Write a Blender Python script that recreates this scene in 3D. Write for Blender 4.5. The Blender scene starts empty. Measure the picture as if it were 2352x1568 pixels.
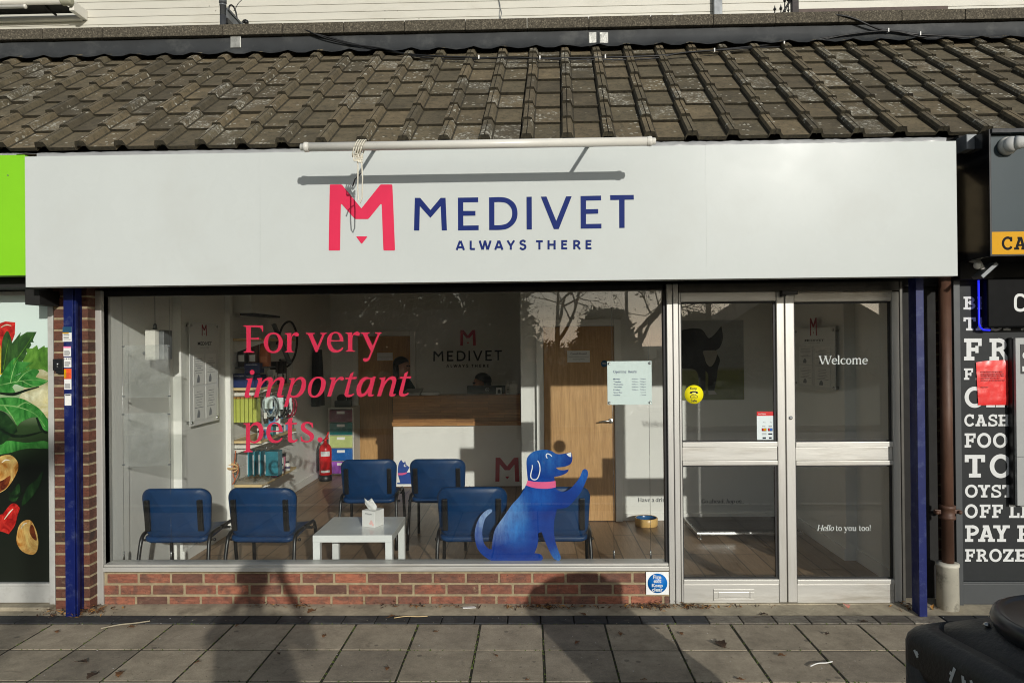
import bpy, bmesh, math, random
from mathutils import Vector, Matrix
random.seed(7)
SC = bpy.context.scene
COL = SC.collection
R = math.radians

# ------------------------------------------------------------------ camera
W, H_, F = 2352.0, 1568.0, 1640.0          # layout units of the survey sketch
CAM = Vector((0.0, -4.92, 1.8))
YAW, PITCH, ROLL = R(-1.4643), R(0.2054), R(0.5655)
_cr, _sr = math.cos(ROLL), math.sin(ROLL)
_cp, _sp = math.cos(PITCH), math.sin(PITCH)
_cy, _sy = math.cos(YAW), math.sin(YAW)
M3 = (Matrix(((1, 0, 0), (0, 0, 1), (0, -1, 0))) @ Matrix(((_cy, 0, _sy), (0, 1, 0), (-_sy, 0, _cy)))
      @ Matrix(((1, 0, 0), (0, _cp, -_sp), (0, _sp, _cp))) @ Matrix(((_cr, -_sr, 0), (_sr, _cr, 0), (0, 0, 1))))
cd = bpy.data.cameras.new('camera'); cam = bpy.data.objects.new('camera', cd); COL.objects.link(cam)
mw = Matrix.Identity(4)
for i, v in enumerate((M3 @ Vector((1, 0, 0)), -(M3 @ Vector((0, 1, 0))), -(M3 @ Vector((0, 0, 1))))):
    for j in range(3): mw[j][i] = v[j]
mw.translation = CAM
cam.matrix_world = mw
cd.sensor_width = 36.0; cd.lens = 36.0 * F / W; cd.clip_start = 0.05; cd.clip_end = 2000
SC.camera = cam

# ------------------------------------------------------------------ light
SUN_DIR = Vector((-0.365, 1.0, -0.297)).normalized()
EL = math.asin(-SUN_DIR.z); AZ = math.atan2(-SUN_DIR.x, -SUN_DIR.y)
wd = bpy.data.worlds.new('World'); SC.world = wd; wd.use_nodes = True
nt = wd.node_tree; nt.nodes.clear()
sky = nt.nodes.new('ShaderNodeTexSky'); sky.sky_type = 'NISHITA'; sky.sun_disc = False
sky.sun_elevation = EL; sky.sun_rotation = AZ; sky.air_density = 1.0; sky.dust_density = 0.6; sky.ozone_density = 1.0
bg = nt.nodes.new('ShaderNodeBackground'); bg.inputs['Strength'].default_value = 0.095
wo = nt.nodes.new('ShaderNodeOutputWorld')
hs = nt.nodes.new('ShaderNodeHueSaturation'); hs.inputs['Saturation'].default_value = 0.55
nt.links.new(sky.outputs[0], hs.inputs['Color']); nt.links.new(hs.outputs[0], bg.inputs[0]); nt.links.new(bg.outputs[0], wo.inputs[0])
sd = bpy.data.lights.new('sun', 'SUN'); sd.energy = 2.8; sd.angle = R(0.6); sd.color = (1.0, 0.965, 0.90)
so = bpy.data.objects.new('sun', sd); COL.objects.link(so)
so.rotation_euler = SUN_DIR.to_track_quat('-Z', 'Y').to_euler(); so.location = (6, -20, 12)
SC.view_settings.view_transform = 'Standard'; SC.view_settings.look = 'None'
SC.view_settings.exposure = 0.12; SC.view_settings.gamma = 1.0
SC.cycles.use_denoising = True; SC.cycles.filter_width = 1.05
SC.cycles.max_bounces = 10; SC.cycles.transparent_max_bounces = 16; SC.cycles.diffuse_bounces = 5
SC.cycles.sample_clamp_indirect = 4.0

# ------------------------------------------------------------------ survey helpers
def ray(px, py): return M3 @ Vector(((px - W / 2) / F, (py - H_ / 2) / F, 1.0))
def at(px, py, Y):
    d = ray(px, py); return CAM + d * ((Y - CAM.y) / d.y)
def gz(px, py, Z=0.0):
    d = ray(px, py); return CAM + d * ((Z - CAM.z) / d.z)
def atx(px, py, X):
    d = ray(px, py); return CAM + d * ((X - CAM.x) / d.x)
def rc(px0, py0, px1, py1, Y):
    ym, xm = (py0 + py1) / 2, (px0 + px1) / 2
    return at(px0, ym, Y).x, at(px1, ym, Y).x, at(xm, py1, Y).z, at(xm, py0, Y).z

# ------------------------------------------------------------------ object helpers
def wloc(o):
    v = Vector((0, 0, 0))
    while o: v += o.location; o = o.parent
    return v
def props(o, label=None, cat=None, group=None, kind=None):
    if label: o['label'] = label
    if cat: o['category'] = cat
    if group: o['group'] = group
    if kind: o['kind'] = kind
    return o
def thing(name, label, cat, loc=(0, 0, 0), group=None):
    o = bpy.data.objects.new(name, None); COL.objects.link(o)
    o.empty_display_size = .1; o.location = loc
    return props(o, label, cat, group)
class MB:
    def __init__(s): s.bm = bmesh.new(); s.mi = 0; s.sm = False
    def face(s, pts, sm=None):
        vs = [s.bm.verts.new(p) for p in pts]
        f = s.bm.faces.new(vs); f.material_index = s.mi; f.smooth = s.sm if sm is None else sm
        return f
    def box(s, x0, x1, y0, y1, z0, z1, bev=0.0, seg=2, mat=None):
        if x0 > x1: x0, x1 = x1, x0
        if y0 > y1: y0, y1 = y1, y0
        if z0 > z1: z0, z1 = z1, z0
        t = bmesh.new()
        vs = [t.verts.new((x, y, z)) for x in (x0, x1) for y in (y0, y1) for z in (z0, z1)]
        for q in ((0, 1, 3, 2), (4, 6, 7, 5), (0, 4, 5, 1), (2, 3, 7, 6), (0, 2, 6, 4), (1, 5, 7, 3)):
            t.faces.new([vs[i] for i in q])
        if bev: bmesh.ops.bevel(t, geom=t.edges[:], offset=bev, segments=seg, affect='EDGES', profile=.6)
        if mat is not None: bmesh.ops.transform(t, matrix=mat, verts=t.verts)
        s.merge(t); return s
    def merge(s, t, sm=None):
        mp = {}
        for v in t.verts: mp[v] = s.bm.verts.new(v.co)
        for f in t.faces:
            try:
                g = s.bm.faces.new([mp[v] for v in f.verts])
            except ValueError: continue
            g.material_index = s.mi; g.smooth = f.smooth if sm is None else sm
        t.free()
    def prism(s, pts, a, b):
        """pts: list of Vector (outline); extruded by vector from a to b offsets (Vectors)."""
        A = [Vector(p) + Vector(a) for p in pts]; B = [Vector(p) + Vector(b) for p in pts]
        s.face(A); s.face(B[::-1]); n = len(pts)
        for i in range(n): s.face([A[i], B[i], B[(i + 1) % n], A[(i + 1) % n]])
        return s
    def loft(s, rings, cap=True, closed=True, sm=True):
        vr = [[s.bm.verts.new(p) for p in r] for r in rings]
        n = len(vr[0])
        for a, b in zip(vr, vr[1:]):
            for i in range(n if closed else n - 1):
                f = s.bm.faces.new((a[i], a[(i + 1) % n], b[(i + 1) % n], b[i])); f.smooth = sm; f.material_index = s.mi
        if cap:
            for r in (vr[0][::-1], vr[-1]):
                f = s.bm.faces.new(r); f.material_index = s.mi; f.smooth = False
        return s
    def tube(s, path, r, n=8, cap=True, rad=None):
        path = [Vector(p) for p in path]; rings = []; up = None
        for i, p in enumerate(path):
            d = (path[min(i + 1, len(path) - 1)] - path[max(i - 1, 0)]).normalized()
            if up is None: up = Vector((0, 0, 1)) if abs(d.z) < .9 else Vector((0, 1, 0))
            x = d.cross(up).normalized(); up = x.cross(d).normalized()
            rr = rad[i] if rad else r
            rings.append([p + (x * math.cos(2 * math.pi * k / n) + up * math.sin(2 * math.pi * k / n)) * rr for k in range(n)])
        return s.loft(rings, cap)
    def lathe(s, prof, c, n=24, axis='z', cap=True):
        rings = []
        for r, h in prof:
            ring = []
            for k in range(n):
                a = 2 * math.pi * k / n; u, v = r * math.cos(a), r * math.sin(a)
                if axis == 'z': ring.append((c[0] + u, c[1] + v, c[2] + h))
                elif axis == 'x': ring.append((c[0] + h, c[1] + u, c[2] + v))
                else: ring.append((c[0] + u, c[1] + h, c[2] + v))
            rings.append(ring)
        return s.loft(rings, cap)
    def ball(s, c, r, seg=16, rg=10):
        t = bmesh.new(); bmesh.ops.create_uvsphere(t, u_segments=seg, v_segments=rg, radius=1)
        rr = r if hasattr(r, '__len__') else (r, r, r)
        for v in t.verts: v.co = Vector((v.co.x * rr[0] + c[0], v.co.y * rr[1] + c[1], v.co.z * rr[2] + c[2]))
        s.merge(t, True); return s
    def build(s, name, mats, parent=None, shift=None, recalc=True):
        if recalc: bmesh.ops.recalc_face_normals(s.bm, faces=s.bm.faces)
        off = wloc(parent) if parent else (shift or Vector((0, 0, 0)))
        if off.length > 0: bmesh.ops.translate(s.bm, verts=s.bm.verts, vec=-Vector(off))
        me = bpy.data.meshes.new(name); s.bm.to_mesh(me); s.bm.free()
        for m in (mats if isinstance(mats, (list, tuple)) else [mats]): me.materials.append(m)
        o = bpy.data.objects.new(name, me); COL.objects.link(o)
        if parent: o.parent = parent
        else: o.location = off
        return o
    def build_split(s, name, mats, parent, tol=.003):
        """every separate piece becomes a part of its own"""
        bmesh.ops.recalc_face_normals(s.bm, faces=s.bm.faces)
        s.bm.verts.ensure_lookup_table(); lab = {}; isl = []
        for v in s.bm.verts:
            if v in lab: continue
            st, grp = [v], []; lab[v] = len(isl)
            while st:
                u = st.pop(); grp.append(u)
                for e in u.link_edges:
                    w_ = e.other_vert(u)
                    if w_ not in lab: lab[w_] = len(isl); st.append(w_)
            isl.append(grp)
        bb = [[(min(v.co[i] for v in g) - tol / 2, max(v.co[i] for v in g) + tol / 2) for i in range(3)] for g in isl]
        par = list(range(len(isl)))
        def fnd(i):
            while par[i] != i: i = par[i]
            return i
        for i in range(len(isl)):
            for j in range(i): 
                if all(bb[i][q][0] <= bb[j][q][1] and bb[j][q][0] <= bb[i][q][1] for q in range(3)): par[fnd(i)] = fnd(j)
        out = {}
        for f in s.bm.faces: out.setdefault(fnd(lab[f.verts[0]]), []).append(f)
        res = []
        for fs_ in out.values():
            m_ = MB(); mp = {}
            for f in fs_:
                for v in f.verts:
                    if v not in mp: mp[v] = m_.bm.verts.new(v.co)
                g = m_.bm.faces.new([mp[v] for v in f.verts]); g.material_index = f.material_index; g.smooth = f.smooth
            res.append(m_.build(name, mats, parent, recalc=False))
        s.bm.free(); return res
    def solo(s, name, mats, label, cat, group=None, kind=None):
        xs = [v.co for v in s.bm.verts]
        c = Vector(((min(v.x for v in xs) + max(v.x for v in xs)) / 2, (min(v.y for v in xs) + max(v.y for v in xs)) / 2, min(v.z for v in xs)))
        return props(s.build(name, mats, shift=c), label, cat, group, kind)
def B(*a, **k): return MB().box(*a, **k)
def copy_tree(o, parent=None):
    c = o.copy(); COL.objects.link(c); c.parent = parent
    for ch in o.children: copy_tree(ch, c)
    return c

# ------------------------------------------------------------------ materials
def lin(c):
    c /= 255.0
    return c / 12.92 if c <= .04045 else ((c + .055) / 1.055) ** 2.4
def S(r, g, b, k=1.0): return (lin(r) * k, lin(g) * k, lin(b) * k, 1.0)
_mats = {}
def newmat(name):
    m = bpy.data.materials.new(name); m.use_nodes = True; n = m.node_tree
    p = n.nodes['Principled BSDF']; return m, n, p
def N(n, typ, **kw):
    x = n.nodes.new(typ)
    for k, v in kw.items(): setattr(x, k, v)
    return x
def ramp(n, a, b, ca, cb, src):
    r = N(n, 'ShaderNodeValToRGB'); e = r.color_ramp.elements
    e[0].position, e[1].position = a, b; e[0].color, e[1].color = ca, cb
    n.links.new(src, r.inputs[0]); return r.outputs[0]
def mix(n, fac, a, b, mode='MIX'):
    x = N(n, 'ShaderNodeMix', data_type='RGBA', blend_type=mode)
    for sock, v in ((x.inputs[0], fac), (x.inputs[6], a), (x.inputs[7], b)):
        if hasattr(v, 'node'): n.links.new(v, sock)
        else: sock.default_value = v
    return x.outputs[2]
def noise(n, scale, detail=4, rough=.6, vec=None, dist=0):
    x = N(n, 'ShaderNodeTexNoise'); x.inputs['Scale'].default_value = scale
    x.inputs['Detail'].default_value = detail; x.inputs['Roughness'].default_value = rough; x.inputs['Distortion'].default_value = dist
    n.links.new(vec if vec else coord(n), x.inputs['Vector']); return x.outputs['Fac']
def coord(n, sc=None):
    g = n.nodes.get('TC') or N(n, 'ShaderNodeTexCoord', name='TC')
    g.name = 'TC'
    if sc is None: return g.outputs['Object']
    mp = N(n, 'ShaderNodeMapping'); mp.inputs['Scale'].default_value = sc
    n.links.new(g.outputs['Object'], mp.inputs['Vector']); return mp.outputs[0]
def bump(n, p, h, strength=.3, dist=.005):
    b = N(n, 'ShaderNodeBump'); b.inputs['Strength'].default_value = strength; b.inputs['Distance'].default_value = dist
    n.links.new(h, b.inputs['Height']); n.links.new(b.outputs[0], p.inputs['Normal'])
def mat(name, c, rough=.5, metal=0.0, var=.12, vs=6.0, bmp=0.0, bs=120.0, spec=.5, stretch=None, dirt=None, ds=3.0, da=.5, coat=0):
    """plain painted / plastic / metal surface with mottling, optional dirt blotches and fine bump"""
    if name in _mats: return _mats[name]
    m, n, p = newmat(name)
    dark = tuple(x * (1 - var) for x in c[:3]) + (1,); lite = tuple(min(1, x * (1 + var)) for x in c[:3]) + (1,)
    v = coord(n, stretch) if stretch else coord(n)
    col = ramp(n, .35, .65, dark, lite, noise(n, vs, 5, .65, v))
    if dirt:
        f = noise(n, ds, 8, .7, v)
        col = mix(n, ramp(n, .52, .72, (0, 0, 0, 1), (da, da, da, 1), f), col, dirt)
    n.links.new(col, p.inputs['Base Color'])
    rr = N(n, 'ShaderNodeMapRange'); rr.inputs['To Min'].default_value = max(.02, rough - .08); rr.inputs['To Max'].default_value = min(1, rough + .1)
    n.links.new(noise(n, vs * 2.3, 4, .6, v), rr.inputs['Value']); n.links.new(rr.outputs[0], p.inputs['Roughness'])
    p.inputs['Metallic'].default_value = metal; p.inputs['Specular IOR Level'].default_value = spec
    if coat: p.inputs['Coat Weight'].default_value = coat; p.inputs['Coat Roughness'].default_value = .1
    if bmp: bump(n, p, noise(n, bs, 4, .6, v), bmp, .004)
    _mats[name] = m; return m
def glass(name, tint=(1, 1, 1, 1), refl=1.0, rough=0.0, haze=0.0):
    if name in _mats: return _mats[name]
    m, n, p = newmat(name); n.nodes.remove(p)
    out = n.nodes['Material Output']
    t = N(n, 'ShaderNodeBsdfTransparent'); t.inputs[0].default_value = tint
    g = N(n, 'ShaderNodeBsdfGlossy'); g.inputs['Roughness'].default_value = rough
    lw = N(n, 'ShaderNodeLayerWeight'); lw.inputs[0].default_value = .5
    pw = N(n, 'ShaderNodeMath', operation='POWER'); pw.inputs[1].default_value = 5
    n.links.new(lw.outputs['Facing'], pw.inputs[0])
    ml = N(n, 'ShaderNodeMath', operation='MULTIPLY_ADD'); ml.inputs[1].default_value = .9; ml.inputs[2].default_value = .05 * refl
    n.links.new(pw.outputs[0], ml.inputs[0])
    x = N(n, 'ShaderNodeMixShader'); n.links.new(ml.outputs[0], x.inputs[0]); n.links.new(t.outputs[0], x.inputs[1]); n.links.new(g.outputs[0], x.inputs[2])
    res = x.outputs[0]
    if haze:
        d = N(n, 'ShaderNodeBsdfDiffuse'); d.inputs[0].default_value = (.8, .8, .78, 1)
        y = N(n, 'ShaderNodeMixShader')
        n.links.new(ramp(n, .45, .8, (haze * .2,) * 3 + (1,), (haze,) * 3 + (1,), noise(n, 2.2, 6, .7)), y.inputs[0])
        n.links.new(res, y.inputs[1]); n.links.new(d.outputs[0], y.inputs[2]); res = y.outputs[0]
    n.links.new(res, out.inputs['Surface']); _mats[name] = m; return m
def island(n):
    return N(n, 'ShaderNodeNewGeometry').outputs['Random Per Island']
def rampn(n, src, stops):
    r = N(n, 'ShaderNodeValToRGB'); cr = r.color_ramp
    while len(cr.elements) < len(stops): cr.elements.new(.5)
    for e, (p_, c) in zip(cr.elements, stops): e.position = p_; e.color = c
    n.links.new(src, r.inputs[0]); return r.outputs[0]
def brick_mat(name, stops, stain):
    m, n, p = newmat(name)
    c = rampn(n, island(n), stops)
    c = mix(n, .75, c, ramp(n, .3, .7, (.45, .45, .45, 1), (1, 1, 1, 1), noise(n, 60, 5, .7, coord(n, (.35, 1, 1)))), 'MULTIPLY')
    c = mix(n, ramp(n, .58, .7, (0, 0, 0, 1), (.7, .7, .7, 1), noise(n, 14, 6, .75)), c, stain)
    c = mix(n, ramp(n, .46, .62, (0, 0, 0, 1), (.85, .85, .85, 1), noise(n, 9, 5, .7, None, .8)), c, stops[3][1] if len(stops) > 3 else stops[0][1])
    c = mix(n, .7, c, ramp(n, .35, .6, (.55, .5, .48, 1), (1.05, 1.05, 1.05, 1), noise(n, 40, 5, .7, coord(n, (.3, 1, 1.4)))), 'MULTIPLY')
    c = mix(n, ramp(n, .64, .68, (0, 0, 0, 1), (.8, .8, .8, 1), noise(n, 150, 2, .5)), c, (.03, .02, .015, 1))
    n.links.new(c, p.inputs['Base Color']); p.inputs['Roughness'].default_value = .85
    bump(n, p, noise(n, 140, 5, .7, coord(n, (.5, 1, 1))), .8, .004); return m
def tile_mat():
    m, n, p = newmat('concrete_roof_tile'); rnd = island(n)
    c = rampn(n, rnd, [(0, S(92, 84, 67, 1.0)), (.35, S(110, 101, 80, 1.0)), (.7, S(126, 113, 88, 1.0)), (1, S(98, 89, 71, 1.0))])
    c = mix(n, .85, c, ramp(n, .3, .72, (.42, .42, .40, 1), (1.08, 1.05, 1, 1), noise(n, 7, 7, .72)), 'MULTIPLY')
    c = mix(n, ramp(n, .5, .62, (0, 0, 0, 1), (.6, .6, .6, 1), noise(n, 26, 6, .75)), c, S(58, 54, 40))
    # lichen: pale crusty spots, more on some tiles
    v = N(n, 'ShaderNodeTexVoronoi'); v.inputs['Scale'].default_value = 30; v.inputs['Randomness'].default_value = 1
    wv = N(n, 'ShaderNodeVectorMath', operation='ADD')
    nn = N(n, 'ShaderNodeTexNoise'); nn.inputs['Scale'].default_value = 40; n.links.new(coord(n), nn.inputs['Vector'])
    sc = N(n, 'ShaderNodeVectorMath', operation='SCALE'); sc.inputs['Scale'].default_value = .03
    n.links.new(nn.outputs['Color'], sc.inputs[0]); n.links.new(coord(n), wv.inputs[0]); n.links.new(sc.outputs[0], wv.inputs[1])
    n.links.new(wv.outputs[0], v.inputs['Vector'])
    spot = ramp(n, .33, .40, (1, 1, 1, 1), (0, 0, 0, 1), v.outputs['Distance'])
    cell = N(n, 'ShaderNodeSeparateColor'); n.links.new(v.outputs['Color'], cell.inputs[0])
    w2 = N(n, 'ShaderNodeTexWhiteNoise', noise_dimensions='1D'); n.links.new(rnd, w2.inputs['W'])
    th = N(n, 'ShaderNodeMath', operation='POWER'); th.inputs[1].default_value = 2.6; n.links.new(w2.outputs['Value'], th.inputs[0])
    md = N(n, 'ShaderNodeMath', operation='MULTIPLY'); md.inputs[1].default_value = .95; n.links.new(th.outputs[0], md.inputs[0])
    gt = N(n, 'ShaderNodeMath', operation='LESS_THAN'); n.links.new(cell.outputs[0], gt.inputs[0]); n.links.new(md.outputs[0], gt.inputs[1])
    patch = ramp(n, .42, .56, (0, 0, 0, 1), (1, 1, 1, 1), noise(n, 5, 3, .6))
    k = mix(n, 1.0, spot, gt.outputs[0], 'MULTIPLY'); k = mix(n, 1.0, k, patch, 'MULTIPLY')
    crust = ramp(n, .50, .56, (0, 0, 0, 1), (1, 1, 1, 1), noise(n, 75, 3, .7))
    big = ramp(n, .80, .82, (0, 0, 0, 1), (.5, .5, .5, 1), w2.outputs['Value'])
    k2 = mix(n, 1.0, mix(n, 1.0, crust, big, 'MULTIPLY'), patch, 'MULTIPLY')
    c = mix(n, k, c, S(186, 182, 165, .84)); c = mix(n, k2, c, S(168, 166, 154, .84))
    n.links.new(c, p.inputs['Base Color']); p.inputs['Roughness'].default_value = .9
    bump(n, p, noise(n, 90, 6, .75), .7, .006); return m
def slab_mat():
    m, n, p = newmat('paving_slab')
    c = rampn(n, island(n), [(0, S(186, 173, 150, .84)), (.5, S(202, 188, 164, .84)), (1, S(164, 153, 135, .84))])
    c = mix(n, .8, c, ramp(n, .32, .68, (.40, .39, .37, 1), (1.12, 1.11, 1.09, 1), noise(n, 4.5, 9, .8)), 'MULTIPLY')
    c = mix(n, .8, c, ramp(n, .35, .65, (.72, .72, .72, 1), (1.08, 1.08, 1.08, 1), noise(n, 130, 4, .7)), 'MULTIPLY')
    c = mix(n, ramp(n, .63, .73, (0, 0, 0, 1), (.45, .45, .45, 1), noise(n, 9, 4, .6, None, 1.2)), c, S(92, 80, 64))
    vg = N(n, 'ShaderNodeTexVoronoi'); vg.inputs['Scale'].default_value = 5.5; n.links.new(coord(n), vg.inputs['Vector'])
    c = mix(n, ramp(n, .07, .10, (.6, .6, .6, 1), (0, 0, 0, 1), vg.outputs['Distance']), c, S(84, 78, 68))
    n.links.new(c, p.inputs['Base Color']); p.inputs['Roughness'].default_value = .9
    bump(n, p, noise(n, 110, 6, .75), .6, .004); return m
def wood_mat(name, c1, c2, sc=(14, 14, .9), rough=.45, plank=None):
    m, n, p = newmat(name)
    w = noise(n, 2.2, 9, .65, coord(n, sc), 1.6)
    c = ramp(n, .3, .7, c1, c2, w)
    c = mix(n, .5, c, ramp(n, .4, .6, (.7, .7, .7, 1), (1, 1, 1, 1), noise(n, 9, 6, .7, coord(n, sc))), 'MULTIPLY')
    if plank:
        b = N(n, 'ShaderNodeTexBrick'); mp = N(n, 'ShaderNodeMapping')
        n.links.new(coord(n), mp.inputs[0]); mp.inputs['Rotation'].default_value = plank[0]
        b.inputs['Scale'].default_value = plank[1]; b.inputs['Mortar Size'].default_value = .006
        b.inputs['Brick Width'].default_value = plank[2]; b.inputs['Row Height'].default_value = plank[3]
        b.inputs['Color1'].default_value = (.72, .72, .72, 1); b.inputs['Color2'].default_value = (1.1, 1.1, 1.1, 1); b.inputs['Mortar'].default_value = (.35, .35, .35, 1)
        n.links.new(mp.outputs[0], b.inputs['Vector']); c = mix(n, 1, c, b.outputs[0], 'MULTIPLY')
    n.links.new(c, p.inputs['Base Color']); p.inputs['Roughness'].default_value = rough
    bump(n, p, w, .12, .002); return m

M = {}
M['white_sign'] = mat('white_sign_panel', S(210, 215, 211, .84), .27, 0, .02, 1.2, spec=.08, dirt=S(192, 191, 182, .84), ds=1.4, da=.2)
M['pink'] = mat('pink_vinyl', S(214, 44, 80), .55, var=.03, spec=.2)
M['navy'] = mat('navy_vinyl', S(22, 40, 104), .6, var=.05, spec=.15)
M['alu'] = mat('weathered_aluminium', S(200, 198, 191, .84), .42, .35, .14, 5, bmp=.12, bs=60, stretch=(1, 1, .12), dirt=S(120, 112, 96, .84), ds=5, da=.55)
M['alu_h'] = mat('weathered_aluminium_rail', S(204, 202, 194, .84), .42, .35, .14, 5, bmp=.12, bs=60, stretch=(.12, 1, 1), dirt=S(128, 116, 92, .84), ds=6, da=.6)
M['gasket'] = mat('black_gasket', S(22, 22, 22), .6)
M['soffit'] = mat('dark_soffit', S(24, 23, 21), .8)
M['blue_rail'] = mat('blue_painted_steel', S(8, 24, 84), .45, 0, .16, 8, dirt=S(84, 92, 118), ds=16, da=.5, spec=.3)
M['glass'] = glass('window_glass', (.975, .985, .98, 1), 1.0, .004, .006)
M['acrylic'] = glass('clear_acrylic', (.92, .93, .92, 1), .8, .05, .34)
M['white_wall'] = mat('white_emulsion', S(226, 225, 218), .7, 0, .03, 2, bmp=.05)
M['white_trim'] = mat('white_gloss_trim', S(232, 231, 224), .35, 0, .03, 3)
M['ceiling'] = mat('ceiling_white', S(205, 203, 196), .9)
M['lead'] = mat('lead_flashing', S(58, 60, 61, .84), .6, .1, .16, 3, bmp=.4, bs=9, dirt=S(104, 105, 102, .84), ds=4, da=.5, spec=.3)
M['foil'] = mat('silver_flashing_foil', S(206, 206, 202, .84), .34, .45, .12, 12, bmp=1.0, bs=26, stretch=(.4, 1, 1))
M['coping'] = mat('exposed_aggregate_coping', S(80, 74, 62, .84), .95, 0, .5, 55, bmp=1.0, bs=90, dirt=S(168, 158, 136, .84), ds=70, da=.8)
M['tile'] = tile_mat()
M['mortar'] = mat('mortar', S(152, 137, 108), .95, 0, .2, 20, bmp=.8, bs=110, dirt=S(112, 100, 78), ds=8)
M['brick'] = brick_mat('orange_red_brick', [(0, S(140, 96, 76, .94)), (.25, S(172, 106, 82, .94)), (.5, S(156, 100, 80, .94)), (.75, S(108, 78, 66, .94)), (1, S(196, 122, 92, .94))], S(164, 144, 114, .94))
M['brick_dark'] = brick_mat('brown_pier_brick', [(0, S(96, 66, 54, .84)), (.3, S(120, 76, 60, .84)), (.55, S(74, 58, 50, .84)), (.75, S(112, 70, 52, .84)), (.9, S(148, 84, 60, .84)), (1, S(66, 52, 48, .84))], S(150, 128, 106, .84))
M['slab'] = slab_mat()
M['moss'] = mat('mossy_joint', S(44, 42, 29), 1, 0, .45, 30, bmp=1, bs=150, dirt=S(62, 78, 30), ds=9)
M['concrete'] = mat('worn_concrete', S(178, 167, 143, .84), .95, 0, .2, 7, bmp=.7, bs=80, dirt=S(98, 90, 74, .84), ds=5, da=.6)
M['asphalt'] = mat('asphalt', S(62, 61, 59), .95, 0, .25, 30, bmp=.8, bs=140)
M['grass'] = mat('grass_verge', S(74, 84, 40), 1, 0, .4, 14)
M['blue_brick'] = brick_mat('blue_grey_edging_brick', [(0, S(58, 60, 62, .84)), (.5, S(74, 76, 76, .84)), (1, S(92, 92, 90, .84))], S(128, 122, 108, .84))
M['pale_paver'] = brick_mat('pale_paver', [(0, S(214, 208, 194, .84)), (1, S(232, 226, 212, .84))], S(120, 112, 96, .84))
M['pvc_clad'] = mat('white_pvc_cladding', S(215, 212, 198, .84), .5, 0, .04, 1.5, dirt=S(182, 176, 158, .84), ds=1.2, da=.5, stretch=(.5, 1, 1.5))
M['maroon'] = mat('maroon_paint', S(96, 40, 36), .6, 0, .2, 12)
M['black_iron'] = mat('black_iron', S(18, 18, 18), .5)
M['grey_steel'] = mat('grey_galvanised', S(122, 126, 128, .84), .5, .4, .2, 7, bmp=.2)
M['white_plastic'] = mat('white_plastic', S(234, 231, 220, .84), .3, 0, .03)
M['cable_black'] = mat('black_cable', S(14, 14, 14), .5)
M['cable_white'] = mat('white_flex', S(214, 208, 190), .5)
M['black_plastic'] = mat('black_plastic', S(17, 18, 19), .42, 0, .15, 14)
M['bin'] = mat('scuffed_black_plastic', S(20, 21, 22), .46, 0, .25, 9, bmp=.5, bs=90, dirt=S(62, 62, 58), ds=5, da=.3)
M['chair_blue'] = mat('blue_chair_vinyl', S(4, 48, 88), .40, 0, .14, 9, bmp=.15, bs=240, spec=.28, dirt=S(18, 66, 104), ds=5, da=.4)
M['chair_black'] = mat('black_chair_frame', S(15, 15, 16), .32)
M['lime'] = mat('lime_sign', S(140, 216, 22, .84), .4, 0, .03, 2)
M['dark_panel'] = mat('charcoal_panel', S(38, 41, 42, .84), .55, 0, .08, 4, dirt=S(60, 62, 62, .84), ds=22, da=.2, spec=.25)
M['grey_fascia'] = mat('slate_fascia', S(66, 78, 82, .8), .35, 0, .06, 2, spec=.15)
M['yellow'] = mat('amber_band', S(208, 152, 2), .5, 0, .03, spec=.15)
M['letter_white'] = mat('white_lettering', S(222, 224, 222, .84), .5, 0, .03)
M['letter_dark'] = mat('charcoal_lettering', S(24, 27, 30), .6, spec=.08)
M['red'] = mat('red_gloss', S(196, 22, 26), .3, 0, .06)
M['notice_red'] = mat('red_plastic_notice', S(226, 52, 50), .3, 0, .1, 7, bmp=.5, bs=14, coat=.4)
M['oak'] = wood_mat('oak_veneer', S(172, 128, 76), S(206, 162, 104), (11, 11, .8))
M['butcher'] = wood_mat('butcher_block', S(150, 98, 52), S(200, 146, 86), (.9, 9, 9), .4, ((R(90), 0, 0), 4.0, 1.6, .14))
M['birch'] = wood_mat('pale_shelf_wood', S(206, 178, 126), S(226, 200, 150), (.8, .8, 8), .5)
M['floor_wood'] = wood_mat('floor_plank', S(138, 114, 90), S(170, 142, 112), (9, .8, 9), .42, ((0, 0, R(90)), 1.0, 1.2, .19))
M['rust_pipe'] = mat('brown_cast_iron_pipe', S(82, 56, 42), .55, .1, .25, 9, bmp=.4, bs=30, stretch=(1, 1, .3), dirt=S(116, 92, 74), ds=6, da=.5)
M['pipe_base'] = mat('chipped_white_paint', S(196, 192, 176), .6, 0, .12, 6, dirt=S(42, 38, 32), ds=9, da=.9)
M['steel'] = mat('brushed_steel', S(180, 180, 178), .25, .9, .05)
M['paper'] = mat('white_paper', S(226, 225, 220), .7, 0, .02)
M['ink'] = mat('printed_ink', S(40, 44, 54), .7, spec=.1)
M['faint_ink'] = mat('faint_print', S(132, 134, 138), .7)
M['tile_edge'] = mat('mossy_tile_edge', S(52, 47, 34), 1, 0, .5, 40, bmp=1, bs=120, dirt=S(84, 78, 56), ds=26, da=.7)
M['pale_mint'] = mat('pale_opening_hours_board', S(214, 228, 224), .35, 0, .02)
M['dog_flat'] = mat('painted_blue_decal', S(6, 52, 150), .6, 0, .3, 4.5, stretch=(1, 1, .55), dirt=S(44, 124, 206), ds=3.6, da=.65, spec=.1)
M['foil_old'] = mat('aged_foil_patch', S(150, 150, 144), .4, .3, .25, 14, bmp=1, bs=30)
M['cat_blue'] = mat('blue_decal', S(28, 70, 150), .5, 0, .15)
M['decal_white'] = mat('white_decal', S(232, 234, 232), .5)
M['leaf1'] = mat('dead_leaf_brown', S(112, 76, 44), .8, 0, .35, 30)
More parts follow.
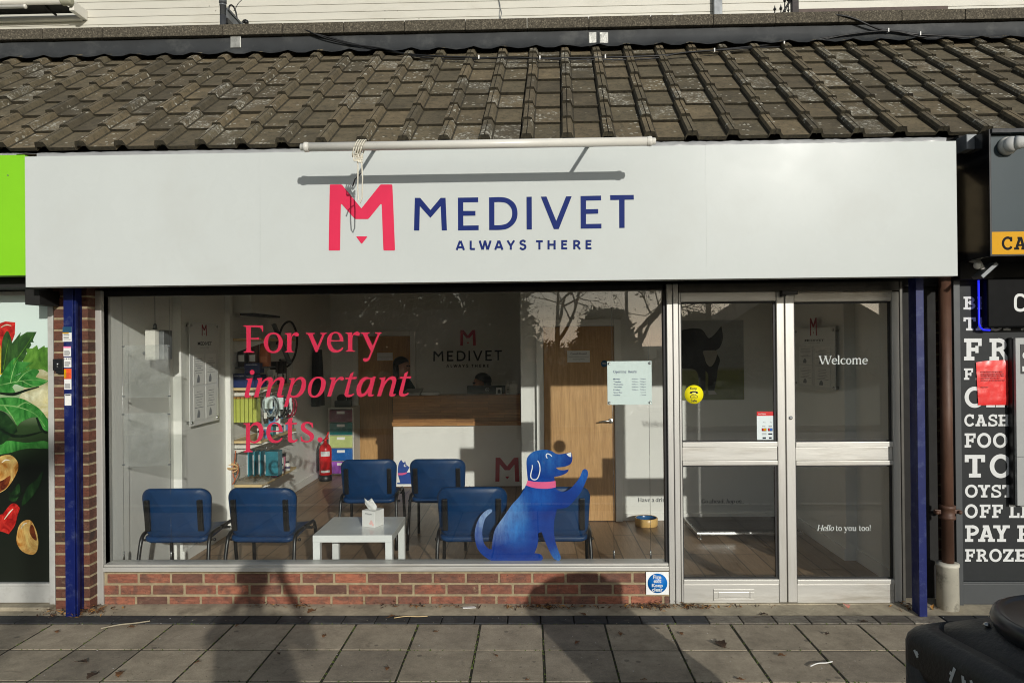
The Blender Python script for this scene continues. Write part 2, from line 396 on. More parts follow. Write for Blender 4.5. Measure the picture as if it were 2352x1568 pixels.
M['leaf2'] = mat('dead_leaf_ochre', S(170, 122, 60), .8, 0, .3, 30)
M['leaf3'] = mat('dead_leaf_dark', S(66, 48, 34), .9, 0, .3, 30)
M['skin'] = mat('skin', S(190, 142, 116), .5, 0, .05)
M['hair'] = mat('dark_hair', S(22, 18, 16), .5, 0, .3, 40)
M['cloth_black'] = mat('black_cloth', S(22, 22, 24), .9)
M['cloth_green'] = mat('dark_green_tunic', S(20, 52, 46), .9)
M['denim'] = mat('dark_trousers', S(30, 32, 40), .9)
# ------------------------------------------------------------------ lettering
def cr_path(spec, closed=True, k=6):
    """'x,y' corner points, 'x,y~' smooth points -> dense outline (Catmull-Rom through smooth points)"""
    P = []
    for w in spec.split():
        s = w.endswith('~'); a, b = w.rstrip('~').split(','); P.append((Vector((float(a), float(b))), s))
    n = len(P); out = []
    for i in range(n if closed else n - 1):
        p1, s1 = P[i]; p2, s2 = P[(i + 1) % n]
        p0 = P[i - 1][0] if (i > 0 or closed) else p1; p3 = P[(i + 2) % n][0] if (i + 2 < n or closed) else p2
        out.append(p1.copy())
        if not (s1 or s2): continue
        t1 = (p2 - p0) * .5 if s1 else (p2 - p1) * .9
        t2 = (p3 - p1) * .5 if s2 else (p2 - p1) * .9
        L = (p2 - p1).length
        for t in (t1, t2):
            if t.length > L * 1.3: t *= L * 1.3 / t.length
        for j in range(1, k):
            u = j / k
            out.append(p1 * (2*u**3 - 3*u**2 + 1) + t1 * (u**3 - 2*u**2 + u) + p2 * (-2*u**3 + 3*u**2) + t2 * (u**3 - u**2))
    if not closed: out.append(P[-1][0].copy())
    return out
def ell(cx, cy, rx, ry, n=28, rot=0):
    c, s = math.cos(rot), math.sin(rot)
    return [Vector((cx + c * rx * math.cos(2*math.pi*i/n) - s * ry * math.sin(2*math.pi*i/n),
                    cy + s * rx * math.cos(2*math.pi*i/n) + c * ry * math.sin(2*math.pi*i/n))) for i in range(n)]
def pen(pts, ws, k=5):
    """a stroke of varying width along a smooth centre line -> outline"""
    if not hasattr(ws, '__len__'): ws = [ws] * len(pts)
    spec = ' '.join('%g,%g~' % p for p in pts); c = cr_path(spec, False, k)
    L, Rr = [], []
    for i, p in enumerate(c):
        d = c[min(i + 1, len(c) - 1)] - c[max(i - 1, 0)]
        if d.length == 0: continue
        d.normalize(); nrm = Vector((-d.y, d.x)); u = i / k; a = int(min(u, len(ws) - 1)); b = min(a + 1, len(ws) - 1); w = ws[a] + (ws[b] - ws[a]) * (u - a)
        L.append(p + nrm * w / 2); Rr.append(p - nrm * w / 2)
    return L + Rr[::-1]
def rr_(x0, y0, x1, y1): return [Vector((x0, y0)), Vector((x1, y0)), Vector((x1, y1)), Vector((x0, y1))]
def shape_mesh(contours):
    """even-odd filled flat mesh from closed 2D contours"""
    cu = bpy.data.curves.new('outline', 'CURVE'); cu.dimensions = '2D'; cu.fill_mode = 'BOTH'
    for c in contours:
        s = cu.splines.new('POLY'); s.points.add(len(c) - 1)
        for q, p in zip(s.points, c): q.co = (p.x, p.y, 0, 1)
        s.use_cyclic_u = True
    o = bpy.data.objects.new('outline', cu); COL.objects.link(o)
    me = bpy.data.meshes.new_from_object(o.evaluated_get(bpy.context.evaluated_depsgraph_get()))
    bpy.data.objects.remove(o); bpy.data.curves.remove(cu); return me
_lift = 0
def add2d(mb, contours, fn, auto=True):
    """contours grouped by overlap: each group is one even-odd shape; fn maps (x, y, lift) to a point"""
    global _lift
    _lift = (_lift + 1) % 14; off = Vector((0, -.00007 * _lift if auto else 0, 0))
    me = shape_mesh(contours); vs = [mb.bm.verts.new(fn(v.co.x, v.co.y) + off) for v in me.vertices]
    for p in me.polygons:
        try: f = mb.bm.faces.new([vs[i] for i in p.vertices]); f.material_index = mb.mi
        except ValueError: pass
    bpy.data.meshes.remove(me)
_font_cache = {}
def font_mesh(txt, bold=0.0, shear=0.0, spacing=1.0):
    key = (txt, bold, shear, spacing)
    if key in _font_cache: return _font_cache[key]
    cu = bpy.data.curves.new('txt', 'FONT'); cu.body = txt; cu.size = 1; cu.offset = bold; cu.shear = shear; cu.space_character = spacing
    cu.resolution_u = 3
    o = bpy.data.objects.new('txt', cu); COL.objects.link(o); bpy.context.view_layer.update()
    me = bpy.data.meshes.new_from_object(o.evaluated_get(bpy.context.evaluated_depsgraph_get()))
    bpy.data.objects.remove(o); bpy.data.curves.remove(cu)
    V = [(v.co.x, v.co.y) for v in me.vertices]; P = [tuple(p.vertices) for p in me.polygons]; bpy.data.meshes.remove(me)
    _font_cache[key] = (V, P); return V, P
def put_font(mb, txt, fn, x0, x1, y0, y1, bold=0, shear=0, spacing=1.0, fit=True):
    """sans text fitted in the box x0..x1 / y0..y1 (caps height) of the 2D map fn"""
    V, P = font_mesh(txt, bold, shear, spacing)
    if not V: return
    ax, bx = min(v[0] for v in V), max(v[0] for v in V); ay, by = min(v[1] for v in V), max(v[1] for v in V)
    sx = (x1 - x0) / (bx - ax); sy = (y1 - y0) / (by - ay)
    vs = [mb.bm.verts.new(fn(x0 + (v[0] - ax) * sx, y0 + (v[1] - ay) * sy)) for v in V]
    for p in P:
        try: f = mb.bm.faces.new([vs[i] for i in p]); f.material_index = mb.mi
        except ValueError: pass
def onY(Y): return lambda x, y: at(x, y, Y)              # sketch units on a wall facing the street
def onXZ(Y): return lambda x, z: Vector((x, Y, z))       # metres on a wall facing the street

# traced serif letters of the window slogan: roman (y down, baseline 495) and italic (baseline 430)
RO = {
 'F': ("75,160 320,160 322,240 308,240 300,207~ 270,186~ 168,183 168,316 235,316~ 272,308 270,340 240,336~ 168,335 168,460~ 175,482~ 210,490 210,501 78,501 78,490 104,482~ 112,462 110,200~ 104,180~ 75,172",),
 'o': ("449,249~ 505,262~ 548,305~ 570,378~ 548,450~ 505,495~ 449,507~ 393,495~ 350,450~ 328,378~ 350,305~ 393,262~", "449,270~ 490,285~ 512,330~ 516,378~ 508,430~ 485,470~ 449,484~ 412,470~ 390,430~ 384,378~ 388,330~ 410,285~"),
 'r': ("592,258 676,255 674,302 690,272~ 722,249~ 752,249~ 771,272~ 764,293~ 740,299~ 722,291~ 700,288~ 683,310~ 678,345 678,460~ 686,482~ 712,488 712,497 592,497 592,488 615,481~ 622,462 622,300~ 616,276~ 592,267",),
 'v': ("857,255 970,255 970,266 950,271~ 947,287 1003,415 1058,288~ 1060,273~ 1038,266 1038,255 1120,253 1120,264 1098,271~ 1088,288 1003,493 978,493 893,292~ 880,272~ 857,266",),
 'e': ("1330,363 1178,365~ 1186,420~ 1215,458~ 1255,470~ 1290,457~ 1315,432 1328,442 1300,480~ 1250,500~ 1190,493~ 1145,455~ 1122,380~ 1132,305~ 1168,260~ 1228,241~ 1285,256~ 1320,302~", "1178,345 1277,343~ 1274,300~ 1258,270~ 1228,258~ 1198,272~ 1182,308~"),
 'y': ("1545,250 1658,248 1658,260 1636,266~ 1632,282 1697,415 1753,282~ 1755,267~ 1728,260 1728,249 1810,247 1810,258 1792,265~ 1780,284 1680,530~ 1655,588~ 1620,613~ 1590,612~ 1575,592~ 1580,574~ 1597,570~ 1622,572~ 1640,560~ 1655,530 1672,487 1580,290~ 1569,268~ 1545,261",),
 'p': ("75,760 157,755 157,800 200,755~ 250,742~ 300,770~ 326,850~ 315,930~ 275,985~ 220,1010~ 175,1002 160,994 160,1080~ 168,1103~ 192,1108 192,1119 78,1122 78,1110 99,1104~ 106,1083 106,800~ 98,776~ 75,770", "160,835~ 160,960~ 185,984~ 220,985~ 255,950~ 270,870~ 255,803~ 225,782~ 188,795~"),
 't': ("597,772 597,757 625,744~ 641,702 690,685 686,753 746,752 742,773 686,774 684,930~ 690,960~ 710,972~ 750,957 757,966 735,990~ 695,1003~ 650,996~ 632,970~ 630,930 632,772",),
 's': ("945,757 950,815 935,815 920,782~ 890,762~ 860,766~ 845,790~ 857,820~ 900,852~ 945,885~ 960,925~ 945,968~ 900,995~ 850,998~ 795,985 790,925 805,925 820,960~ 855,980~ 893,975~ 908,950~ 898,915~ 855,885~ 810,855~ 795,815~ 805,770~ 840,745~ 885,740~",),
}
IT = {
 'i': ("112,200 190,192 147,385~ 146,404~ 155,410~ 167,406 164,420~ 140,437~ 108,438~ 88,420~ 90,395 130,235~ 128,216~ 112,211",),
 'm': ("245,195 313,190 305,240 345,203~ 390,182~ 430,186~ 447,215~ 440,250 480,203~ 530,180~ 573,186~ 590,217~ 585,260 553,390~ 552,408~ 562,412~ 581,405 580,418~ 555,434~ 520,436~ 500,423~ 498,395 530,255~ 531,228~ 515,217~ 485,228~ 445,272~ 425,312 403,432 353,432 388,265~ 389,236~ 375,222~ 345,232~ 307,280~ 285,330 262,432 205,432 258,240~ 258,217~ 245,208",),
 'p': ("645,197 722,190 710,237 750,192~ 800,178~ 845,202~ 860,260~ 850,330~ 810,398~ 750,435~ 690,437~ 660,428 630,553 583,553 670,240~ 668,216~ 645,209", "668,400~ 700,414~ 745,398~ 785,340~ 805,260~ 796,217~ 770,210~ 735,230~ 702,278~ 675,375"),
 'o': ("1108,255~ 1095,330~ 1050,402~ 985,436~ 925,430~ 890,390~ 883,330~ 898,260~ 940,202~ 1000,176~ 1060,183~ 1098,215~", "1050,250~ 1040,320~ 1010,385~ 970,414~ 937,403~ 925,370~ 930,310~ 950,240~ 985,202~ 1025,196~ 1045,217~"),
 'r': ("1155,190 1235,183 1222,237 1255,197~ 1295,176~ 1325,180~ 1336,200~ 1325,221~ 1305,222~ 1288,212~ 1268,214~ 1235,252~ 1210,312 1172,425 1125,425 1178,235~ 1177,212~ 1155,203",),
 't': ("1352,187 1400,184 1412,143 1458,115 1440,180 1500,178 1490,205 1432,206 1395,365~ 1392,390~ 1406,400~ 1435,395~ 1456,383 1467,391 1440,417~ 1395,432~ 1355,424~ 1342,398~ 1347,365 1390,207 1352,207",),
 'a': ("1670,190~ 1710,173 1735,173 1685,375~ 1686,397~ 1700,400~ 1712,393 1712,405~ 1690,422~ 1655,425~ 1635,408~ 1640,375 1600,412~ 1550,430~ 1507,410~ 1492,350~ 1505,280~ 1550,207~ 1610,178~", "1665,205 1625,207~ 1582,242~ 1556,300~ 1550,358~ 1566,388~ 1600,370~ 1640,310~ 1660,255~"),
 'n': ("1780,190 1858,180 1845,237 1890,192~ 1940,170~ 1978,180~ 1993,215~ 1985,260 1955,370~ 1955,392~ 1968,395~ 1986,388 1983,402~ 1960,420~ 1925,424~ 1905,410~ 1905,380 1938,250~ 1939,226~ 1922,212~ 1890,225~ 1850,280~ 1828,332 1800,420 1750,420 1803,235~ 1802,212~ 1780,203",),
}
def slogan(mb, Y):
    f1 = lambda x, y: at((950 + x / 3.136) * .57422, (1250 + y / 3.136) * .57422, Y)
    f2 = lambda x, y: at((950 + x / 3.136) * .57422, (1450 + y / 3.136) * .57422, Y)
    def put(cs, fn, dx=0, dy=0):
        add2d(mb, [cr_path(c) if isinstance(c, str) else c for c in cs], lambda x, y: fn(x + dx, y + dy))
    for g in 'Forvey': put(RO[g], f1)
    put(RO['r'], f1, 763, -8)
    for g in 'imporant': put(IT[g], f2)
    put(IT['t'], f2)
    put(IT['t'], f2, 683, -8)
    put([ell(184, 121, 30, 31)], f2)
    put(RO['p'], f2); put(RO['e'], f2, -761, 505); put(RO['t'], f2); put(RO['s'], f2); put([ell(1036, 965, 32, 32)], f2)

# pen-drawn serif letters for the smaller lines (y up, baseline 0, x-height 245, capitals 340)
def stem(x, y0, y1, w=52, sf='b', t=None):
    c = [rr_(x - w / 2, y0, x + w / 2, y1)]
    if 'b' in sf: c.append(rr_(x - w * .95, y0, x + w * .95, y0 + 13))
    if 't' in sf: c.append([Vector((x - w * .95, y1 - 14)), Vector((x + w / 2, y1 - 4)), Vector((x + w / 2, y1 + 6)), Vector((x - w * .95, y1))])
    if 'T' in sf: c.append(rr_(x - w * .95, y1 - 13, x + w * .95, y1))
    return c
def arch(x0, x1, y=0): return [pen([(x0, 165), (x0 + 25, 215), ((x0 + x1) / 2 + 12, 240), (x1 - 6, 205), (x1, 150), (x1, 0)], [18, 24, 40, 52, 52, 52]), rr_(x1 - 48, 0, x1 + 48, 13)]
def bowl(cx, rx=100, ry=125, cy=120): return [[pen([(cx + rx * .8 * math.cos(a), cy + ry * .88 * math.sin(a)) for a in [i * math.pi / 8 for i in range(17)]], [56, 50, 42, 34, 26, 34, 42, 50, 56, 50, 42, 34, 26, 34, 42, 50, 56])][0]]
PEN = {
 'o': (lambda: bowl(115), 235), 'c': (lambda: [pen([(200, 190), (170, 222), (118, 232), (58, 195), (36, 120), (58, 45), (122, 14), (178, 32), (208, 62)], [52, 34, 26, 46, 56, 50, 32, 24, 14])], 222),
 'e': (lambda: [pen([(40, 130), (205, 130), (195, 190), (160, 225), (115, 232), (58, 195), (36, 120), (58, 45), (122, 14), (178, 32), (208, 62)], [18, 26, 48, 34, 26, 46, 56, 50, 32, 24, 14])], 225),
 'l': (lambda: stem(60, 0, 360, 54, 'bt'), 125), 'i': (lambda: stem(60, 0, 240, 54, 'bt') + [ell(56, 315, 34, 34, 14)], 125),
 'n': (lambda: stem(60, 0, 240, 52, 'bt') + arch(75, 205), 275), 'h': (lambda: stem(60, 0, 360, 52, 'bt') + arch(75, 205), 275),
 'm': (lambda: stem(60, 0, 240, 52, 'bt') + arch(75, 200) + arch(215, 345), 415),
 'r': (lambda: stem(60, 0, 240, 52, 'bt') + [pen([(75, 165), (105, 215), (150, 235), (172, 215)], [18, 26, 40, 44])], 185),
 'u': (lambda: stem(60, 50, 240, 52, 't') + [pen([(60, 90), (66, 40), (110, 12), (160, 28), (195, 70)], [52, 50, 40, 26, 18])] + stem(205, 0, 240, 52, 't') + [rr_(200, 0, 258, 13)], 275),
 'd': (lambda: bowl(110) + stem(205, 0, 360, 52, 't') + [rr_(205, 0, 262, 13)], 275),
 'a': (lambda: [pen([(45, 190), (70, 225), (120, 234), (168, 205), (172, 140), (172, 40), (205, 8), (235, 22)], [50, 34, 26, 44, 50, 48, 36, 20]), pen([(165, 140), (90, 115), (45, 75), (60, 20), (110, 10), (165, 55)], [18, 30, 48, 48, 36, 18])], 242),
 'k': (lambda: stem(60, 0, 360, 52, 'bt') + [pen([(85, 110), (150, 170), (205, 236)], [18, 24, 24]), pen([(120, 150), (170, 75), (232, 6)], [48, 52, 52]), rr_(160, 228, 250, 241)], 255),
 'v': (lambda: [pen([(40, 236), (75, 150), (128, 4)], [54, 54, 54]), pen([(215, 236), (180, 140), (132, 4)], [26, 26, 26]), rr_(0, 228, 95, 241), rr_(165, 228, 250, 241)], 250),
 'y': (lambda: [pen([(40, 236), (75, 150), (128, 10)], [54, 54, 54]), pen([(215, 236), (165, 100), (110, -45), (60, -105), (25, -95)], [26, 26, 28, 34, 46]), rr_(0, 228, 95, 241), rr_(165, 228, 250, 241)], 250),
 'p': (lambda: bowl(150) + stem(60, -115, 240, 52, 'bt'), 275),
 't': (lambda: [pen([(70, 320), (68, 200), (68, 60), (95, 12), (145, 25)], [20, 52, 52, 44, 18]), rr_(15, 222, 145, 241)], 155),
 's': (lambda: [pen([(168, 185), (140, 225), (95, 232), (48, 190), (85, 140), (150, 100), (170, 55), (120, 12), (60, 18), (30, 62)], [18, 26, 30, 46, 52, 54, 48, 32, 28, 18])], 205),
 'g': (lambda: bowl(110, 90, 95, 150) + [pen([(75, 65), (45, 35), (80, 10), (170, 0), (205, -45), (150, -95), (75, -95), (35, -55), (75, -10)], [24, 30, 36, 40, 40, 34, 30, 30, 24]), pen([(175, 215), (210, 238), (240, 230)], [16, 26, 32])], 240),
 'W': (lambda: [pen([(35, 335), (75, 190), (150, 4)], [56, 56, 56]), pen([(265, 335), (215, 180), (152, 4)], [26, 26, 26]), pen([(255, 335), (300, 190), (365, 4)], [56, 56, 56]), pen([(480, 335), (430, 180), (368, 4)], [26, 26, 26]), rr_(-10, 327, 100, 341), rr_(200, 327, 320, 341), rr_(425, 327, 520, 341)], 500),
 'H': (lambda: stem(65, 0, 340, 56, 'bT') + stem(275, 0, 340, 56, 'bT') + [rr_(80, 162, 260, 185)], 345),
 'O': (lambda: bowl(175, 172, 178, 170), 350), 'G': (lambda: [pen([(275, 265), (235, 325), (170, 336), (80, 280), (48, 170), (80, 60), (175, 6), (250, 30), (275, 70)], [20, 32, 28, 50, 60, 52, 34, 40, 56])] + stem(275, 30, 150, 54, 'T'), 335),
 'C': (lambda: [pen([(265, 265), (235, 325), (170, 336), (80, 280), (48, 170), (80, 60), (175, 6), (245, 35), (275, 80)], [20, 32, 28, 50, 60, 52, 34, 26, 14])], 305),
 'R': (lambda: stem(65, 0, 340, 56, 'bT') + [pen([(65, 328), (170, 326), (225, 255), (170, 185), (80, 172)], [24, 34, 54, 36, 22]), pen([(160, 175), (220, 80), (290, 6)], [48, 54, 54])], 310),
 ',': (lambda: [pen([(45, 30), (55, 0), (25, -60)], [46, 40, 10])], 95), '.': (lambda: [ell(45, 28, 30, 30, 12)], 92), ':': (lambda: [ell(45, 28, 30, 30, 12), ell(45, 200, 30, 30, 12)], 92),
 '!': (lambda: [pen([(50, 345), (50, 230), (50, 100)], [58, 44, 18]), ell(50, 28, 31, 31, 12)], 100),
}
def serif(mb, txt, fn, x, y, size, ital=(), lift=None):
    """x, y: baseline start on the 2D map, size: x-height in map units (y up); words listed in ital are slanted; returns end x"""
    k = size / 245.0
    for word in txt.split(' '):
        sl = .2 if word in ital else 0
        for ch in word:
            fnc, adv = PEN[ch]
            for c in fnc(): add2d(mb, [c], lambda a, b: fn(x + (a + b * sl) * k, y + b * k))
            x += adv * k * (.94 if sl else 1)
        x += 105 * k
    return x - 105 * k
def serif_width(txt): return sum(PEN[c][1] if c != ' ' else 105 for c in txt)

# slab letters of the shop panels (unit height, y up)
def slab(ch):
    t, h, s = .21, .17, .17
    def sf(x0, x1, y): return rr_(x0, y, x1, y + s)
    def ring(cx, cy, rx, ry, a0, a1, n=18):
        return pen([(cx + (rx - t / 2) * math.cos(math.radians(a0 + (a1 - a0) * i / n)), cy + (ry - h / 2) * math.sin(math.radians(a0 + (a1 - a0) * i / n))) for i in range(n + 1)], [t * .92] * (n + 1), 2)
    L = {
     'I': ([rr_(.13, 0, .34, 1), sf(0, .47, 0), sf(0, .47, 1 - s)], .47),
     'T': ([rr_(.33, 0, .54, 1), sf(.18, .69, 0), sf(0, .87, 1 - s), rr_(0, .68, .17, 1), rr_(.70, .68, .87, 1)], .87),
     'E': ([rr_(.11, 0, .32, 1), sf(0, .78, 0), sf(0, .78, 1 - s), rr_(.3, .42, .62, .58), rr_(.62, 0, .78, .34), rr_(.62, .66, .78, 1), rr_(.5, .34, .64, .66)], .78),
     'F': ([rr_(.11, 0, .32, 1), sf(0, .46, 0), sf(0, .78, 1 - s), rr_(.3, .42, .62, .58), rr_(.62, .66, .78, 1), rr_(.5, .34, .64, .66)], .78),
     'L': ([rr_(.11, 0, .32, 1), sf(0, .75, 0), sf(0, .46, 1 - s), rr_(.59, 0, .75, .36)], .75),
     'H': ([rr_(.11, 0, .32, 1), rr_(.58, 0, .79, 1), sf(0, .43, 0), sf(0, .43, 1 - s), sf(.47, .9, 0), sf(.47, .9, 1 - s), rr_(.3, .42, .6, .59)], .9),
     'B': ([rr_(.11, 0, .32, 1), sf(0, .4, 0), sf(0, .4, 1 - s), ring(.4, .74, .4, .26, -90, 90), ring(.4, .28, .46, .28, -90, 90), rr_(.3, .47, .45, .6)], .86),
     'D': ([rr_(.11, 0, .32, 1), sf(0, .4, 0), sf(0, .4, 1 - s), ring(.38, .5, .5, .5, -90, 90)], .88),
     'P': ([rr_(.11, 0, .32, 1), sf(0, .48, 0), sf(0, .4, 1 - s), ring(.4, .69, .42, .31, -90, 90), rr_(.3, .385, .42, .54)], .82),
     'R': ([rr_(.11, 0, .32, 1), sf(0, .44, 0), sf(0, .4, 1 - s), ring(.4, .71, .4, .29, -90, 90), rr_(.3, .42, .42, .57), [Vector((.4, .48)), Vector((.62, .48)), Vector((.88, .1)), Vector((.68, .05))], sf(.64, .96, 0)], .96),
     'A': ([[Vector((.08, .1)), Vector((.3, .1)), Vector((.56, 1)), Vector((.36, 1))], [Vector((.64, .1)), Vector((.86, .1)), Vector((.6, 1)), Vector((.4, 1))], rr_(.25, .28, .7, .43), sf(0, .4, 0), sf(.55, .95, 0), rr_(.26, .84, .6, 1)], .95),
     'Y': ([rr_(.36, 0, .57, .5), [Vector((.1, 1)), Vector((.32, 1)), Vector((.55, .45)), Vector((.38, .4))], [Vector((.82, 1)), Vector((.6, 1)), Vector((.38, .45)), Vector((.55, .4))], sf(.22, .71, 0), sf(0, .4, 1 - s), sf(.52, .92, 1 - s)], .92),
     'O': ([ring(.47, .5, .48, .52, 0, 360, 30)], .94),
     'C': ([ring(.47, .5, .48, .52, 35, 325, 26), rr_(.66, .64, .83, 1)], .86),
     'S': ([pen([(.68, .7), (.56, .9), (.34, .93), (.14, .78), (.2, .6), (.46, .5), (.66, .36), (.66, .16), (.42, .06), (.18, .1), (.08, .3)], [.17] * 11), rr_(.6, .66, .74, 1), rr_(.02, 0, .16, .34)], .76),
     'Z': ([sf(0, .76, 0), sf(0, .76, 1 - s), [Vector((.02, .12)), Vector((.28, .12)), Vector((.74, .88)), Vector((.48, .88))], rr_(0, .68, .16, 1), rr_(.6, 0, .76, .32)], .76),
     'U': ([pen([(.2, 1), (.2, .4), (.3, .12), (.48, .06), (.66, .12), (.76, .4), (.76, 1)], [.2] * 7), sf(.02, .4, 1 - s), sf(.58, .94, 1 - s)], .96),
    }
    return L[ch]
def slab_line(mb, txt, x0, y0, y1, widths=None, fn=None, gap=.14, wk=1.0):
    """sketch coordinates: x0 left edge, y0 top, y1 bottom of the capitals"""
    hgt = y1 - y0; x = x0
    for i, ch in enumerate(txt):
        if ch == ' ': x += .42 * hgt; continue
        cs, w = slab(ch)
        if widths and i < len(widths): x, xe = widths[i]; kx = (xe - x) / w
        else: kx = hgt * wk; xe = x + w * kx
        for c in cs: add2d(mb, [c], lambda a, b: fn(x + a * kx, y1 - b * hgt))
        x = xe + gap * hgt
# the M emblem and the sans capitals of the fascia, drawn as plain outlines in a 474 x 470 / free box
EMBLEM = ["62,535 70,72~ 78,68 150,68 158,72~ 295,238 428,72~ 436,68 508,68 516,74~ 535,533 528,538 458,538 452,532~ 440,212 436,207 430,210~ 350,308~ 340,314 255,314 246,310~ 160,213~ 154,207 149,212~ 143,533 138,538 66,538",
          "259,440 264,437 331,437 337,441 302,486~ 297,489~ 292,486~"]
def emblem(mb, fn):
    for c in EMBLEM: add2d(mb, [cr_path(c, True, 4)], fn)
WORD = [["670,396 676,163 714,163 787,250 860,163 895,163 905,395 868,395 860,222 787,306 712,222 708,396"],
        ["983,162 1127,160 1128,194 1021,195 1021,256 1108,256 1108,290 1021,291 1022,361 1131,359 1131,393 984,395"],
        ["1205,160 1290,158~ 1345,170~ 1392,210~ 1408,275~ 1392,335~ 1345,378~ 1290,391~ 1206,392", "1243,194 1285,193~ 1330,202~ 1362,235~ 1370,275~ 1360,315~ 1330,346~ 1285,357~ 1243,358"],
        ["1472,156 1509,155 1510,388 1473,389"],
        ["1574,155 1614,154 1684,328 1754,153 1794,152 1702,385 1667,386"],
        ["1857,150 2003,147 2004,181 1896,183 1896,244 1983,242 1983,276 1896,278 1896,349 2006,347 2006,381 1858,383"],
        ["2068,144 2236,142 2237,176 2171,177 2171,377 2133,378 2132,178 2069,179"]]
def wordmark(mb, fn):
    for g in WORD: add2d(mb, [cr_path(c, True, 4) for c in g], fn)
    # strapline, thin strokes
    x0, x1, y0, y1 = 970, 1938, 535, 464
    t = 15
    def st(pts, dx): add2d(mb, [pen(pts, t, 1 if len(pts) < 4 else 4)], lambda a, b: fn(dx + a, (y0 if True else 0) - b - (dx - 970) * .0065))
    Hh = 66
    G = {'A': ([[(4, 0), (28, Hh)], [(32, Hh), (56, 0)], [(14, 20), (46, 20)]], 60), 'L': ([[(6, Hh), (6, 4)], [(4, 7), (36, 7)]], 38),
         'W': ([[(4, Hh), (24, 2)], [(26, 2), (42, Hh)], [(42, Hh), (60, 2)], [(62, 2), (82, Hh)]], 84), 'Y': ([[(28, 0), (28, 30)], [(28, 28), (4, Hh)], [(28, 28), (52, Hh)]], 56),
         'S': ([[(44, 54), (30, 64), (12, 58), (12, 42), (40, 30), (42, 12), (24, 3), (5, 14)]], 50), 'T': ([[(0, Hh - 7), (48, Hh - 7)], [(24, Hh), (24, 0)]], 48),
         'H': ([[(7, 0), (7, Hh)], [(50, 0), (50, Hh)], [(7, 34), (50, 34)]], 58), 'E': ([[(7, 0), (7, Hh)], [(5, 7), (42, 7)], [(5, 35), (38, 35)], [(5, Hh - 7), (42, Hh - 7)]], 44),
         'R': ([[(7, 0), (7, Hh)], [(5, Hh - 7), (28, Hh - 7), (42, 47), (28, 30), (5, 28)], [(26, 28), (48, 0)]], 52)}
    xs = [970, 1068, 1134, 1245, 1332, 1420, 1540, 1622, 1720, 1806, 1893]
    for ch, x in zip('ALWAYSTHERE', xs):
        for s_ in G[ch][0]: st(s_, x)
# ------------------------------------------------------------------ ground
mb = MB()
for r in range(6):
    y1 = -.319 - r * .394; y0 = y1 - .394
    for k in range(-22, 23):
        x0 = -1.541 + .4 * k + random.uniform(-.002, .002)
        dz = random.uniform(-.001, .001)
        mb.box(x0 + .007, x0 + .393, y0 + .006, y1 - .006, -.05, dz, .0015, 1)
props(mb.build('pavement', M['slab']), kind='structure')
props(B(-12, 12, -2.95, -.30, -.06, -.0035).build('pavement_joint_bed', M['moss']), kind='structure')
mb = MB()
for k in range(-32, 33):
    x0 = .216 * k + .05
    if 1.0 < x0 < 2.45: continue
    mb.box(x0 + .003, x0 + .213, -.312, -.185, -.05, .004 + random.uniform(-.002, .002), .004, 1)
props(mb.build('pavement_edging', M['blue_brick']), kind='structure')
mb = MB()
for k in range(5, 12):
    x0 = .216 * k + .05
    if not 1.0 < x0 < 2.45: continue
    mb.box(x0 + .003, x0 + .213, -.312, -.185, -.05, .004 + random.uniform(-.002, .002), .004, 1)
props(mb.build('doorway_edging', brick_mat('worn_paver', [(0, S(110, 104, 94)), (.5, S(150, 144, 130)), (1, S(166, 158, 142))], S(92, 84, 72))), kind='structure')
# cement fillet that rises to the foot of the shop front
mb = MB(); n_ = 60
for i in range(n_):
    xa, xb = -7 + 14 * i / n_, -7 + 14 * (i + 1) / n_
    mb.face([(xa, -.186, .004), (xb, -.186, .004), (xb, -.03, .014 + .003 * math.sin(i)), (xa, -.03, .014 + .003 * math.sin(i - 1))])
    mb.face([(xa, -.03, .014 + .003 * math.sin(i - 1)), (xb, -.03, .014 + .003 * math.sin(i)), (xb, .12, .016), (xa, .12, .016)])
bmesh.ops.remove_doubles(mb.bm, verts=mb.bm.verts, dist=.0005)
props(mb.build('pavement_cement_strip', M['concrete']), kind='structure')
mb = MB()
for k in range(-55, 56):
    mb.box(.11 * k + .004, .11 * k + .106, -3.06, -2.96, -.06, .004, .004, 1)
props(mb.build('kerb_paver_strip', M['pale_paver']), kind='structure')
props(B(-40, 40, -9.6, -3.07, -.2, -.004).build('road', M['asphalt']), kind='structure')
props(B(-40, 40, -9.75, -9.6, -.2, .10, .02).build('far_kerb', M['concrete']), kind='structure')
mb = MB(); mb.face([(-400, -400, -.21), (400, -400, -.21), (400, 400, -.21), (-400, 400, -.21)])
props(mb.build('ground', M['grass']), kind='structure')
props(B(-60, 60, -60, -9.75, -.2, .07).build('grass_verge', M['grass']), kind='structure')

# ------------------------------------------------------------------ the shop building
shop = thing('shop_building', 'single storey brick and glass shop unit under a brown concrete tiled roof', 'shop', (0, 0, 0))
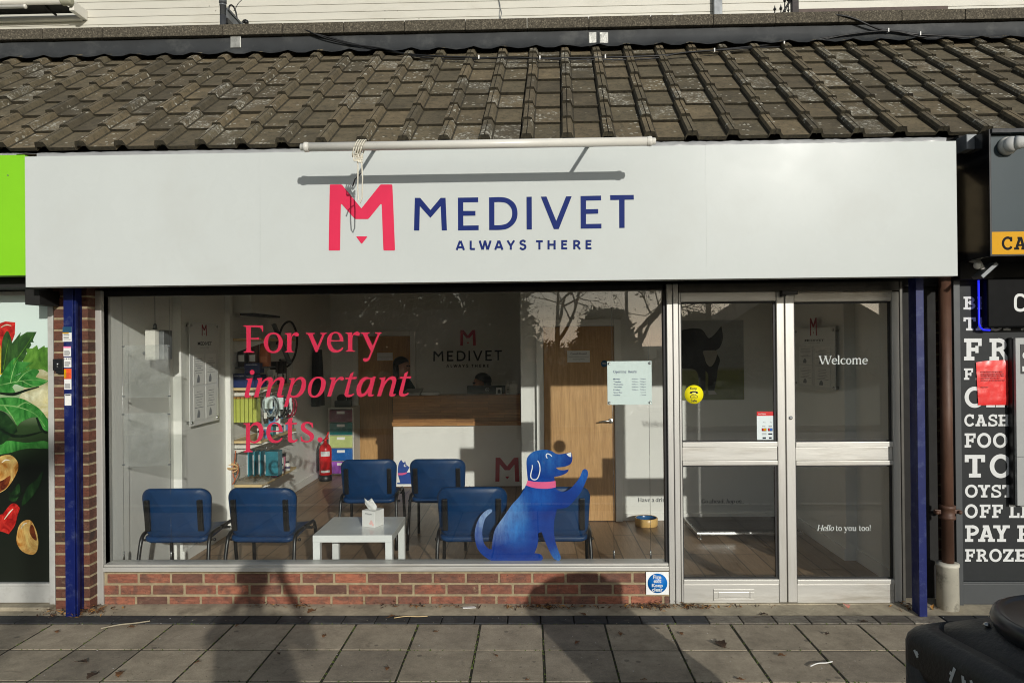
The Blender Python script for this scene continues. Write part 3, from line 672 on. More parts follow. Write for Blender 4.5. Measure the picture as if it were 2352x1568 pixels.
# stall riser of real bricks
XL, XR = at(238, 1350, 0).x, at(1537, 1350, 0).x
mb = MB(); mb.mi = 1; mb.box(XL, XR, .004, .10, -.05, .232)
mb.mi = 0
for r in range(3):
    z0 = -.004 + r * .0785; x = XL - (.115 if r % 2 else 0) + (.02 if r == 2 else 0)
    while x < XR:
        a, b = max(x + .006, XL), min(x + .219, XR)
        if b - a > .02: mb.box(a, b, random.uniform(-.003, .001), .05, z0 + .0055, z0 + .0685, .0035, 1)
        x += .229
mb.build('stall_riser', [M['brick'], M['mortar']], shop)
def brick_pier(x0, x1, y0, y1, z1, name, m, parent):
    mb = MB(); mb.mi = 1; mb.box(x0 + .003, x1 - .003, y0 + .003, y1 - .004, -.05, z1); mb.mi = 0
    z = .012; r = 0
    while z < z1:
        xs = [x0, x1] if x1 - x0 < .3 else None
        zt = min(z + .0645, z1)
        if r % 2:
            cut = x0 + (x1 - x0) * .5
            mb.box(x0, cut - .004, y0 + random.uniform(-.002, .002), y1, z, zt, .004, 1); mb.box(cut + .004, x1, y0 + random.uniform(-.002, .002), y1, z, zt, .004, 1)
        else: mb.box(x0, x1, y0 + random.uniform(-.002, .002), y1, z, zt, .004, 1)
        z += .0768; r += 1
    return mb.build(name, [m, M['mortar']], parent)
brick_pier(at(124, 1000, -.1).x, at(203, 1000, -.1).x, -.10, .06, 2.35, 'brick_pier', M['brick_dark'], shop)
brick_pier(at(2100, 1000, .22).x, at(2190, 1000, .22).x, .22, .4, 2.35, 'brick_pier', M['brick_dark'], shop)
# soffit and lintel behind the fascia, dark reveal right of the doors
B(at(70, 650, -.4).x, at(2200, 650, -.4).x, -.30, .40, 2.235, 2.30).build('soffit', M['soffit'], shop)
B(-3.6, 3.5, .055, .16, 2.17, 2.40).build('lintel', M['soffit'], shop)
B(at(2077, 1000, .0).x, at(2112, 1000, .1).x + .12, .101, .117, 0.001, 2.2).build('door_reveal', M['soffit'], shop)
B(-3.7, 3.7, .1, .25, 2.3, 3.0).build('front_wall', M['mortar'], shop)

# main window
wx0, wx1 = at(245, 1000, .05).x, at(1525, 1000, .05).x
fr = MB()
jx0, jx1 = at(220, 1000, .0).x, at(237, 1000, .0).x
fr.box(jx0, jx1, -.012, .10, .01, 2.2, .004)
kx0, kx1 = at(1534, 1000, .0).x, at(1547, 1000, .0).x
kx2 = at(1560, 1000, .0).x
win = fr.build('window', M['alu'], shop)
fr = MB(); fr.box(kx0, kx1, -.004, .10, .012, 2.2, .004); fr.box(kx1 + .003, kx2, -.012, .10, .012, 2.2, .004); fr.build('jamb', M['alu'], win)
g = MB(); g.box(jx1, wx0 + .002, .02, .07, .25, 2.2); g.box(wx1 - .002, kx0, .02, .07, .25, 2.2); g.box(wx0, wx1, .045, .062, .262, .274); g.box(jx1, kx0, .02, .07, 2.162, 2.2)
g.build('gasket', M['gasket'], win)
sl = MB(); zs0, zs1 = at(880, 1311, -.02).z, at(880, 1293, -.02).z
sl.box(at(237, 1300, -.02).x, at(1536, 1300, -.02).x, -.028, .10, zs0, zs0 + (zs1 - zs0) * .55, .003)
sl.box(at(237, 1300, -.02).x, at(1536, 1300, -.02).x, -.010, .10, zs0 + (zs1 - zs0) * .55 + .001, zs1 - .008, .002)
sl.build('sill', M['alu_h'], win)
B(wx0 + .0005, wx1 - .0005, .05, .056, .272, 2.163).build('pane', M['glass'], win)
mb = MB(); slogan(mb, .0575); mb.build('slogan_lettering', M['pink'], win, recalc=False)

# entrance doors: two aluminium leaves
def leaf(name, sx0, sx1, gx0, gx1, ox0, ox1, label, with_slot):
    """sx stile outer/inner edges on each side, gx glass"""
    X = lambda p: at(p, 1000, 0).x
    mb = MB(); z = lambda p: at((gx0 + gx1) / 2, p, 0).z
    xa, xb = X(sx0[1]) + .0005, X(sx1[0]) - .0005
    mb_h = MB()
    for t, b, y in ((671, 692, .002), (1014.5, 1026, -.004), (1026.6, 1057.5, .006), (1058, 1068, -.004), (1330, 1341, -.003), (1341.6, 1390, .004)):
        mb_h.box(xa, xb, y, .043, z(b), z(t), .003)
    d = mb_h2 = None
    m1 = MB(); m1.box(X(sx0[0]) + .0015, X(sx0[1]) - .0015, 0.0, .045, .022, z(671), .004); d = m1.build(name, M['alu'], shop); d['label'] = label
    m1 = MB(); m1.box(X(sx1[0]) + .0015, X(sx1[1]) - .0015, 0.0, .045, .022, z(671), .004); m1.build('stile', M['alu'], d)
    mb_h.build_split('rail', M['alu_h'], d)
    bd = MB()
    for t, b in ((692.5, 1014), (1068.5, 1329.5)):
        bd.box(X(gx0) - .004, X(gx0) + .004, .018, .03, z(b), z(t)); bd.box(X(gx1) - .004, X(gx1) + .010, .018, .03, z(b), z(t))
        bd.box(xa, xb, .019, .029, z(t) - .012, z(t)); bd.box(xa, xb, .019, .029, z(b), z(b) + .008)
    bd.build_split('glazing_bead', M['gasket'], d)
    for t, b in ((692.5, 1014), (1068.5, 1329.5)):
        B(xa + .001, xb - .001, .030, .036, z(b) + .0005, z(t) - .0005).build('pane', M['glass'], d)
    if with_slot:
        lb = MB(); x0, x1, z0, z1 = rc(1639, 1352.5, 1733, 1378.5, 0)
        lb.box(x0, x1, -.002, .01, z1 - .016, z1, .002); lb.box(x0, x1, -.002, .01, z0, z0 + .014, .002)
        lb.box(x0, x0 + .03, -.002, .01, z0 + .0145, z1 - .0165, .002); lb.box(x1 - .03, x1, -.002, .01, z0 + .0145, z1 - .0165, .002)
        lb.box(x0 + .031, x1 - .031, .001, .008, z0 + .02, z1 - .019, .004)
        lb.build('letter_box', M['alu_h'], d)
    return d
dl = leaf('door', (1561.5, 1567), (1786, 1804.5), 1568, 1782, 0, 0, 'left aluminium door leaf with a letter box slot in its bottom rail', True)
dr = leaf('door', (1806, 1827.5), (2051, 2069), 1829, 2047, 0, 0, 'right aluminium door leaf with the white welcome lettering', False)
mb = MB(); c = at(1816, 959, 0); mb.lathe([(.013, 0), (.013, -.004), (.010, -.007), (.0, -.007)], (c.x, 0, c.z), 20, 'y'); mb.mi = 1
mb.box(c.x - .0015, c.x + .0015, -.0085, -.006, c.z - .007, c.z + .002)
mb.build('lock_cylinder', [M['steel'], M['gasket']], dr)
mb = MB(); fY = onY(.0375)
def wtext(mb, txt, px0, px1, py, fn, ital=(), extra=1.0):
    w = serif_width(txt); k = (px1 - px0) / w * 245
    serif(mb, txt, lambda a, b: fn(a, py - (b - 0)), px0, 0, k, ital)
wtext(mb, 'Welcome', 1881, 1993, 836.5, fY); mb.build('welcome_lettering', M['letter_white'], dr, recalc=False)
mb = MB(); wtext(mb, 'Hello to you too!', 1876, 2003, 1218.5, fY, ('Hello',)); mb.build('greeting_lettering', M['letter_white'], dr, recalc=False)
df = MB()
df.box(at(1560, 700, 0).x, at(2069, 700, 0).x, .003, .06, at(1800, 669.5, 0).z, 2.2)
df.box(at(2069.5, 1000, 0).x, at(2076, 1000, 0).x, -.004, .10, .01, 2.2, .003)
df.build('door_frame', mat('dark_aged_frame', S(74, 72, 66), .5, .3, .2, 6), shop)
mb = MB(); x0, x1, z0, z1 = rc(1793, 667, 1830, 681, -.02); mb.box(x0, x1, -.045, -.001, z0 + .012, z1, .004); mb.box(x0, x0 + .03, -.04, -.001, z0, z0 + .011, .003)
mb.build('door_catch', M['black_plastic'], shop)
B(at(1550, 1392, 0).x, at(2076, 1392, 0).x, -.02, .12, 0, .019, .003).build('threshold', M['concrete'], shop)

# interior shell of the shop (faces the rooms, built with thickness)
IL, IR, BK, ZC = -3.0, 2.66, 5.5, 2.56
B(IL - .2, IR + .3, .10, BK + .1, -.1, .0).build('floor', M['floor_wood'], shop)
B(IL - .2, IR + .3, .12, BK + .1, ZC, ZC + .1).build('ceiling', M['ceiling'], shop)
mb = MB()
mb.box(IL - .15, IL, .10, 1.0, .001, ZC); mb.box(IL - .15, -2.93, 1.0005, BK, .001, ZC)
mb.box(IR, IR + .15, .12, 1.0, .001, ZC); mb.box(2.57, IR + .15, 1.0005, BK, .001, ZC)
mb.box(-3.1, 2.8, BK + .0005, BK + .12, .001, ZC)
mb.box(-.10, 2.5695, 2.37, 2.49, .001, ZC); mb.box(-.10, .02, 2.4905, BK - .001, .001, ZC)
mb.build('interior_wall', M['white_wall'], shop)
mb = MB()
mb.box(-2.9295, -2.915, 1.0, BK - .02, .001, .09); mb.box(2.555, 2.5695, 1.0, 2.36, .001, .10); mb.box(2.645, 2.6595, .13, .99, .001, .10)
for a, b in ((-.1, .02), (.83, 2.55)): mb.box(a, b, 2.353, 2.3695, .001, .07)
mb.mi = 1; 
mb.build_split('skirting', [M['white_trim']], shop)
mb = MB(); mb.mi = 0; mb.box(-2.9295, -2.88, 1.86, 1.93, .001, 2.3, .003); mb.build('wall_trim', M['white_trim'], shop)
mb = MB()
for k in range(14): mb.box(-2.9295, -2.921, 1.935, 3.05, .30 + k * .15, .30 + k * .15 + .143, .002, 1)
mb.build('slat_panel', M['white_trim'], shop)
# internal doors
def oak_door(name, x0, x1, Y, top, label, plaque=None, disc=None, handle=None, txt=None):
    d = B(x0, x1, Y - .045, Y - .012, .008, top, .002).build('internal_door', M['oak'], shop); d['label'] = label
    f = MB(); w = .075
    for a, b in ((x0 - w, x0 - .004), (x1 + .004, x1 + w)):
        f.box(a, b, Y - .06, Y - .001, .001, top + w, .006)
    f.box(x0 - .0035, x1 + .0035, Y - .0595, Y - .001, top + .004, top + w - .0005, .006)
    f.build('architrave', M['white_trim'], d)
    if handle:
        h = MB(); hx, hz = handle
        h.lathe([(.026, 0), (.026, -.01), (.022, -.012), (.0, -.012)], (hx, Y - .0455, hz), 20, 'y')
        h.tube([(hx, Y - .05, hz), (hx, Y - .095, hz), (hx - .02, Y - .105, hz + .001), (hx - .06, Y - .105, hz + .004), (hx - .125, Y - .10, hz - .006)], .009, 10, rad=[.009, .009, .0095, .009, .007])
        h.build('handle', M['steel'], d)
    if plaque:
        px0, px1, pz0, pz1 = plaque; pm = MB(); pm.box(px0, px1, Y - .050, Y - .0455, pz0, pz1, .001); pm.mi = 1
        fn = onXZ(Y - .0507); wd_ = px1 - px0; h_ = pz1 - pz0
        kk = wd_ * .72 / serif_width('Consult Room i') * 245
        if txt: serif(pm, txt, fn, px0 + wd_ * .14, pz0 + h_ * .66, kk)
        put_font(pm, 'Veterinary Nurse', fn, px0 + wd_ * .24, px0 + wd_ * .76, pz0 + h_ * .2, pz0 + h_ * .32)
        pm.box(px0 + wd_ * .06, px1 - wd_ * .06, Y - .0508, Y - .05, pz0 + h_ * .46, pz0 + h_ * .475)
        if txt: put_font(pm, '2', fn, px0 + wd_ * .8, px0 + wd_ * .86, pz0 + h_ * .66, pz0 + h_ * .86)
        pm.build('name_plate', [M['paper'], M['ink']], d)
    if disc:
        dm = MB(); dm.lathe([(.034, 0), (.034, -.003), (0, -.003)], (disc[0], Y - .0455, disc[1]), 24, 'y'); dm.mi = 1
        for k in range(2): dm.box(disc[0] - .02, disc[0] + .02, Y - .0495, Y - .0487, disc[1] + .006 - k * .014, disc[1] + .01 - k * .014)
        dm.build('fire_door_disc', [mat('blue_disc', S(16, 84, 128), .4), M['letter_white']], d)
    return d
x0, x1, z0, z1 = rc(1250, 750, 1411, 1195, 2.34)
p = rc(1303, 805, 1355, 832, 2.32); hd = at(1403, 966, 2.32); dc = at(1388, 835, 2.32)
oak_door('oak', x0, x1, 2.37, z1, 'oak veneer door with a lever handle beside the opening hours board', p, (dc.x, dc.z), (hd.x, hd.z), 'Consult Room')
x0, x1, z0, z1 = rc(824, 772, 943, 1083, 5.46)
p = rc(866, 810, 902, 828, 5.45); dc = at(933, 830, 5.45)
oak_door('oak', x0, x1, BK, z1, 'shaded oak veneer door on the back wall behind the reception', p, (dc.x, dc.z), None, None)
# wall lettering inside
mb = MB(); f = onY(2.3685); wtext(mb, 'Have a drink', 1465, 1536, 1152, f); mb.build('wall_lettering', M['ink'], shop, recalc=False); mb = MB(); wtext(mb, 'Go ahead, hop on...', 1611, 1712, 1155, f, ('hop', 'on...'))
mb.build('wall_lettering', M['ink'], shop, recalc=False)
k = (1153 - 995) / (2237 - 670)
mb = MB(); f = onY(BK - .002)
fw = lambda x, y: f(995 + (x - 670) * k, 829.5 + (y - 396) * k)
wordmark(mb, fw); mb.build('wall_wordmark', M['ink'], shop, recalc=False)
k2 = 36 / 474.
mb = MB(); emblem(mb, lambda x, y: f(1057 + (x - 62) * k2, 793 + (y - 535) * k2)); mb.build('wall_emblem', mat('dark_pink_vinyl', S(190, 40, 70), .5), shop, recalc=False)

# roof: individually laid interlocking tiles, slightly skewed to the front
roof_mb = MB(); PIT = R(38.2); GA, CW, SK = .337, .3, .046
cS, sS = math.cos(PIT), math.sin(PIT)
Y0, Z0 = .30, 3.27
ux = Vector((1, 0, 0)); uu = Vector((SK * cS, cS, sS)).normalized(); un = Vector((0, -sS, cS))
prof = [(0, .0), (.005, .022), (.014, .044), (.042, .047), (.0455, .034), (.049, .047), (.076, .045), (.092, .007), (.104, .0), (.296, .0)]
org = Vector((at(1302, 320, Y0).x + SK * .0, Y0, Z0))
for c in range(9):
    for k in range(-30, 28):
        o = org + uu * (GA * c) + ux * (CW * k - .044 + random.uniform(-.004, .004)) + un * random.uniform(-.002, .003)
        L = GA + .05; tilt = .025; lo = .0
        e = random.uniform(-.006, .006)
        bot, top, bot2 = [], [], []
        for (a, h) in prof:
            bot.append(o + ux * a + uu * (e + random.uniform(-.0015, .0015)) + un * (h + tilt))
            top.append(o + ux * a + uu * L + un * h)
            bot2.append(o + ux * a + uu * (e + .006) + un * (h * .75 + tilt - .029 + random.uniform(-.003, .003)))
        V = [[roof_mb.bm.verts.new(q) for q in row] for row in (bot2, bot, top)]
        for q_, (r0, r1) in enumerate(zip(V, V[1:])):
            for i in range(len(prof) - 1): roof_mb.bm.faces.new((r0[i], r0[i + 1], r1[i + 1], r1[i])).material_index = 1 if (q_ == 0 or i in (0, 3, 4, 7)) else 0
        roof_mb.bm.faces.new((V[0][0], V[1][0], V[2][0])); roof_mb.bm.faces.new((V[0][-1], V[2][-1], V[1][-1]))
roof = roof_mb.build('roof', [M['tile'], M['tile_edge']], shop)
mb = MB()
a = org - uu * .02 + un * -.03
mb.face([(-9, a.y, a.z), (9, a.y, a.z), (9, a.y + 2.6 * cS, a.z + 2.6 * sS), (-9, a.y + 2.6 * cS, a.z + 2.6 * sS)])
mb.box(-9, 9, a.y + .02, a.y + .06, a.z - .25, a.z - .002)
mb.build('roof_underlay', M['soffit'], roof)
# parapet with lead flashing and coping
YP = 2.07
zt = at(1218, 73, YP).z; zb = at(1218, 112, YP).z
B(-9.6, 9.6, YP + .03, YP + .25, zb - .5, zt + .05).build('parapet_wall', M['soffit'], shop)
fl = MB(); n_ = 210; rowsf = []
for j, (u, dy) in enumerate(((1.0, .0), (.62, -.004), (.25, -.012), (-.05, -.05), (-.36, -.16))):
    row = []
    for i in range(n_ + 1):
        x = -9 + 18 * i / n_
        ph = math.cos(2 * math.pi * ((x - org.x - SK * 2) / CW) ) * .5 + .5
        wav = ph ** 2 * (.0 if j < 2 else (.006, .016, .030)[j - 2])
        row.append(Vector((x, YP + dy + .002 * math.sin(x * 9 + j * 2), zb + (zt - zb) * u + wav + (.004 * math.sin(x * 23) if j == 0 else 0))))
    rowsf.append(row)
fl.loft(rowsf, cap=False, closed=False)
fl.build('lead_flashing', M['lead'], roof, recalc=False)
fp = MB()
for px, w in ((541, 24), (1361, 18), (1387, 20)):
    x0, x1, z0_, z1_ = rc(px - w / 2, 74, px + w / 2, 110, YP - .02)
    fp.box(x0, x1, YP - .022, YP - .005, z0_, z1_, .006)
fp.build_split('foil_patch', M['foil_old'], roof)
cp = MB(); zc0, zc1 = at(1218, 66, YP - .05).z, at(1218, 41, YP - .05).z
x = -9.6
while x < 9.6:
    cp.box(x + .002, x + .598, YP - .05, YP + .34, zc0, zc1 + random.uniform(-.002, .002), .008, 2); x += .6
cp.build('coping', M['coping'], shop)
B(-9.6, 9.6, YP + .3, 8.6, zc0 - .25, zc0 - .15).build('flat_roof', M['asphalt'], shop)
B(-9.6, 9.6, 5.7, 8.5, -.1, -.02).build('back_floor', M['soffit'], shop)
# foil flashing over the top of the fascia
fo = MB(); n_ = 90
for (pa, pb, yo) in ((0, 60, 0), (105, 1240, 0), (1236, 2153, -.01)):
    xa, xb = at(pa, 340, -.3).x, at(pb, 330, -.3).x; rows = []
    for j, (dy, zz) in enumerate(((-.385 + yo, -.01), (-.39 + yo, .036), (-.30 + yo, .062), (.1, .15), (.30, .205))):
        rows.append([Vector((xa + (xb - xa) * i / n_, dy + .004 * math.sin(i * 1.7 + j), at(xa * 330 + 1218, 344, -.42).z * 0 + 3.025 + zz + random.uniform(-.004, .004))) for i in range(n_ + 1)])
    fo.loft(rows, cap=False, closed=False)
fo.build('eaves_flashing', M['foil'], shop, recalc=False)

# ------------------------------------------------------------------ fascia sign
YS = -.45
tl, tr, bl, br = at(58, 357, YS), at(2197, 327, YS), at(58, 656, YS), at(2199, 637, YS)
SX0, SX1, SZ0, SZ1 = (tl.x + bl.x) / 2, (tr.x + br.x) / 2, (bl.z + br.z) / 2, (tl.z + tr.z) / 2
sign = thing('fascia_sign', 'long white fascia board with a pink M emblem and navy lettering above the shop front', 'sign', ((SX0 + SX1) / 2, YS, SZ0))
mb = MB(); cuts = [SX0, at(598, 500, YS).x, at(1622, 480, YS).x, SX1]
for a, b in zip(cuts, cuts[1:]): mb.box(a + .0002, b - .0002, YS, YS + .1, SZ0, SZ1)
mb.build('board', M['white_sign'], sign)
mb = MB(); f = onY(YS - .0015)
fs = lambda x, y: f((1280 + x / 1.7818) * .57422, (700 + y / 1.7818) * .57422)
emblem(mb, fs); mb.build('emblem', M['pink'], sign, recalc=False)
mb = MB(); wordmark(mb, fs); mb.build('lettering', M['navy'], sign, recalc=False)
mb = MB(); mb.box(SX0 + .3, SX0 + .36, YS + .11, -.1, SZ0 + .2, SZ0 + .25); mb.box(SX1 - .2, SX1 - .14, YS + .11, .1, SZ0 + .2, SZ0 + .25)
mb.box(SX0 + .02, SX1 - .02, YS + .1, .09, SZ1 - .05, SZ1 - .02); mb.build_split('bracket', M['soffit'], sign)

# light bar above the sign
YB = YS - .365
ba, bb = at(690, 338, YB), at(1506, 325, YB); bz = (ba.z + bb.z) / 2
bar = thing('sign_light_bar', 'white tubular light bar on two arms above the white fascia board', 'light', ((ba.x + bb.x) / 2, YB, bz))
rb = .0255
mb = MB(); mb.lathe([(rb, ba.x + .035), (rb, bb.x - .035)], (0, YB, bz), 24, 'x'); mb.build('tube', M['white_plastic'], bar)
for s, x in ((1, ba.x), (-1, bb.x)):
    mb = MB(); mb.lathe([(rb * .6, x + s * .0), (rb * .78, x + s * .003), (rb * .8, x + s * .022), (rb * 1.02, x + s * .0225), (rb * 1.14, x + s * .026), (rb * 1.14, x + s * .038), (rb * 1.05, x + s * .042), (rb * 1.12, x + s * .046), (rb * 1.03, x + s * .05)], (0, YB, bz), 24, 'x')
    mb.build('end_cap', M['white_plastic'], bar)
for px in (862, 1352):
    q = at(px, 349, YS); mb = MB()
    zz = SZ1 - .008
    mb.tube([(q.x, YS + .03, SZ1 + .012), (q.x, YS - .03, SZ1 + .006), (q.x, YB + rb, bz - .003)], .011, 10); mb.mi = 0
    mb.box(q.x - .03, q.x + .03, YS - .004, YS + .06, SZ1 + .001, SZ1 + .012, .002)
    mb.build('arm', M['white_plastic'], bar)
def coil():
    c = at(822, 345, YB); out = []
    for k in range(4):
        pth = []
        for i in range(25):
            a = 2 * math.pi * i / 24
            pth.append((c.x - .012 + k * .014 + .018 * math.sin(a), YB - (rb + .008) * math.cos(a), bz - .012 + (rb + .022) * math.sin(a)))
        out.append(pth)
    return out
mb = MB()
for pth in coil(): mb.tube(pth, .004, 6)
kx = at(822, 372, YB).x
for i in range(5):
    a = i * 1.3; mb.tube([(kx - .02, YB - .02, bz - .05), (kx + .02 * math.cos(a), YB - .03, bz - .075 - .006 * i), (kx + .035, YB - .02, bz - .06 - .01 * i)], .004, 6)
lo = at(828, 467, YB)
mb.tube([(kx, YB - .02, bz - .055), (lo.x - .008, YB - .02, bz - .12), (lo.x - .012, YB - .015, lo.z + .08), (lo.x - .010, YB - .01, lo.z + .02), (lo.x, YB - .01, lo.z), (lo.x + .012, YB - .012, lo.z + .03), (lo.x + .018, YB - .02, lo.z + .14), (lo.x + .014, YB - .02, bz - .11), (lo.x - .005, YB - .03, bz - .055), (kx - .01, YB - .03, bz - .052)], .0042, 7)
mb.mi = 1; mb.tube([(lo.x + .005, YB - .005, lo.z + .17), (lo.x - .03, YB + .0, lo.z + .14), (lo.x - .045, YB, lo.z + .10)], .004, 6)
mb.build('coiled_flex', [M['cable_white'], M['cable_black']], bar)
# ------------------------------------------------------------------ things fixed to the front
def decal(mb, spec, fn, k=6): add2d(mb, [cr_path(s, True, k) for s in ([spec] if isinstance(spec, str) else spec)], fn, False)
# roller shutter guide rails
for px0, px1, px2, lab, ytop in ((148, 170, 179, 'blue steel shutter guide rail with small stickers on the left brick pier', 2.2), (2108, 2126, 2129, 'plain blue steel shutter guide rail between the doors and the drainpipe', 2.2)):
    left = px0 < 1000
    xa, xb = at(px0, 1050, -.215).x, at(px1, 1050, -.215).x
    rail = thing('shutter_rail', lab, 'shutter rail', ((xa + xb) / 2, -.2, 0))
    mb = MB(); mb.box(xa, xb, -.215, -.192, .006, 2.21, .002); mb.box(xa + .01, xb - .01, -.1915, -.105, .006, 2.21)
    if left:
        mb.box(xb + .0005, xb + .005, -.2, -.18, .006, 2.21, .001); mb.box(xb + .0065, xb + .011, -.205, -.18, .006, 2.21, .001)
    mb.build('rail', M['blue_rail'], rail)
    if left:
        for (a, b, c, d, cols) in ((655, 540, 749, 695, 'house'), (664, 745, 742, 848, 'pink'), (668, 860, 745, 965, 'white'), (670, 977, 747, 1085, 'orange'), (672, 1087, 746, 1195, 'white2'), (676, 1243, 745, 1362, 'code')):
            q = lambda X, Y_: (X * .21974, 631.6 + Y_ * .21974)
            x0, x1, z0, z1 = rc(*q(a, b), *q(c, d), -.216); h = z1 - z0; w = x1 - x0
            st = MB(); yy = -.2162
            st.box(x0, x1, yy, -.2151, z0, z1); st.mi = 1
            if cols == 'house': st.box(x0, x1, yy - .0004, yy, z0 + h * .6, z1); st.mi = 2; st.box(x0, x1 - w * .3, yy - .0007, yy - .0004, z0 + h * .55, z0 + h * .62)
            elif cols == 'pink': st.box(x0, x1, yy - .0004, yy, z1 - h * .16, z1)
            elif cols == 'orange': st.box(x0, x1, yy - .0004, yy, z0, z1); st.mi = 2; st.box(x0, x0 + w * .3, yy - .0007, yy - .0004, z0 + h * .1, z1 - h * .1); 
            elif cols == 'code': pass
            st.mi = 3
            if cols == 'white': put_font(st, 'J & S B', onXZ(yy - .0008), x0 + w * .05, x1 - w * .05, z1 - h * .24, z1 - h * .06, .02)
            for k in range(5):
                if cols == 'code': break
                zz = z0 + h * (.12 + .1 * k); st.box(x0 + w * .1, x1 - w * random.uniform(.1, .35), yy - .0009, yy - .0004, zz, zz + h * .035)
            if cols == 'code': st.box(x0 + w * .1, x1 - w * .1, yy - .0006, yy - .0001, z1 - h * .14, z1 - h * .05)
            c1 = {'house': S(20, 70, 100), 'pink': S(230, 120, 160), 'orange': S(226, 84, 36)}.get(cols, S(220, 220, 220))
            st.build('sticker', [M['paper'], mat('sticker_' + cols, c1, .5), M['yellow'], M['ink']], rail)
ks = thing('shutter_key_switch', 'small black key switch box on the brick pier beside the blue rail', 'key switch', (at(134, 836, -.12).x, -.12, at(134, 850, -.12).z))
x0, x1, z0, z1 = rc(122, 824, 145, 850.5, -.13)
mb = MB(); mb.box(x0, x1, -.135, -.103, z0, z1, .003); mb.box(x0 + .02, x1, -.13, -.103, z0 - .022, z0 - .0005, .002); mb.build('box', M['black_plastic'], ks)
mb = MB(); mb.lathe([(.008, 0), (.008, -.004), (0, -.004)], ((x0 + x1) / 2 , -.1355, (z0 + z1) / 2 + .006), 16, 'y'); mb.box((x0 + x1) / 2 - .004, (x0 + x1) / 2 + .004, -.139, -.1355, (z0 + z1) / 2 - .018, (z0 + z1) / 2 - .003, .001); mb.build('lock', M['steel'], ks)
# stickers on the glass and the riser
def round_sticker(name, label, cat, px, py, pr, Y):
    c = at(px, py, Y); r = (at(px + pr, py, Y) - at(px - pr, py, Y)).length / 2
    t = thing(name, label, cat, (c.x, Y, c.z - r)); return t, c, r
t, c, r = round_sticker('yellow_sticker', 'round yellow keep safe sticker with a telephone on the left door glass', 'sticker', 1594, 905.5, 21.6, .0285)
mb = MB(); mb.lathe([(r, 0), (r, -.0006), (0, -.0006)], (c.x, .029, c.z), 40, 'y', cap=False); mb.build('disc', mat('yellow_print', S(236, 224, 20), .4), t)
mb = MB(); f = onY(.0278); zf = lambda x, y: f(1550.3 + x * .2344, 666 + y * .2344)
zy = lambda x, y: zf(x, -y)
put_font(mb, 'Keep', zy, 149, 216, -982, -950, .02); put_font(mb, 'Safe', zy, 156, 215, -1096, -1068, .02)
decal(mb, "143,1012 148,998~ 165,990~ 187,988~ 208,990~ 224,998~ 229,1012 204,1014 202,1004~ 187,1002~ 170,1004~ 168,1014", zf)
decal(mb, ["150,1038 172,1018 200,1018 222,1038 222,1056 150,1056", "156,1040 175,1024 198,1024 216,1040 216,1050 156,1050"], zf)
for i in range(3):
    for j in range(3): add2d(mb, [rr_(174 + i * 10, 1026 + j * 8, 180 + i * 10, 1030 + j * 8)], zf)
mb.build('print', M['ink'], t, recalc=False)
x0, x1, z0, z1 = rc(1738.5, 944.5, 1784, 1013, .0285); h, w = z1 - z0, x1 - x0
t = thing('payment_sticker', 'white card payment sticker with a red top band on the left door glass', 'sticker', ((x0 + x1) / 2, .0285, z0))
B(x0, x1, .0286, .0295, z0, z1).build('sheet', mat('pale_sheet', S(208, 218, 218), .4, 0, .02), t)
B(x0, x1, .0281, .02855, z0 + h * .853, z1).build('band', M['red'], t)
mb = MB(); put_font(mb, 'worldpay', onXZ(.0278), x0 + w * .07, x0 + w * .46, z0 + h * .885, z0 + h * .95, .01); mb.build('lettering', M['letter_white'], t, recalc=False)
mb = MB(); mb.mi = 0; ff = onXZ(.0282)
put_font(mb, 'Pay', ff, x0 + w * .32, x0 + w * .44, z0 + h * .615, z0 + h * .65); put_font(mb, 'Pay', ff, x0 + w * .66, x0 + w * .78, z0 + h * .615, z0 + h * .65)
put_font(mb, 'pay', ff, x0 + w * .27, x0 + w * .43, z0 + h * .485, z0 + h * .52); put_font(mb, 'VISA', ff, x0 + w * .58, x0 + w * .76, z0 + h * .485, z0 + h * .525, .02)
for (a, b, cc, dd) in ((.24, .34, .48, .44), (.55, .34, .79, .44), (.24, .22, .48, .235), (.24, .255, .48, .27), (.57, .22, .77, .27), (.28, .08, .45, .14), (.6, .08, .74, .14)):
    mb.box(x0 + w * a, x0 + w * cc, .0282, .0286, z0 + h * b, z0 + h * dd)
mb.mi = 1
for a, cm in ((.32, 1), (.40, 2), (.63, 1), (.71, 3)):
    mb.mi = cm; mb.lathe([(w * .07, 0), (w * .07, -.0003), (0, -.0003)], (x0 + w * a, .0281 - cm * .0001, z0 + h * .39), 14, 'y', cap=False)
mb.build('print', [M['ink'], M['red'], M['yellow'], mat('blue_dot', S(40, 100, 190), .5)], t)
x0, x1, z0, z1 = rc(1484, 1312.5, 1536, 1364.4, -.006)
t = thing('fire_exit_sign', 'square white fire exit keep clear sign with a blue disc on the brick riser', 'sign', ((x0 + x1) / 2, -.006, z0))
B(x0, x1, -.008, -.0035, z0, z1).build('plate', M['decal_white'], t)
w = x1 - x0
mb = MB(); mb.lathe([(w * .435, 0), (w * .435, -.0005), (0, -.0005)], ((x0 + x1) / 2, -.0082, (z0 + z1) / 2), 44, 'y', cap=False); mb.build('disc', mat('mandatory_blue', S(0, 104, 184), .4, 0, .03), t)
mb = MB(); ff = onXZ(-.0092)
for s, a, b, zz in (('Fire', .31, .67, .70), ('exit', .33, .67, .52), ('Keep', .25, .74, .32), ('clear', .25, .74, .14)):
    put_font(mb, s, ff, x0 + w * a, x0 + w * b, z0 + w * zz - (w * .03 if s == 'Keep' else 0), z0 + w * (zz + .165), .03)
mb.build('lettering', M['letter_white'], t, recalc=False)

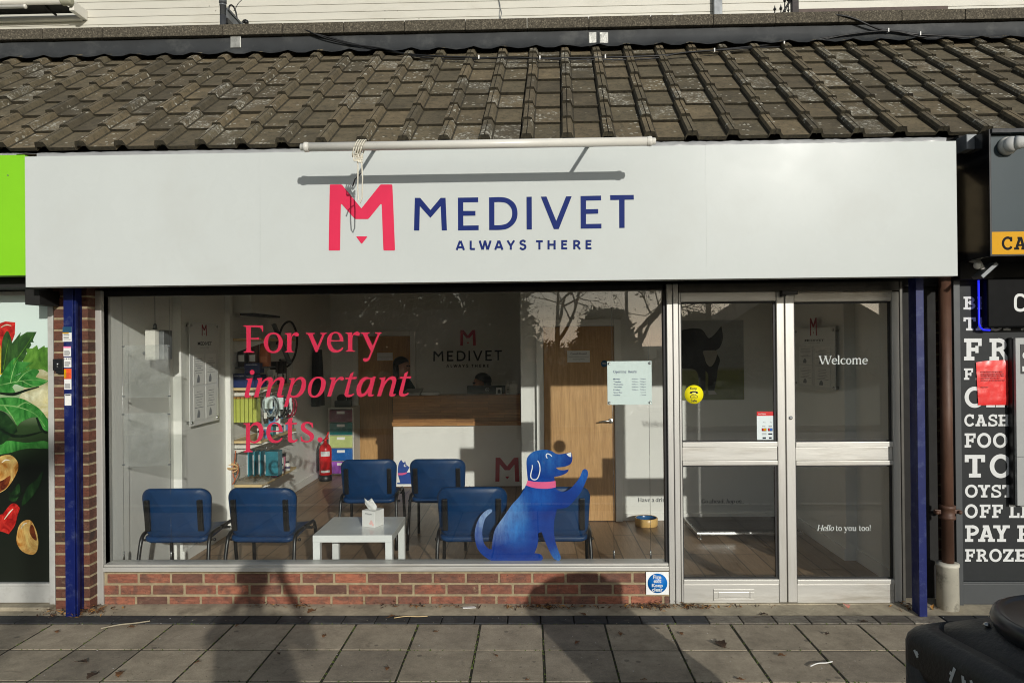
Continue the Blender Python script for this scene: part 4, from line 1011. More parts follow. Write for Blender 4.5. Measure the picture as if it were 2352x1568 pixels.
# ------------------------------------------------------------------ left neighbour
x0, x1, z0, z1 = rc(-700, 362, 57.5, 637, YS + .005)
t = thing('green_fascia_sign', 'plain lime green fascia board at the left edge next to the white one', 'sign', ((x0 + x1) / 2, YS, z0))
B(x0, x1, YS + .006, YS + .1, z0, z1, .002).build('board', M['lime'], t)
mb = MB()
mb.lathe([(.005, 0), (.004, -.003), (0, -.003)], (x1 - .11, YS + .006, z1 - .13), 10, 'y')
mb.build_split('screw', M['steel'], t)
ng = thing('neighbour_shopfront', 'white framed shop window covered by a vegetable poster left of the brick pier', 'shop window', (at(40, 1380, -.03).x, -.03, 0))
X = lambda p: at(p, 1000, -.05).x; Zz = lambda p: at(60, p, -.05).z
mb = MB(); mb.box(X(113), X(126), -.06, .06, .02, 2.1, .003); mb.box(X(-700), X(112.7), -.045, .06, Zz(1384), Zz(1347), .004); mb.box(X(-700), X(112.5), -.05, .06, Zz(1346.5), Zz(1339), .003)
mb.box(X(-700), X(112.5), -.045, .06, Zz(678), Zz(668), .004)
mb.build('frame', mat('grey_white_frame', S(184, 184, 178), .5, .1, .08, 5, dirt=S(120, 112, 98), ds=6), ng)
B(X(-710), X(126), -.12, .1, -.02, .035, .008).build('step', M['concrete'], ng)
B(X(-710), X(126), -.30, .1, Zz(666), Zz(640), .0).build('header', M['soffit'], ng)
B(X(-710), X(150), .065, .2, .04, 2.3).build('wall', M['soffit'], ng)
mb = MB(); mb.box(X(118), X(150), -.30, -.06, 2.09, 2.19, .004); mb.build('shutter_box', M['soffit'], ng)
# the poster is a flat print: layered flat shapes
def printmat(name, c1, c2, sc=10, st=None): 
    m, n, p = newmat(name); dk_ = tuple(x * .4 for x in c1[:3]) + (1,); lt_ = tuple(min(1, x * 1.5 + .02) for x in c2[:3]) + (1,)
    c = rampn(n, noise(n, sc, 7, .62, coord(n, st) if st else None, 1.4), [(.28, dk_), (.42, c1), (.58, c2), (.72, lt_)]); c = mix(n, .8, c, ramp(n, .32, .62, (.3, .33, .3, 1), (.9, .9, .9, 1), noise(n, sc * .55, 7, .7, None, 1.0)), 'MULTIPLY'); n.links.new(c, p.inputs['Base Color']); p.inputs['Roughness'].default_value = .35; return m
post = MB(); pm = []
YPO = -.02
def pl(spec, m, lift):
    pm.append(m); post.mi = len(pm) - 1; decal(post, spec, onY(YPO - lift), 5)
bgm, bn, bp = newmat('poster_ground')
sx = N(bn, 'ShaderNodeSeparateXYZ'); bn.links.new(coord(bn), sx.inputs[0])
bn.links.new(rampn(bn, sx.outputs['Z'], [(0, S(22, 28, 20)), (.46, S(10, 18, 10)), (.60, S(40, 62, 30)), (.72, S(150, 172, 130)), (.80, S(196, 214, 204)), (1, S(206, 222, 214))]), bp.inputs['Base Color'])
mp_ = N(bn, 'ShaderNodeMapRange'); mp_.inputs['From Max'].default_value = 2.1; bn.links.new(sx.outputs['Z'], mp_.inputs['Value']); bn.links.new(mp_.outputs[0], bn.nodes['Color Ramp'].inputs[0]) if 'Color Ramp' in bn.nodes else None
bp.inputs['Roughness'].default_value = .35
x0, x1, z0, z1 = rc(-700, 678.5, 112.8, 1338.5, YPO)
pm.append(bgm); post.mi = 0; post.box(x0, x1, YPO, YPO + .004, z0, z1)
lf = lambda a, b, nm: printmat(nm, S(*a), S(*b), 9, (1, 1, .5))
g1, g2, g3, g4 = lf((38, 72, 30), (60, 104, 42), 'poster_leaf_dull'), lf((78, 130, 40), (110, 160, 60), 'poster_leaf_mid'), lf((38, 120, 40), (78, 158, 70), 'poster_leaf_bright'), lf((14, 40, 18), (30, 66, 26), 'poster_leaf_dark')
cr = printmat('poster_cream', S(206, 196, 140), S(228, 222, 180), 6); rd = printmat('poster_red', S(176, 16, 16), S(222, 50, 40), 12); tn = printmat('poster_tan', S(196, 130, 52), S(240, 200, 120), 7, (1.5, 1, .8)); br = printmat('poster_brown', S(90, 30, 12), S(150, 72, 28), 9)
yl = printmat('poster_yellow', S(214, 170, 40), S(230, 200, 60), 8)
pl("-20,745 0,742 12,738 35,740 34,768 26,790~ 24,800 0,815 -20,812", rd, .0003)
pl("-20,800 0,790 10,830~ 6,860 -20,862", yl, .0006)
pl("2,858 4,790~ 10,768~ 18,760~ 25,775 28,788 48,762 46,772 62,762 84,762 76,780~ 78,786 70,786 72,792 60,812~ 62,820 40,838~ 20,850", g1, .0009)
pl("44,850~ 62,810 60,800 74,800 85,792 88,802 102,793 103,798 113,797 113,856 92,860~ 60,862", g2, .0012)
pl("40,925~ 66,872~ 90,848~ 113,856 113,962 84,945~ 60,928~", cr, .0015)
pl("-20,870 0,866 22,832~ 38,820~ 42,830 76,832 66,842~ 70,846 44,858~ 28,866 60,852~ 78,847~ 90,852~ 84,862~ 82,866 98,870~ 112,874 100,882~ 84,888 60,890~ 36,882~ 28,888 36,902 -20,902", g3, .0018)
pl("-20,918 10,912~ 46,914~ 72,926~ 92,940~ 108,962~ 113,990 100,986~ 88,962~ 74,958~ 50,968~ 40,978 20,950~ -20,935", g3, .0021)
pl("-20,940 10,946~ 34,974~ 40,990 20,1005 4,1020~ -20,1018", g4, .0020)
pl("-20,1020 20,1012~ 60,1016~ 100,1012~ 113,1016 113,1030 60,1030~ 20,1040~ -20,1046", g3, .0019)
pl("50,1160~ 62,1120~ 84,1100~ 98,1082~ 92,1110~ 74,1140~", g4, .0022); pl("20,1145~ 34,1120~ 44,1110~ 46,1130~ 36,1150~", g4, .0022)
pl("-20,1060 0,1048~ 22,1044~ 38,1056~ 42,1074~ 32,1098~ 12,1124~ -20,1140", tn, .0024)
pl("-20,1112 6,1102~ 24,1092~ 14,1120~ -20,1138", br, .0026)
pl("-20,1185 6,1180 24,1158~ 36,1156~ 46,1166 40,1184~ 34,1206~ 20,1226 4,1220~ -20,1216", rd, .0024)
pl("38,1232~ 44,1206~ 58,1194~ 72,1196~ 84,1220~ 88,1246~ 84,1266~ 72,1273~ 52,1266~ 40,1250~", tn, .0024)
pl("68,1222~ 70,1206~ 76,1206~ 82,1226~ 84,1240~ 76,1236~", br, .0026)
vein = printmat('poster_vein', S(120, 176, 96), S(150, 196, 120), 8); shade = printmat('poster_shade', S(8, 26, 10), S(16, 40, 16), 8); gl = printmat('poster_glint', S(236, 226, 190), S(250, 244, 226), 8)
def pv(pts, ws, m, lift): pm.append(m); post.mi = len(pm) - 1; add2d(post, [pen(pts, ws)], onY(YPO - lift))
for pts in ([(0, 884), (40, 876), (76, 872), (108, 875)], [(40, 876), (56, 858), (74, 848)], [(24, 878), (30, 852), (38, 830)], [(52, 875), (70, 884), (84, 888)]): pv(pts, [2.2, 1.6, .8], vein, .003)
for pts in ([(0, 930), (40, 934), (80, 950), (104, 980)], [(40, 934), (58, 924), (70, 928)], [(10, 932), (28, 956), (38, 975)]): pv(pts, [3.2, 2.4, 1], vein, .003)
for pts in ([(-5, 902), (30, 905), (60, 896), (90, 888)], [(0, 985), (30, 1000), (60, 1000), (100, 990)], [(84, 958), (95, 985), (108, 994)], [(20, 1130), (34, 1140), (50, 1130)]): pv(pts, [4, 7, 5, 2], shade, .0028)
for pts in ([(4, 1062), (12, 1056), (22, 1056)], [(48, 1214), (54, 1204), (62, 1200)], [(10, 1192), (22, 1176), (30, 1168)], [(2, 752), (14, 746), (26, 748)]): pv(pts, [1.5, 3.2, 1.2], gl, .0032)
for pts in ([(60, 845), (78, 826), (96, 806)], [(30, 836), (52, 806), (76, 770)], [(8, 848), (14, 812), (20, 780)]): pv(pts, [2.4, 1.6, .8], g2, .0031)
post.build('poster', pm, ng, recalc=False)

# ------------------------------------------------------------------ right neighbour
rn = thing('neighbour_corner_shop', 'charcoal panelled shop front with white slab lettering at the right edge', 'shop front', (at(2280, 1380, 0).x, 0, 0))
Xr = lambda p: at(p, 1000, 0).x; Zr = lambda p: at(2300, p, 0).z
mb = MB(); mb.box(Xr(2188), Xr(2203), -.03, .1, .01, 2.25, .003); mb.box(Xr(2204), Xr(3100), -.012, .1, .01, Zr(1338), .004); mb.box(Xr(2203.5), Xr(3100), -.02, .1, Zr(1337), Zr(1333), .002)
mb.build('frame', mat('grey_panel_frame', S(62, 65, 66), .5, .1, .06, 6), rn)
B(Xr(2203.5), Xr(3100), -.006, .1, Zr(1332.5), Zr(655), .001).build('panel', M['dark_panel'], rn)
B(Xr(2175), Xr(3100), -.02, .1, Zr(654), 2.6).build('header', M['soffit'], rn)
mb = MB(); fn = onY(-.0068); q3 = lambda x, y: (2055.6 + x * .238, 602.9 + y * .238); q4 = lambda x, y: (2055.6 + x * .27466, 947.4 + y * .27466)
def line3(txt, xs, y0, y1, gap=.14, wk=1): slab_line(mb, txt, q3(xs[0][0], 0)[0], q3(0, y0)[1], q3(0, y1)[1], [(q3(a, 0)[0], q3(b, 0)[0]) for a, b in xs], fn, gap, wk)
def line4(txt, xs, y0, y1, gap=.14, wk=1): slab_line(mb, txt, q4(xs[0][0], 0)[0], q4(0, y0)[1], q4(0, y1)[1], [(q4(a, 0)[0], q4(b, 0)[0]) for a, b in xs], fn, gap, wk)
line3('BEERS', [(661, 776), (793, 893)], 328, 453, .16)
line3('TASTY', [(661, 780), (780, 910), (925, 1030), (1022, 1140), (1190, 1300)], 528, 655)
line3('FR', [(666, 836), (912, 1113)], 732, 943)
line3('FRI', [(665, 753), (780, 890), (1090, 1127)], 1020, 1130)
line3('CHI', [(672, 850), (880, 1060), (1088, 1150)], 1202, 1394)
line4('CASH', [(580, 662), (672, 767), (778, 856), (864, 957)], 15, 112)
line4('FOOD', [(582, 674), (687, 804), (820, 939), (953, 1060)], 172, 290)
line4('TO', [(583, 753), (793, 977)], 352, 540)
line4('OYST', [(586, 692), (694, 796), (803, 887), (897, 991)], 603, 707)
line4('OFF LI', [(584, 692), (709, 798), (811, 901), (0, 0), (954, 1041), (1050, 1100)], 767, 878)
line4('PAY P', [(586, 702), (696, 836), (821, 960), (0, 0), (1022, 1140)], 940, 1078)
line4('FROZE', [(586, 668), (681, 778), (789, 893), (904, 992), (1003, 1100)], 1140, 1243)
mb.build('lettering', M['letter_white'], rn, recalc=False)
# its fascia
YF = -.50
xa, xb = at(2273, 450, YF).x, at(3100, 450, YF).x
zb_, zt_ = at(2300, 588, YF).z, at(2300, 296, YF).z
fs_ = thing('dark_fascia_sign', 'slate grey fascia box with an amber band at the top right edge', 'sign', ((xa + xb) / 2, YF, zb_))
mb = MB(); mb.box(xa + .012, xb, YF + .03, YF + .06, zb_ + .01, zt_ - .03); mb.build('board', M['grey_fascia'], fs_)
mb = MB(); mb.box(xa, xa + .0115, YF, YF + .45, zb_, zt_, .002); mb.box(xa + .012, xb, YF - .012, YF + .45, zt_ - .028, zt_, .003); mb.box(xa + .012, xb, YF + .005, YF + .45, zb_, zb_ + .009, .002)
mb.build('casing', mat('black_gloss_casing', S(16, 18, 22), .15, .1, .05, coat=.5), fs_)
yz0, yz1 = at(2300, 584, YF + .028).z, at(2300, 532.5, YF + .028).z
B(xa + .0125, xb, YF + .0265, YF + .0295, yz0, yz1).build('band', M['yellow'], fs_)
mb = MB(); fb = onY(YF + .0262)
slab_line(mb, 'CAS', 2301, 544, 573.5, [(2301, 2326), (2329, 2358)], fb); mb.build('lettering', M['letter_dark'], fs_, recalc=False)
c = at(2318, 334, YF + .0)
cc = thing('security_camera', 'white turret security camera on the slate grey fascia', 'security camera', (c.x, YF + .03, c.z - .07))
mb = MB(); mb.lathe([(.055, .03), (.056, .01), (.05, -.01), (.04, -.016)], (c.x, YF, c.z), 26, 'y'); mb.build('base', M['white_plastic'], cc)
mb = MB(); mb.ball((c.x - .005, YF - .03, c.z), (.046, .04, .046), 24, 14); d_ = Vector((.75, -.6, -.05)).normalized(); b_ = Vector((c.x + .01, YF - .045, c.z + .002))
mb.tube([b_, b_ + d_ * .02, b_ + d_ * .05, b_ + d_ * .054], .04, 20, rad=[.042, .039, .032, .030]); mb.build('housing', mat('grey_white_plastic', S(190, 190, 186), .4), cc)
mb = MB(); mb.tube([b_ + d_ * .0545, b_ + d_ * .056], .026, 20); mb.build('lens', M['black_plastic'], cc)
x0, x1, z0, z1 = rc(2207, 314, 2240, 349, -.3)
jb = thing('junction_box', 'grey cable junction box between the white fascia and the slate fascia', 'junction box', ((x0 + x1) / 2, -.3, z0))
B(x0, (x0 + x1) * .5 + .02, -.36, -.25, z0, z1, .006).build('box', M['grey_steel'], jb)
B((x0 + x1) * .5 + .021, x1, -.355, -.25, z0 + .004, z1 - .004, .006).build('lid', M['grey_steel'], jb)
# dark side wall pocket between the two fascias
B(at(2200, 500, -.1).x, at(2275, 500, -.1).x, -.12, .1, 2.2, 3.15).build('party_wall', M['soffit'], rn)
c = at(2262, 622, -.3)
fl_ = thing('floodlight', 'small grey floodlight tilted under the slate fascia', 'floodlight', (c.x, -.3, c.z - .05))
mb = MB(); rot = Matrix.Translation(c) @ Matrix.Rotation(R(-42), 4, 'Y'); mb.box(-.065, .065, -.05, .05, -.012, .012, .003, mat=rot); mb.build('lamp_head', M['grey_steel'], fl_)
mb = MB(); mb.tube([(c.x - .01, -.3, c.z + .01), (c.x - .03, -.29, c.z + .06), (c.x - .03, -.2, c.z + .08)], .014, 8); mb.ball((c.x - .045, -.3, c.z + .035), .024, 12, 8); mb.build('bracket', M['white_plastic'], fl_)
# lit sign box
YL = -.115
x0, x1, z0, z1 = rc(2269, 633, 3100, 748.5, YL)
ls = thing('black_sign_box', 'glossy black sign box with a blue light strip round its edge', 'sign', ((x0 + x1) / 2, YL, z0))
mb = MB(); mb.box(x0, x1, YL, -.045, z0, z1, .012, 3); mb.build('box', mat('black_gloss_box', S(6, 7, 8), .5, 0, .02, spec=.08), ls)
mb = MB(); bl_ = [(x0 - .022, YL + .06, z1 - .01), (x0 - .022, YL + .06, z0 + .03), (x0 - .016, YL + .06, z0 + .008), (x0 + .005, YL + .06, z0 - .012), (x0 + .05, YL + .06, z0 - .014)]
mb.tube(bl_, .006, 8)
em, en, ep = newmat('blue_led_strip'); ep.inputs['Base Color'].default_value = S(20, 20, 220); ep.inputs['Emission Color'].default_value = (.02, .03, 1, 1); ep.inputs['Emission Strength'].default_value = .9
mb.build('light_strip', em, ls)
mb = MB(); f = onY(YL - .001); add2d(mb, [pen([(2356, 684), (2348, 678), (2338, 678), (2333, 684), (2332, 696), (2333, 707), (2339, 712), (2348, 712), (2356, 707)], 6.5, 3)], f); mb.build('lettering', M['letter_white'], ls, recalc=False)
# red notice
x0, x1, z0, z1 = rc(2242, 827, 2316, 930, -.012)
mb = MB(); nn_ = 14; rows = []
for j in range(nn_ + 1):
    rows.append([Vector((x0 + (x1 - x0) * i / nn_ + (.012 * (1 - j / nn_) * (1 - i / nn_)) , -.011 - .006 * random.random() * (0 < j < nn_), z0 + (z1 - z0) * j / nn_ - (.014 * (1 - i / nn_) ** 3 if j == nn_ else 0))) for i in range(nn_ + 1)])
mb.loft(rows, cap=False, closed=False); mb.mi = 1
for k, (a, b) in enumerate(((.14, .8), (.14, .84), (.14, .86), (.14, .72), (.14, .88), (.14, .36))):
    z = z0 + (z1 - z0) * ((.73, .68, .64, .59, .54, .39)[k]); xx = x0 + (x1 - x0) * a
    while xx < x0 + (x1 - x0) * b:
        l = random.uniform(.012, .03); mb.box(xx, min(xx + l, x0 + (x1 - x0) * b), -.0195, -.0188, z, z + .007); xx += l + .006
props(mb.build('red_notice', [M['notice_red'], mat('faded_red_print', S(150, 40, 40), .6)], shift=Vector(((x0 + x1) / 2, -.012, z0)), recalc=False), 'red plastic covered notice taped over the charcoal lettering panel', 'notice')
# cash machine edge
x0, x1, z0, z1 = rc(2331, 774, 2600, 1161, -.075)
am = thing('wall_terminal', 'grey wall mounted terminal cabinet cut by the right edge over the lettering panel', 'terminal', ((x0 + x1) / 2, -.1, z0))
mb = MB(); mb.box(x0, x1, -.055, -.008, z0, z1, .005); mb.build('side_case', M['black_plastic'], am)
mb = MB(); x2 = at(2335, 1000, -.08).x
zs = at(2345, 1049, -.08).z
mb.box(x2, x1, -.08, -.056, z0 + .002, zs - .001, .003); mb.box(x2, x1, -.08, -.056, zs + .001, z1 - .002, .003); mb.build('front_panel', mat('terminal_grey', S(150, 152, 150), .45, .1, .05), am)
x3, x4, z3, z4 = rc(2344, 790, 2400, 858, -.081); mb = MB(); mb.box(x3, x4, -.084, -.0805, z3, z4, .002); mb.build('screen_frame', M['black_plastic'], am)
mb = MB(); mb.box(x3 + .008, x4, -.086, -.0845, z3 + .015, z3 + .05); f = onY(-.0848); add2d(mb, [pen([(2356, 808), (2351, 812), (2350, 818), (2353, 822), (2358, 823)], 3, 3)], f); mb.build('display', M['letter_white'], am)
# drainpipe
c = at(2174, 1000, -.07); rp = .037
dp = thing('drainpipe', 'brown cast iron drainpipe with a chipped white base beside the charcoal panel', 'drainpipe', (c.x, -.07, 0))
mb = MB(); mb.lathe([(rp, .3), (rp, 2.26)], (c.x, -.07, 0), 26); mb.build('pipe', M['rust_pipe'], dp)
zj0, zj1 = at(2174, 1194, -.1).z, at(2174, 1161, -.1).z
mb = MB(); hj = zj1 - zj0; mb.lathe([(rp + .004, 0), (rp + .012, .004), (rp + .012, hj * .22), (rp + .007, hj * .26), (rp + .007, hj * .72), (rp + .012, hj * .76), (rp + .013, hj * .96), (rp + .004, hj)], (c.x, -.07, zj0), 26)
mb.box(c.x - .085, c.x + .085, -.075, -.055, zj0 + hj * .36, zj0 + hj * .66, .004)
for s in (-1, 1): mb.ball((c.x + s * .075, -.085, zj0 + hj * .5), .014, 10, 8)
mb.build('collar', M['rust_pipe'], dp)
mb = MB(); mb.lathe([(rp + .03, .0), (rp + .029, .29), (rp + .033, .292), (rp + .033, .31), (rp + .006, .315)], (c.x - .004, -.07, 0), 26); mb.build('base_sleeve', M['pipe_base'], dp)

# ------------------------------------------------------------------ litter bin in the right foreground
def rrect(cx, cy, h, r, z, n=7):
    out = []
    for q, (sx, sy) in enumerate(((1, 1), (-1, 1), (-1, -1), (1, -1))):
        for k in range(n + 1):
            a = math.pi / 2 * (q + k / n); out.append(Vector((cx + sx * (h - r) + r * math.cos(a), cy + sy * (h - r) + r * math.sin(a), z)))
    return out
bh = .30; bx, by = 1.388, -3.085
bn_ = thing('litter_bin', 'black plastic litter bin with an open hood and silver sticker scraps in the right foreground', 'litter bin', (bx, by, 0))
mb = MB(); mb.loft([rrect(bx, by, bh - .035, .06, .0), rrect(bx, by, bh - .02, .07, .02), rrect(bx, by, bh - .01, .08, .52), rrect(bx, by, bh - .03, .07, .54), rrect(bx, by, bh - .05, .06, .53), rrect(bx, by, bh - .06, .06, .1)]); mb.build('body', M['bin'], bn_)
mb = MB()
for sx in (-1, 1):
    for sy in (-1, 1):
        hx, hy = bx + sx * (bh - .075), by + sy * (bh - .075)
        mb.loft([rrect(hx, hy, .0745, .06, .53), rrect(hx, hy, .0745, .06, .75), rrect(hx, hy, .075, .06, .9)])
mb.build_split('corner_post', M['bin'], bn_)
mb = MB(); mb.box(bx - bh + .10, bx + bh - .10, by - bh + .02, by - bh + .04, .54, .90, .004); mb.build('front_panel', M['bin'], bn_)
mb = MB(); mb.box(bx + bh - .04, bx + bh - .02, by - bh + .10, by + bh - .10, .54, .90, .004); mb.build('side_panel', M['bin'], bn_)
mb = MB(); ring_ = []
for h, r, z in ((bh - .04, .05, .885), (bh - .002, .06, .88), (bh, .06, .90), (bh, .06, .955), (bh - .003, .062, .972), (bh - .012, .065, .986), (bh - .028, .07, .997), (bh - .052, .08, 1.008), (bh - .0525, .08, .996), (bh - .0605, .08, .996), (bh - .061, .08, 1.011), (bh - .11, .10, 1.036), (bh - .17, .10, 1.058), (bh - .24, .05, 1.070)):
    ring_.append(rrect(bx, by, h, r, z))
mb.loft(ring_); mb.build('hood', M['bin'], bn_)
mb = MB(); mb.lathe([(.205, 1.03), (.215, 1.064), (.210, 1.080), (.196, 1.087), (.188, 1.081), (.18, 1.079), (.05, 1.084), (0, 1.085)], (bx + .02, by + .0, 0), 40); mb.build('ash_disc', mat('black_disc', S(24, 27, 32), .3, 0, .1), bn_)
mb = MB()
for k in range(8):
    a = k * math.pi / 4 + .2; mb.ball((bx + .02 + .224 * math.cos(a), by + .224 * math.sin(a), 1.046), (.009, .009, .006), 10, 6)
mb.build_split('rivet', M['steel'], bn_)
mb = MB(); random.seed(3)
X0 = bx - bh
for (px, py, l, rot_) in ((2103, 1423, .02, .9), (2211, 1462, .026, 1.5), (2235, 1473, .032, 1.0), (2187, 1502, .045, -1.2)):
    cq, sq = math.cos(R(11.3)), math.sin(R(11.3)); nv = Vector((-cq, -sq, 0)); d_r = ray(px, py); pl_ = Vector((bx, by, 0)) + nv * (bh + .0006)
    p = CAM + d_r * ((pl_ - CAM).dot(nv) / d_r.dot(nv)); p = Matrix.Translation((bx, by, 0)) @ Matrix.Rotation(-R(11.3), 4, 'Z') @ Matrix.Translation((-bx, -by, 0)) @ p; p.z = min(p.z, .94)
    u = Vector((0, math.cos(rot_), math.sin(rot_))); v = Vector((0, -math.sin(rot_), math.cos(rot_)))
    mb.prism([p + u * l * .5 + v * .004, p - u * l * .5 + v * .004, p - u * l * .5 - v * .004, p + u * l * .5 - v * .004], (0, 0, 0), (-.0006, 0, 0))
    mb.prism([p + u * .005 + v * .009, p - u * .005 + v * .009, p - u * .005 + v * .0045, p + u * .005 + v * .0045], (0, 0, 0), (-.0006, 0, 0))
for (x, y, a) in ():
    mb.box(-.03, .03, -.003, .003, 0, .0015, mat=Matrix.Translation((x, y, 1.0335 if x < bx - .15 else 1.052)) @ Matrix.Rotation(R(-20), 4, 'Y') @ Matrix.Rotation(a, 4, 'Z'))
mb.build_split('sticker_scrap', mat('silver_scrap', S(196, 202, 204), .35, .2), bn_)
bn_.rotation_euler.z = R(11.3)

# ------------------------------------------------------------------ roof cables
def roofpt(px, py, lift=.06):
    d = ray(px, py); n_r = un; o = org + un * lift
    return CAM + d * ((o - CAM).dot(n_r) / d.dot(n_r))
def flashpt(px, py): return at(px, py, YP - .03)
pts = [(672, 69, 'c'), (692, 71, 'f'), (746, 84, 'f'), (800, 99, 'f'), (868, 114, 'r'), (960, 127, 'r'), (1065, 132, 'r'), (1160, 135, 'r'), (1300, 134, 'r'), (1480, 130, 'r'), (1560, 124, 'r'), (1700, 110, 'r'), (1830, 97, 'f'), (1930, 83, 'f'), (2036, 71, 'f'), (2120, 80, 'f'), (2240, 85, 'f'), (2352, 88, 'f'), (2440, 90, 'f')]
P3 = []
for x, y, k in pts: P3.append(at(x, y, YP + .1) if k == 'c' else (flashpt(x, y) if k == 'f' else roofpt(x, y)))
def smooth(P, k=5):
    out = []
    for i in range(len(P) - 1):
        p0, p1, p2, p3 = P[max(i - 1, 0)], P[i], P[i + 1], P[min(i + 2, len(P) - 1)]
        for j in range(k):
            u = j / k; out.append(.5 * ((2 * p1) + (p2 - p0) * u + (2 * p0 - 5 * p1 + 4 * p2 - p3) * u * u + (3 * p1 - p0 - 3 * p2 + p3) * u ** 3))
    return out + [P[-1]]
t = thing('roof_cable', 'black cable bundle running along the top of the tiled roof', 'cable', tuple(P3[8]))
mb = MB(); mb.tube(smooth(P3), .009, 8); mb.tube(smooth([p + Vector((.03, -.012, -.014 + .02 * math.sin(i * 2))) for i, p in enumerate(P3)]), .007, 8)
P4 = [at(1846, 42, YP + .12), at(1890, 36.5, YP + .0), at(1930, 36, YP - .05), at(1964, 44, YP - .06), at(2000, 60, YP - .05), at(2036, 71, YP - .03), at(2130, 81, YP - .03), at(2352, 89, YP - .03)]
mb.tube(smooth(P4), .010, 8); mb.build('cable', M['cable_black'], t)
mb = MB()
for px, py in ((1100, 133), (1240, 134.5), (1390, 132), (1640, 117), (1800, 101), (2039, 71), (2112, 79)):
    p = roofpt(px, py) if px < 1810 else flashpt(px, py); mb.box(p.x - .006, p.x + .006, p.y - .02, p.y + .01, p.z - .018, p.z + .018, .002)
mb.build_split('cable_tie', M['paper'], t)

# ------------------------------------------------------------------ the building behind, above the roof
YU = 8.6
ub = thing('flats_above', 'white plastic clad upper storey set back behind the parapet', 'building', (0, YU, 4.7))
mb = MB(); pitch = .146; z = 3.2; zref = at(1218, 18.5, YU).z; z = zref - 40 * pitch
while z < 9.2:
    mb.box(-14, 14, YU, YU + .05, z + .004, z + pitch - .003, .003, 1); z += pitch
mb.mi = 1; mb.box(-14, 14, YU + .02, YU + .3, 2, 9.2)
mb.build('cladding', [M['pvc_clad'], mat('clad_joint', S(120, 116, 104), .8)], ub)
mb = MB(); random.seed(11)
for k in range(16):
    x = random.uniform(-9, 9); r_ = random.randint(26, 52); mb.box(x, x + .006, YU - .0015, YU + .01, zref + (r_ - 40) * pitch + .005, zref + (r_ - 39) * pitch - .004)
for px, py in ((291, 70), (837 * 1.0, 25), (863, 44), (1540, 44), (1590, 44), (1540, 77), (1676, 76)):
    p = at(px * .5742 if px > 836 else px, py * .5742 if px > 836 else py, YU); mb.lathe([(.012, 0), (.008, -.004), (0, -.004)], (p.x, YU - .001, p.z), 8, 'y')
mb.build_split('joint_cover', mat('clad_trim', S(150, 146, 134), .6), ub)
def head(px0, px1, py0, py1, m='white_trim', inner='maroon', nm='window'):
    x0, x1, z0, z1 = rc(px0, py0, px1, py1, YU - .06)
    w = MB(); w.box(x0, x1, YU - .07, YU - .002, z1 - .05, z1, .004); w.box(x0 + .02, x0 + .08, YU - .05, YU - .002, z0 - 1.0, z1 - .0505, .004); w.box(x1 - .08, x1 - .02, YU - .05, YU - .002, z0 - 1.0, z1 - .0505, .004)
    o = w.build(nm, M[m], ub)
    B(x0 + .081, x1 - .081, YU - .04, YU - .004, z0 - 1.0, z1 - .051).build('pane', M[inner], o)
    return o
head(677, 820, 60, 73); head(484, 506, 65, 76, inner='grey_steel'); head(575, 633, 63, 75, inner='grey_steel'); head(1228, 1566, 38, 50, inner='white_trim'); head(-60, 86, 75, 90, inner='grey_steel'); head(1545, 1568, 33, 44, inner='white_trim')
x0, x1, z0, z1 = rc(1833, 17, 2178, 42, YU - .35)
mb = MB(); mb.box(x0, x1, YU - .35, YU - .002, z1 - .075, z1, .01); mb.mi = 1; mb.box(x0 + .03, x1 - .06, YU - .25, YU - .002, z0 - .5, z1 - .16, .004); mb.box(x0 + .02, x1 - .05, YU - .22, YU - .002, z1 - .159, z1 - .0755)
mb.build('maroon_canopy', [mat('weathered_brown_board', S(82, 68, 62), .7, 0, .2, 8), M['maroon']], ub)
x0, x1, z0, z1 = rc(1639, 0, 1659, 47, YU - .1)
dq = thing('wall_downpipe', 'grey square downpipe on the white cladding above the roof', 'downpipe', ((x0 + x1) / 2, YU - .1, 4.5))
B(x0, x1, YU - .12, YU - .03, 4.4, 9.0, .012).build('pipe', M['grey_steel'], dq)
mb = MB(); mb.box(x0 - .03, x1 + .03, YU - .09, YU - .001, z1 + .25, z1 + .29); mb.box(x0 - .02, x1 + .02, YU - .125, YU - .001, z0 + .55, z0 + .6); mb.build('clip', M['grey_steel'], dq)
# overhead thin wires on the wall
t = thing('wall_wire', 'thin grey wire hanging down the white cladding in the middle', 'wire', tuple(at(1150, 20, YU - .02)))
mb = MB(); mb.tube(smooth([at(1145, -10, YU - .03), at(1147, 10, YU - .02), at(1152, 30, YU - .02), at(1150, 42, YU - .02), at(1153, 62, YU - .02)]), .006, 6); mb.tube(smooth([at(1143, -10, YU - .03), at(1149, 14, YU - .03), at(1147, 34, YU - .02), at(1150, 62, YU - .02)]), .005, 6); mb.build('wire', M['grey_steel'], t)
t = thing('fairy_light_wire', 'thin wire with a purple and a green fairy light below the awning', 'fairy lights', tuple(at(140, 66, YU - .2)))
mb = MB(); mb.tube(smooth([at(-40, 76, YU - .2), at(90, 72.5, YU - .2), at(228, 70.5, YU - .2), at(400, 66.5, YU - .2), at(512, 63, YU - .2)]), .006, 6); mb.build('wire', M['grey_steel'], t)
for px, py, cm in ((46, 74, mat('purple_bulb', S(90, 70, 150), .3)), (131, 72, mat('green_bulb', S(40, 160, 110), .3))):
    p = at(px, py, YU - .2); mb = MB(); mb.lathe([(.004, .03), (.012, .02), (.022, -.01), (.012, -.035), (0, -.045)], (p.x, p.y, p.z), 12); mb.build('bulb', cm, t)
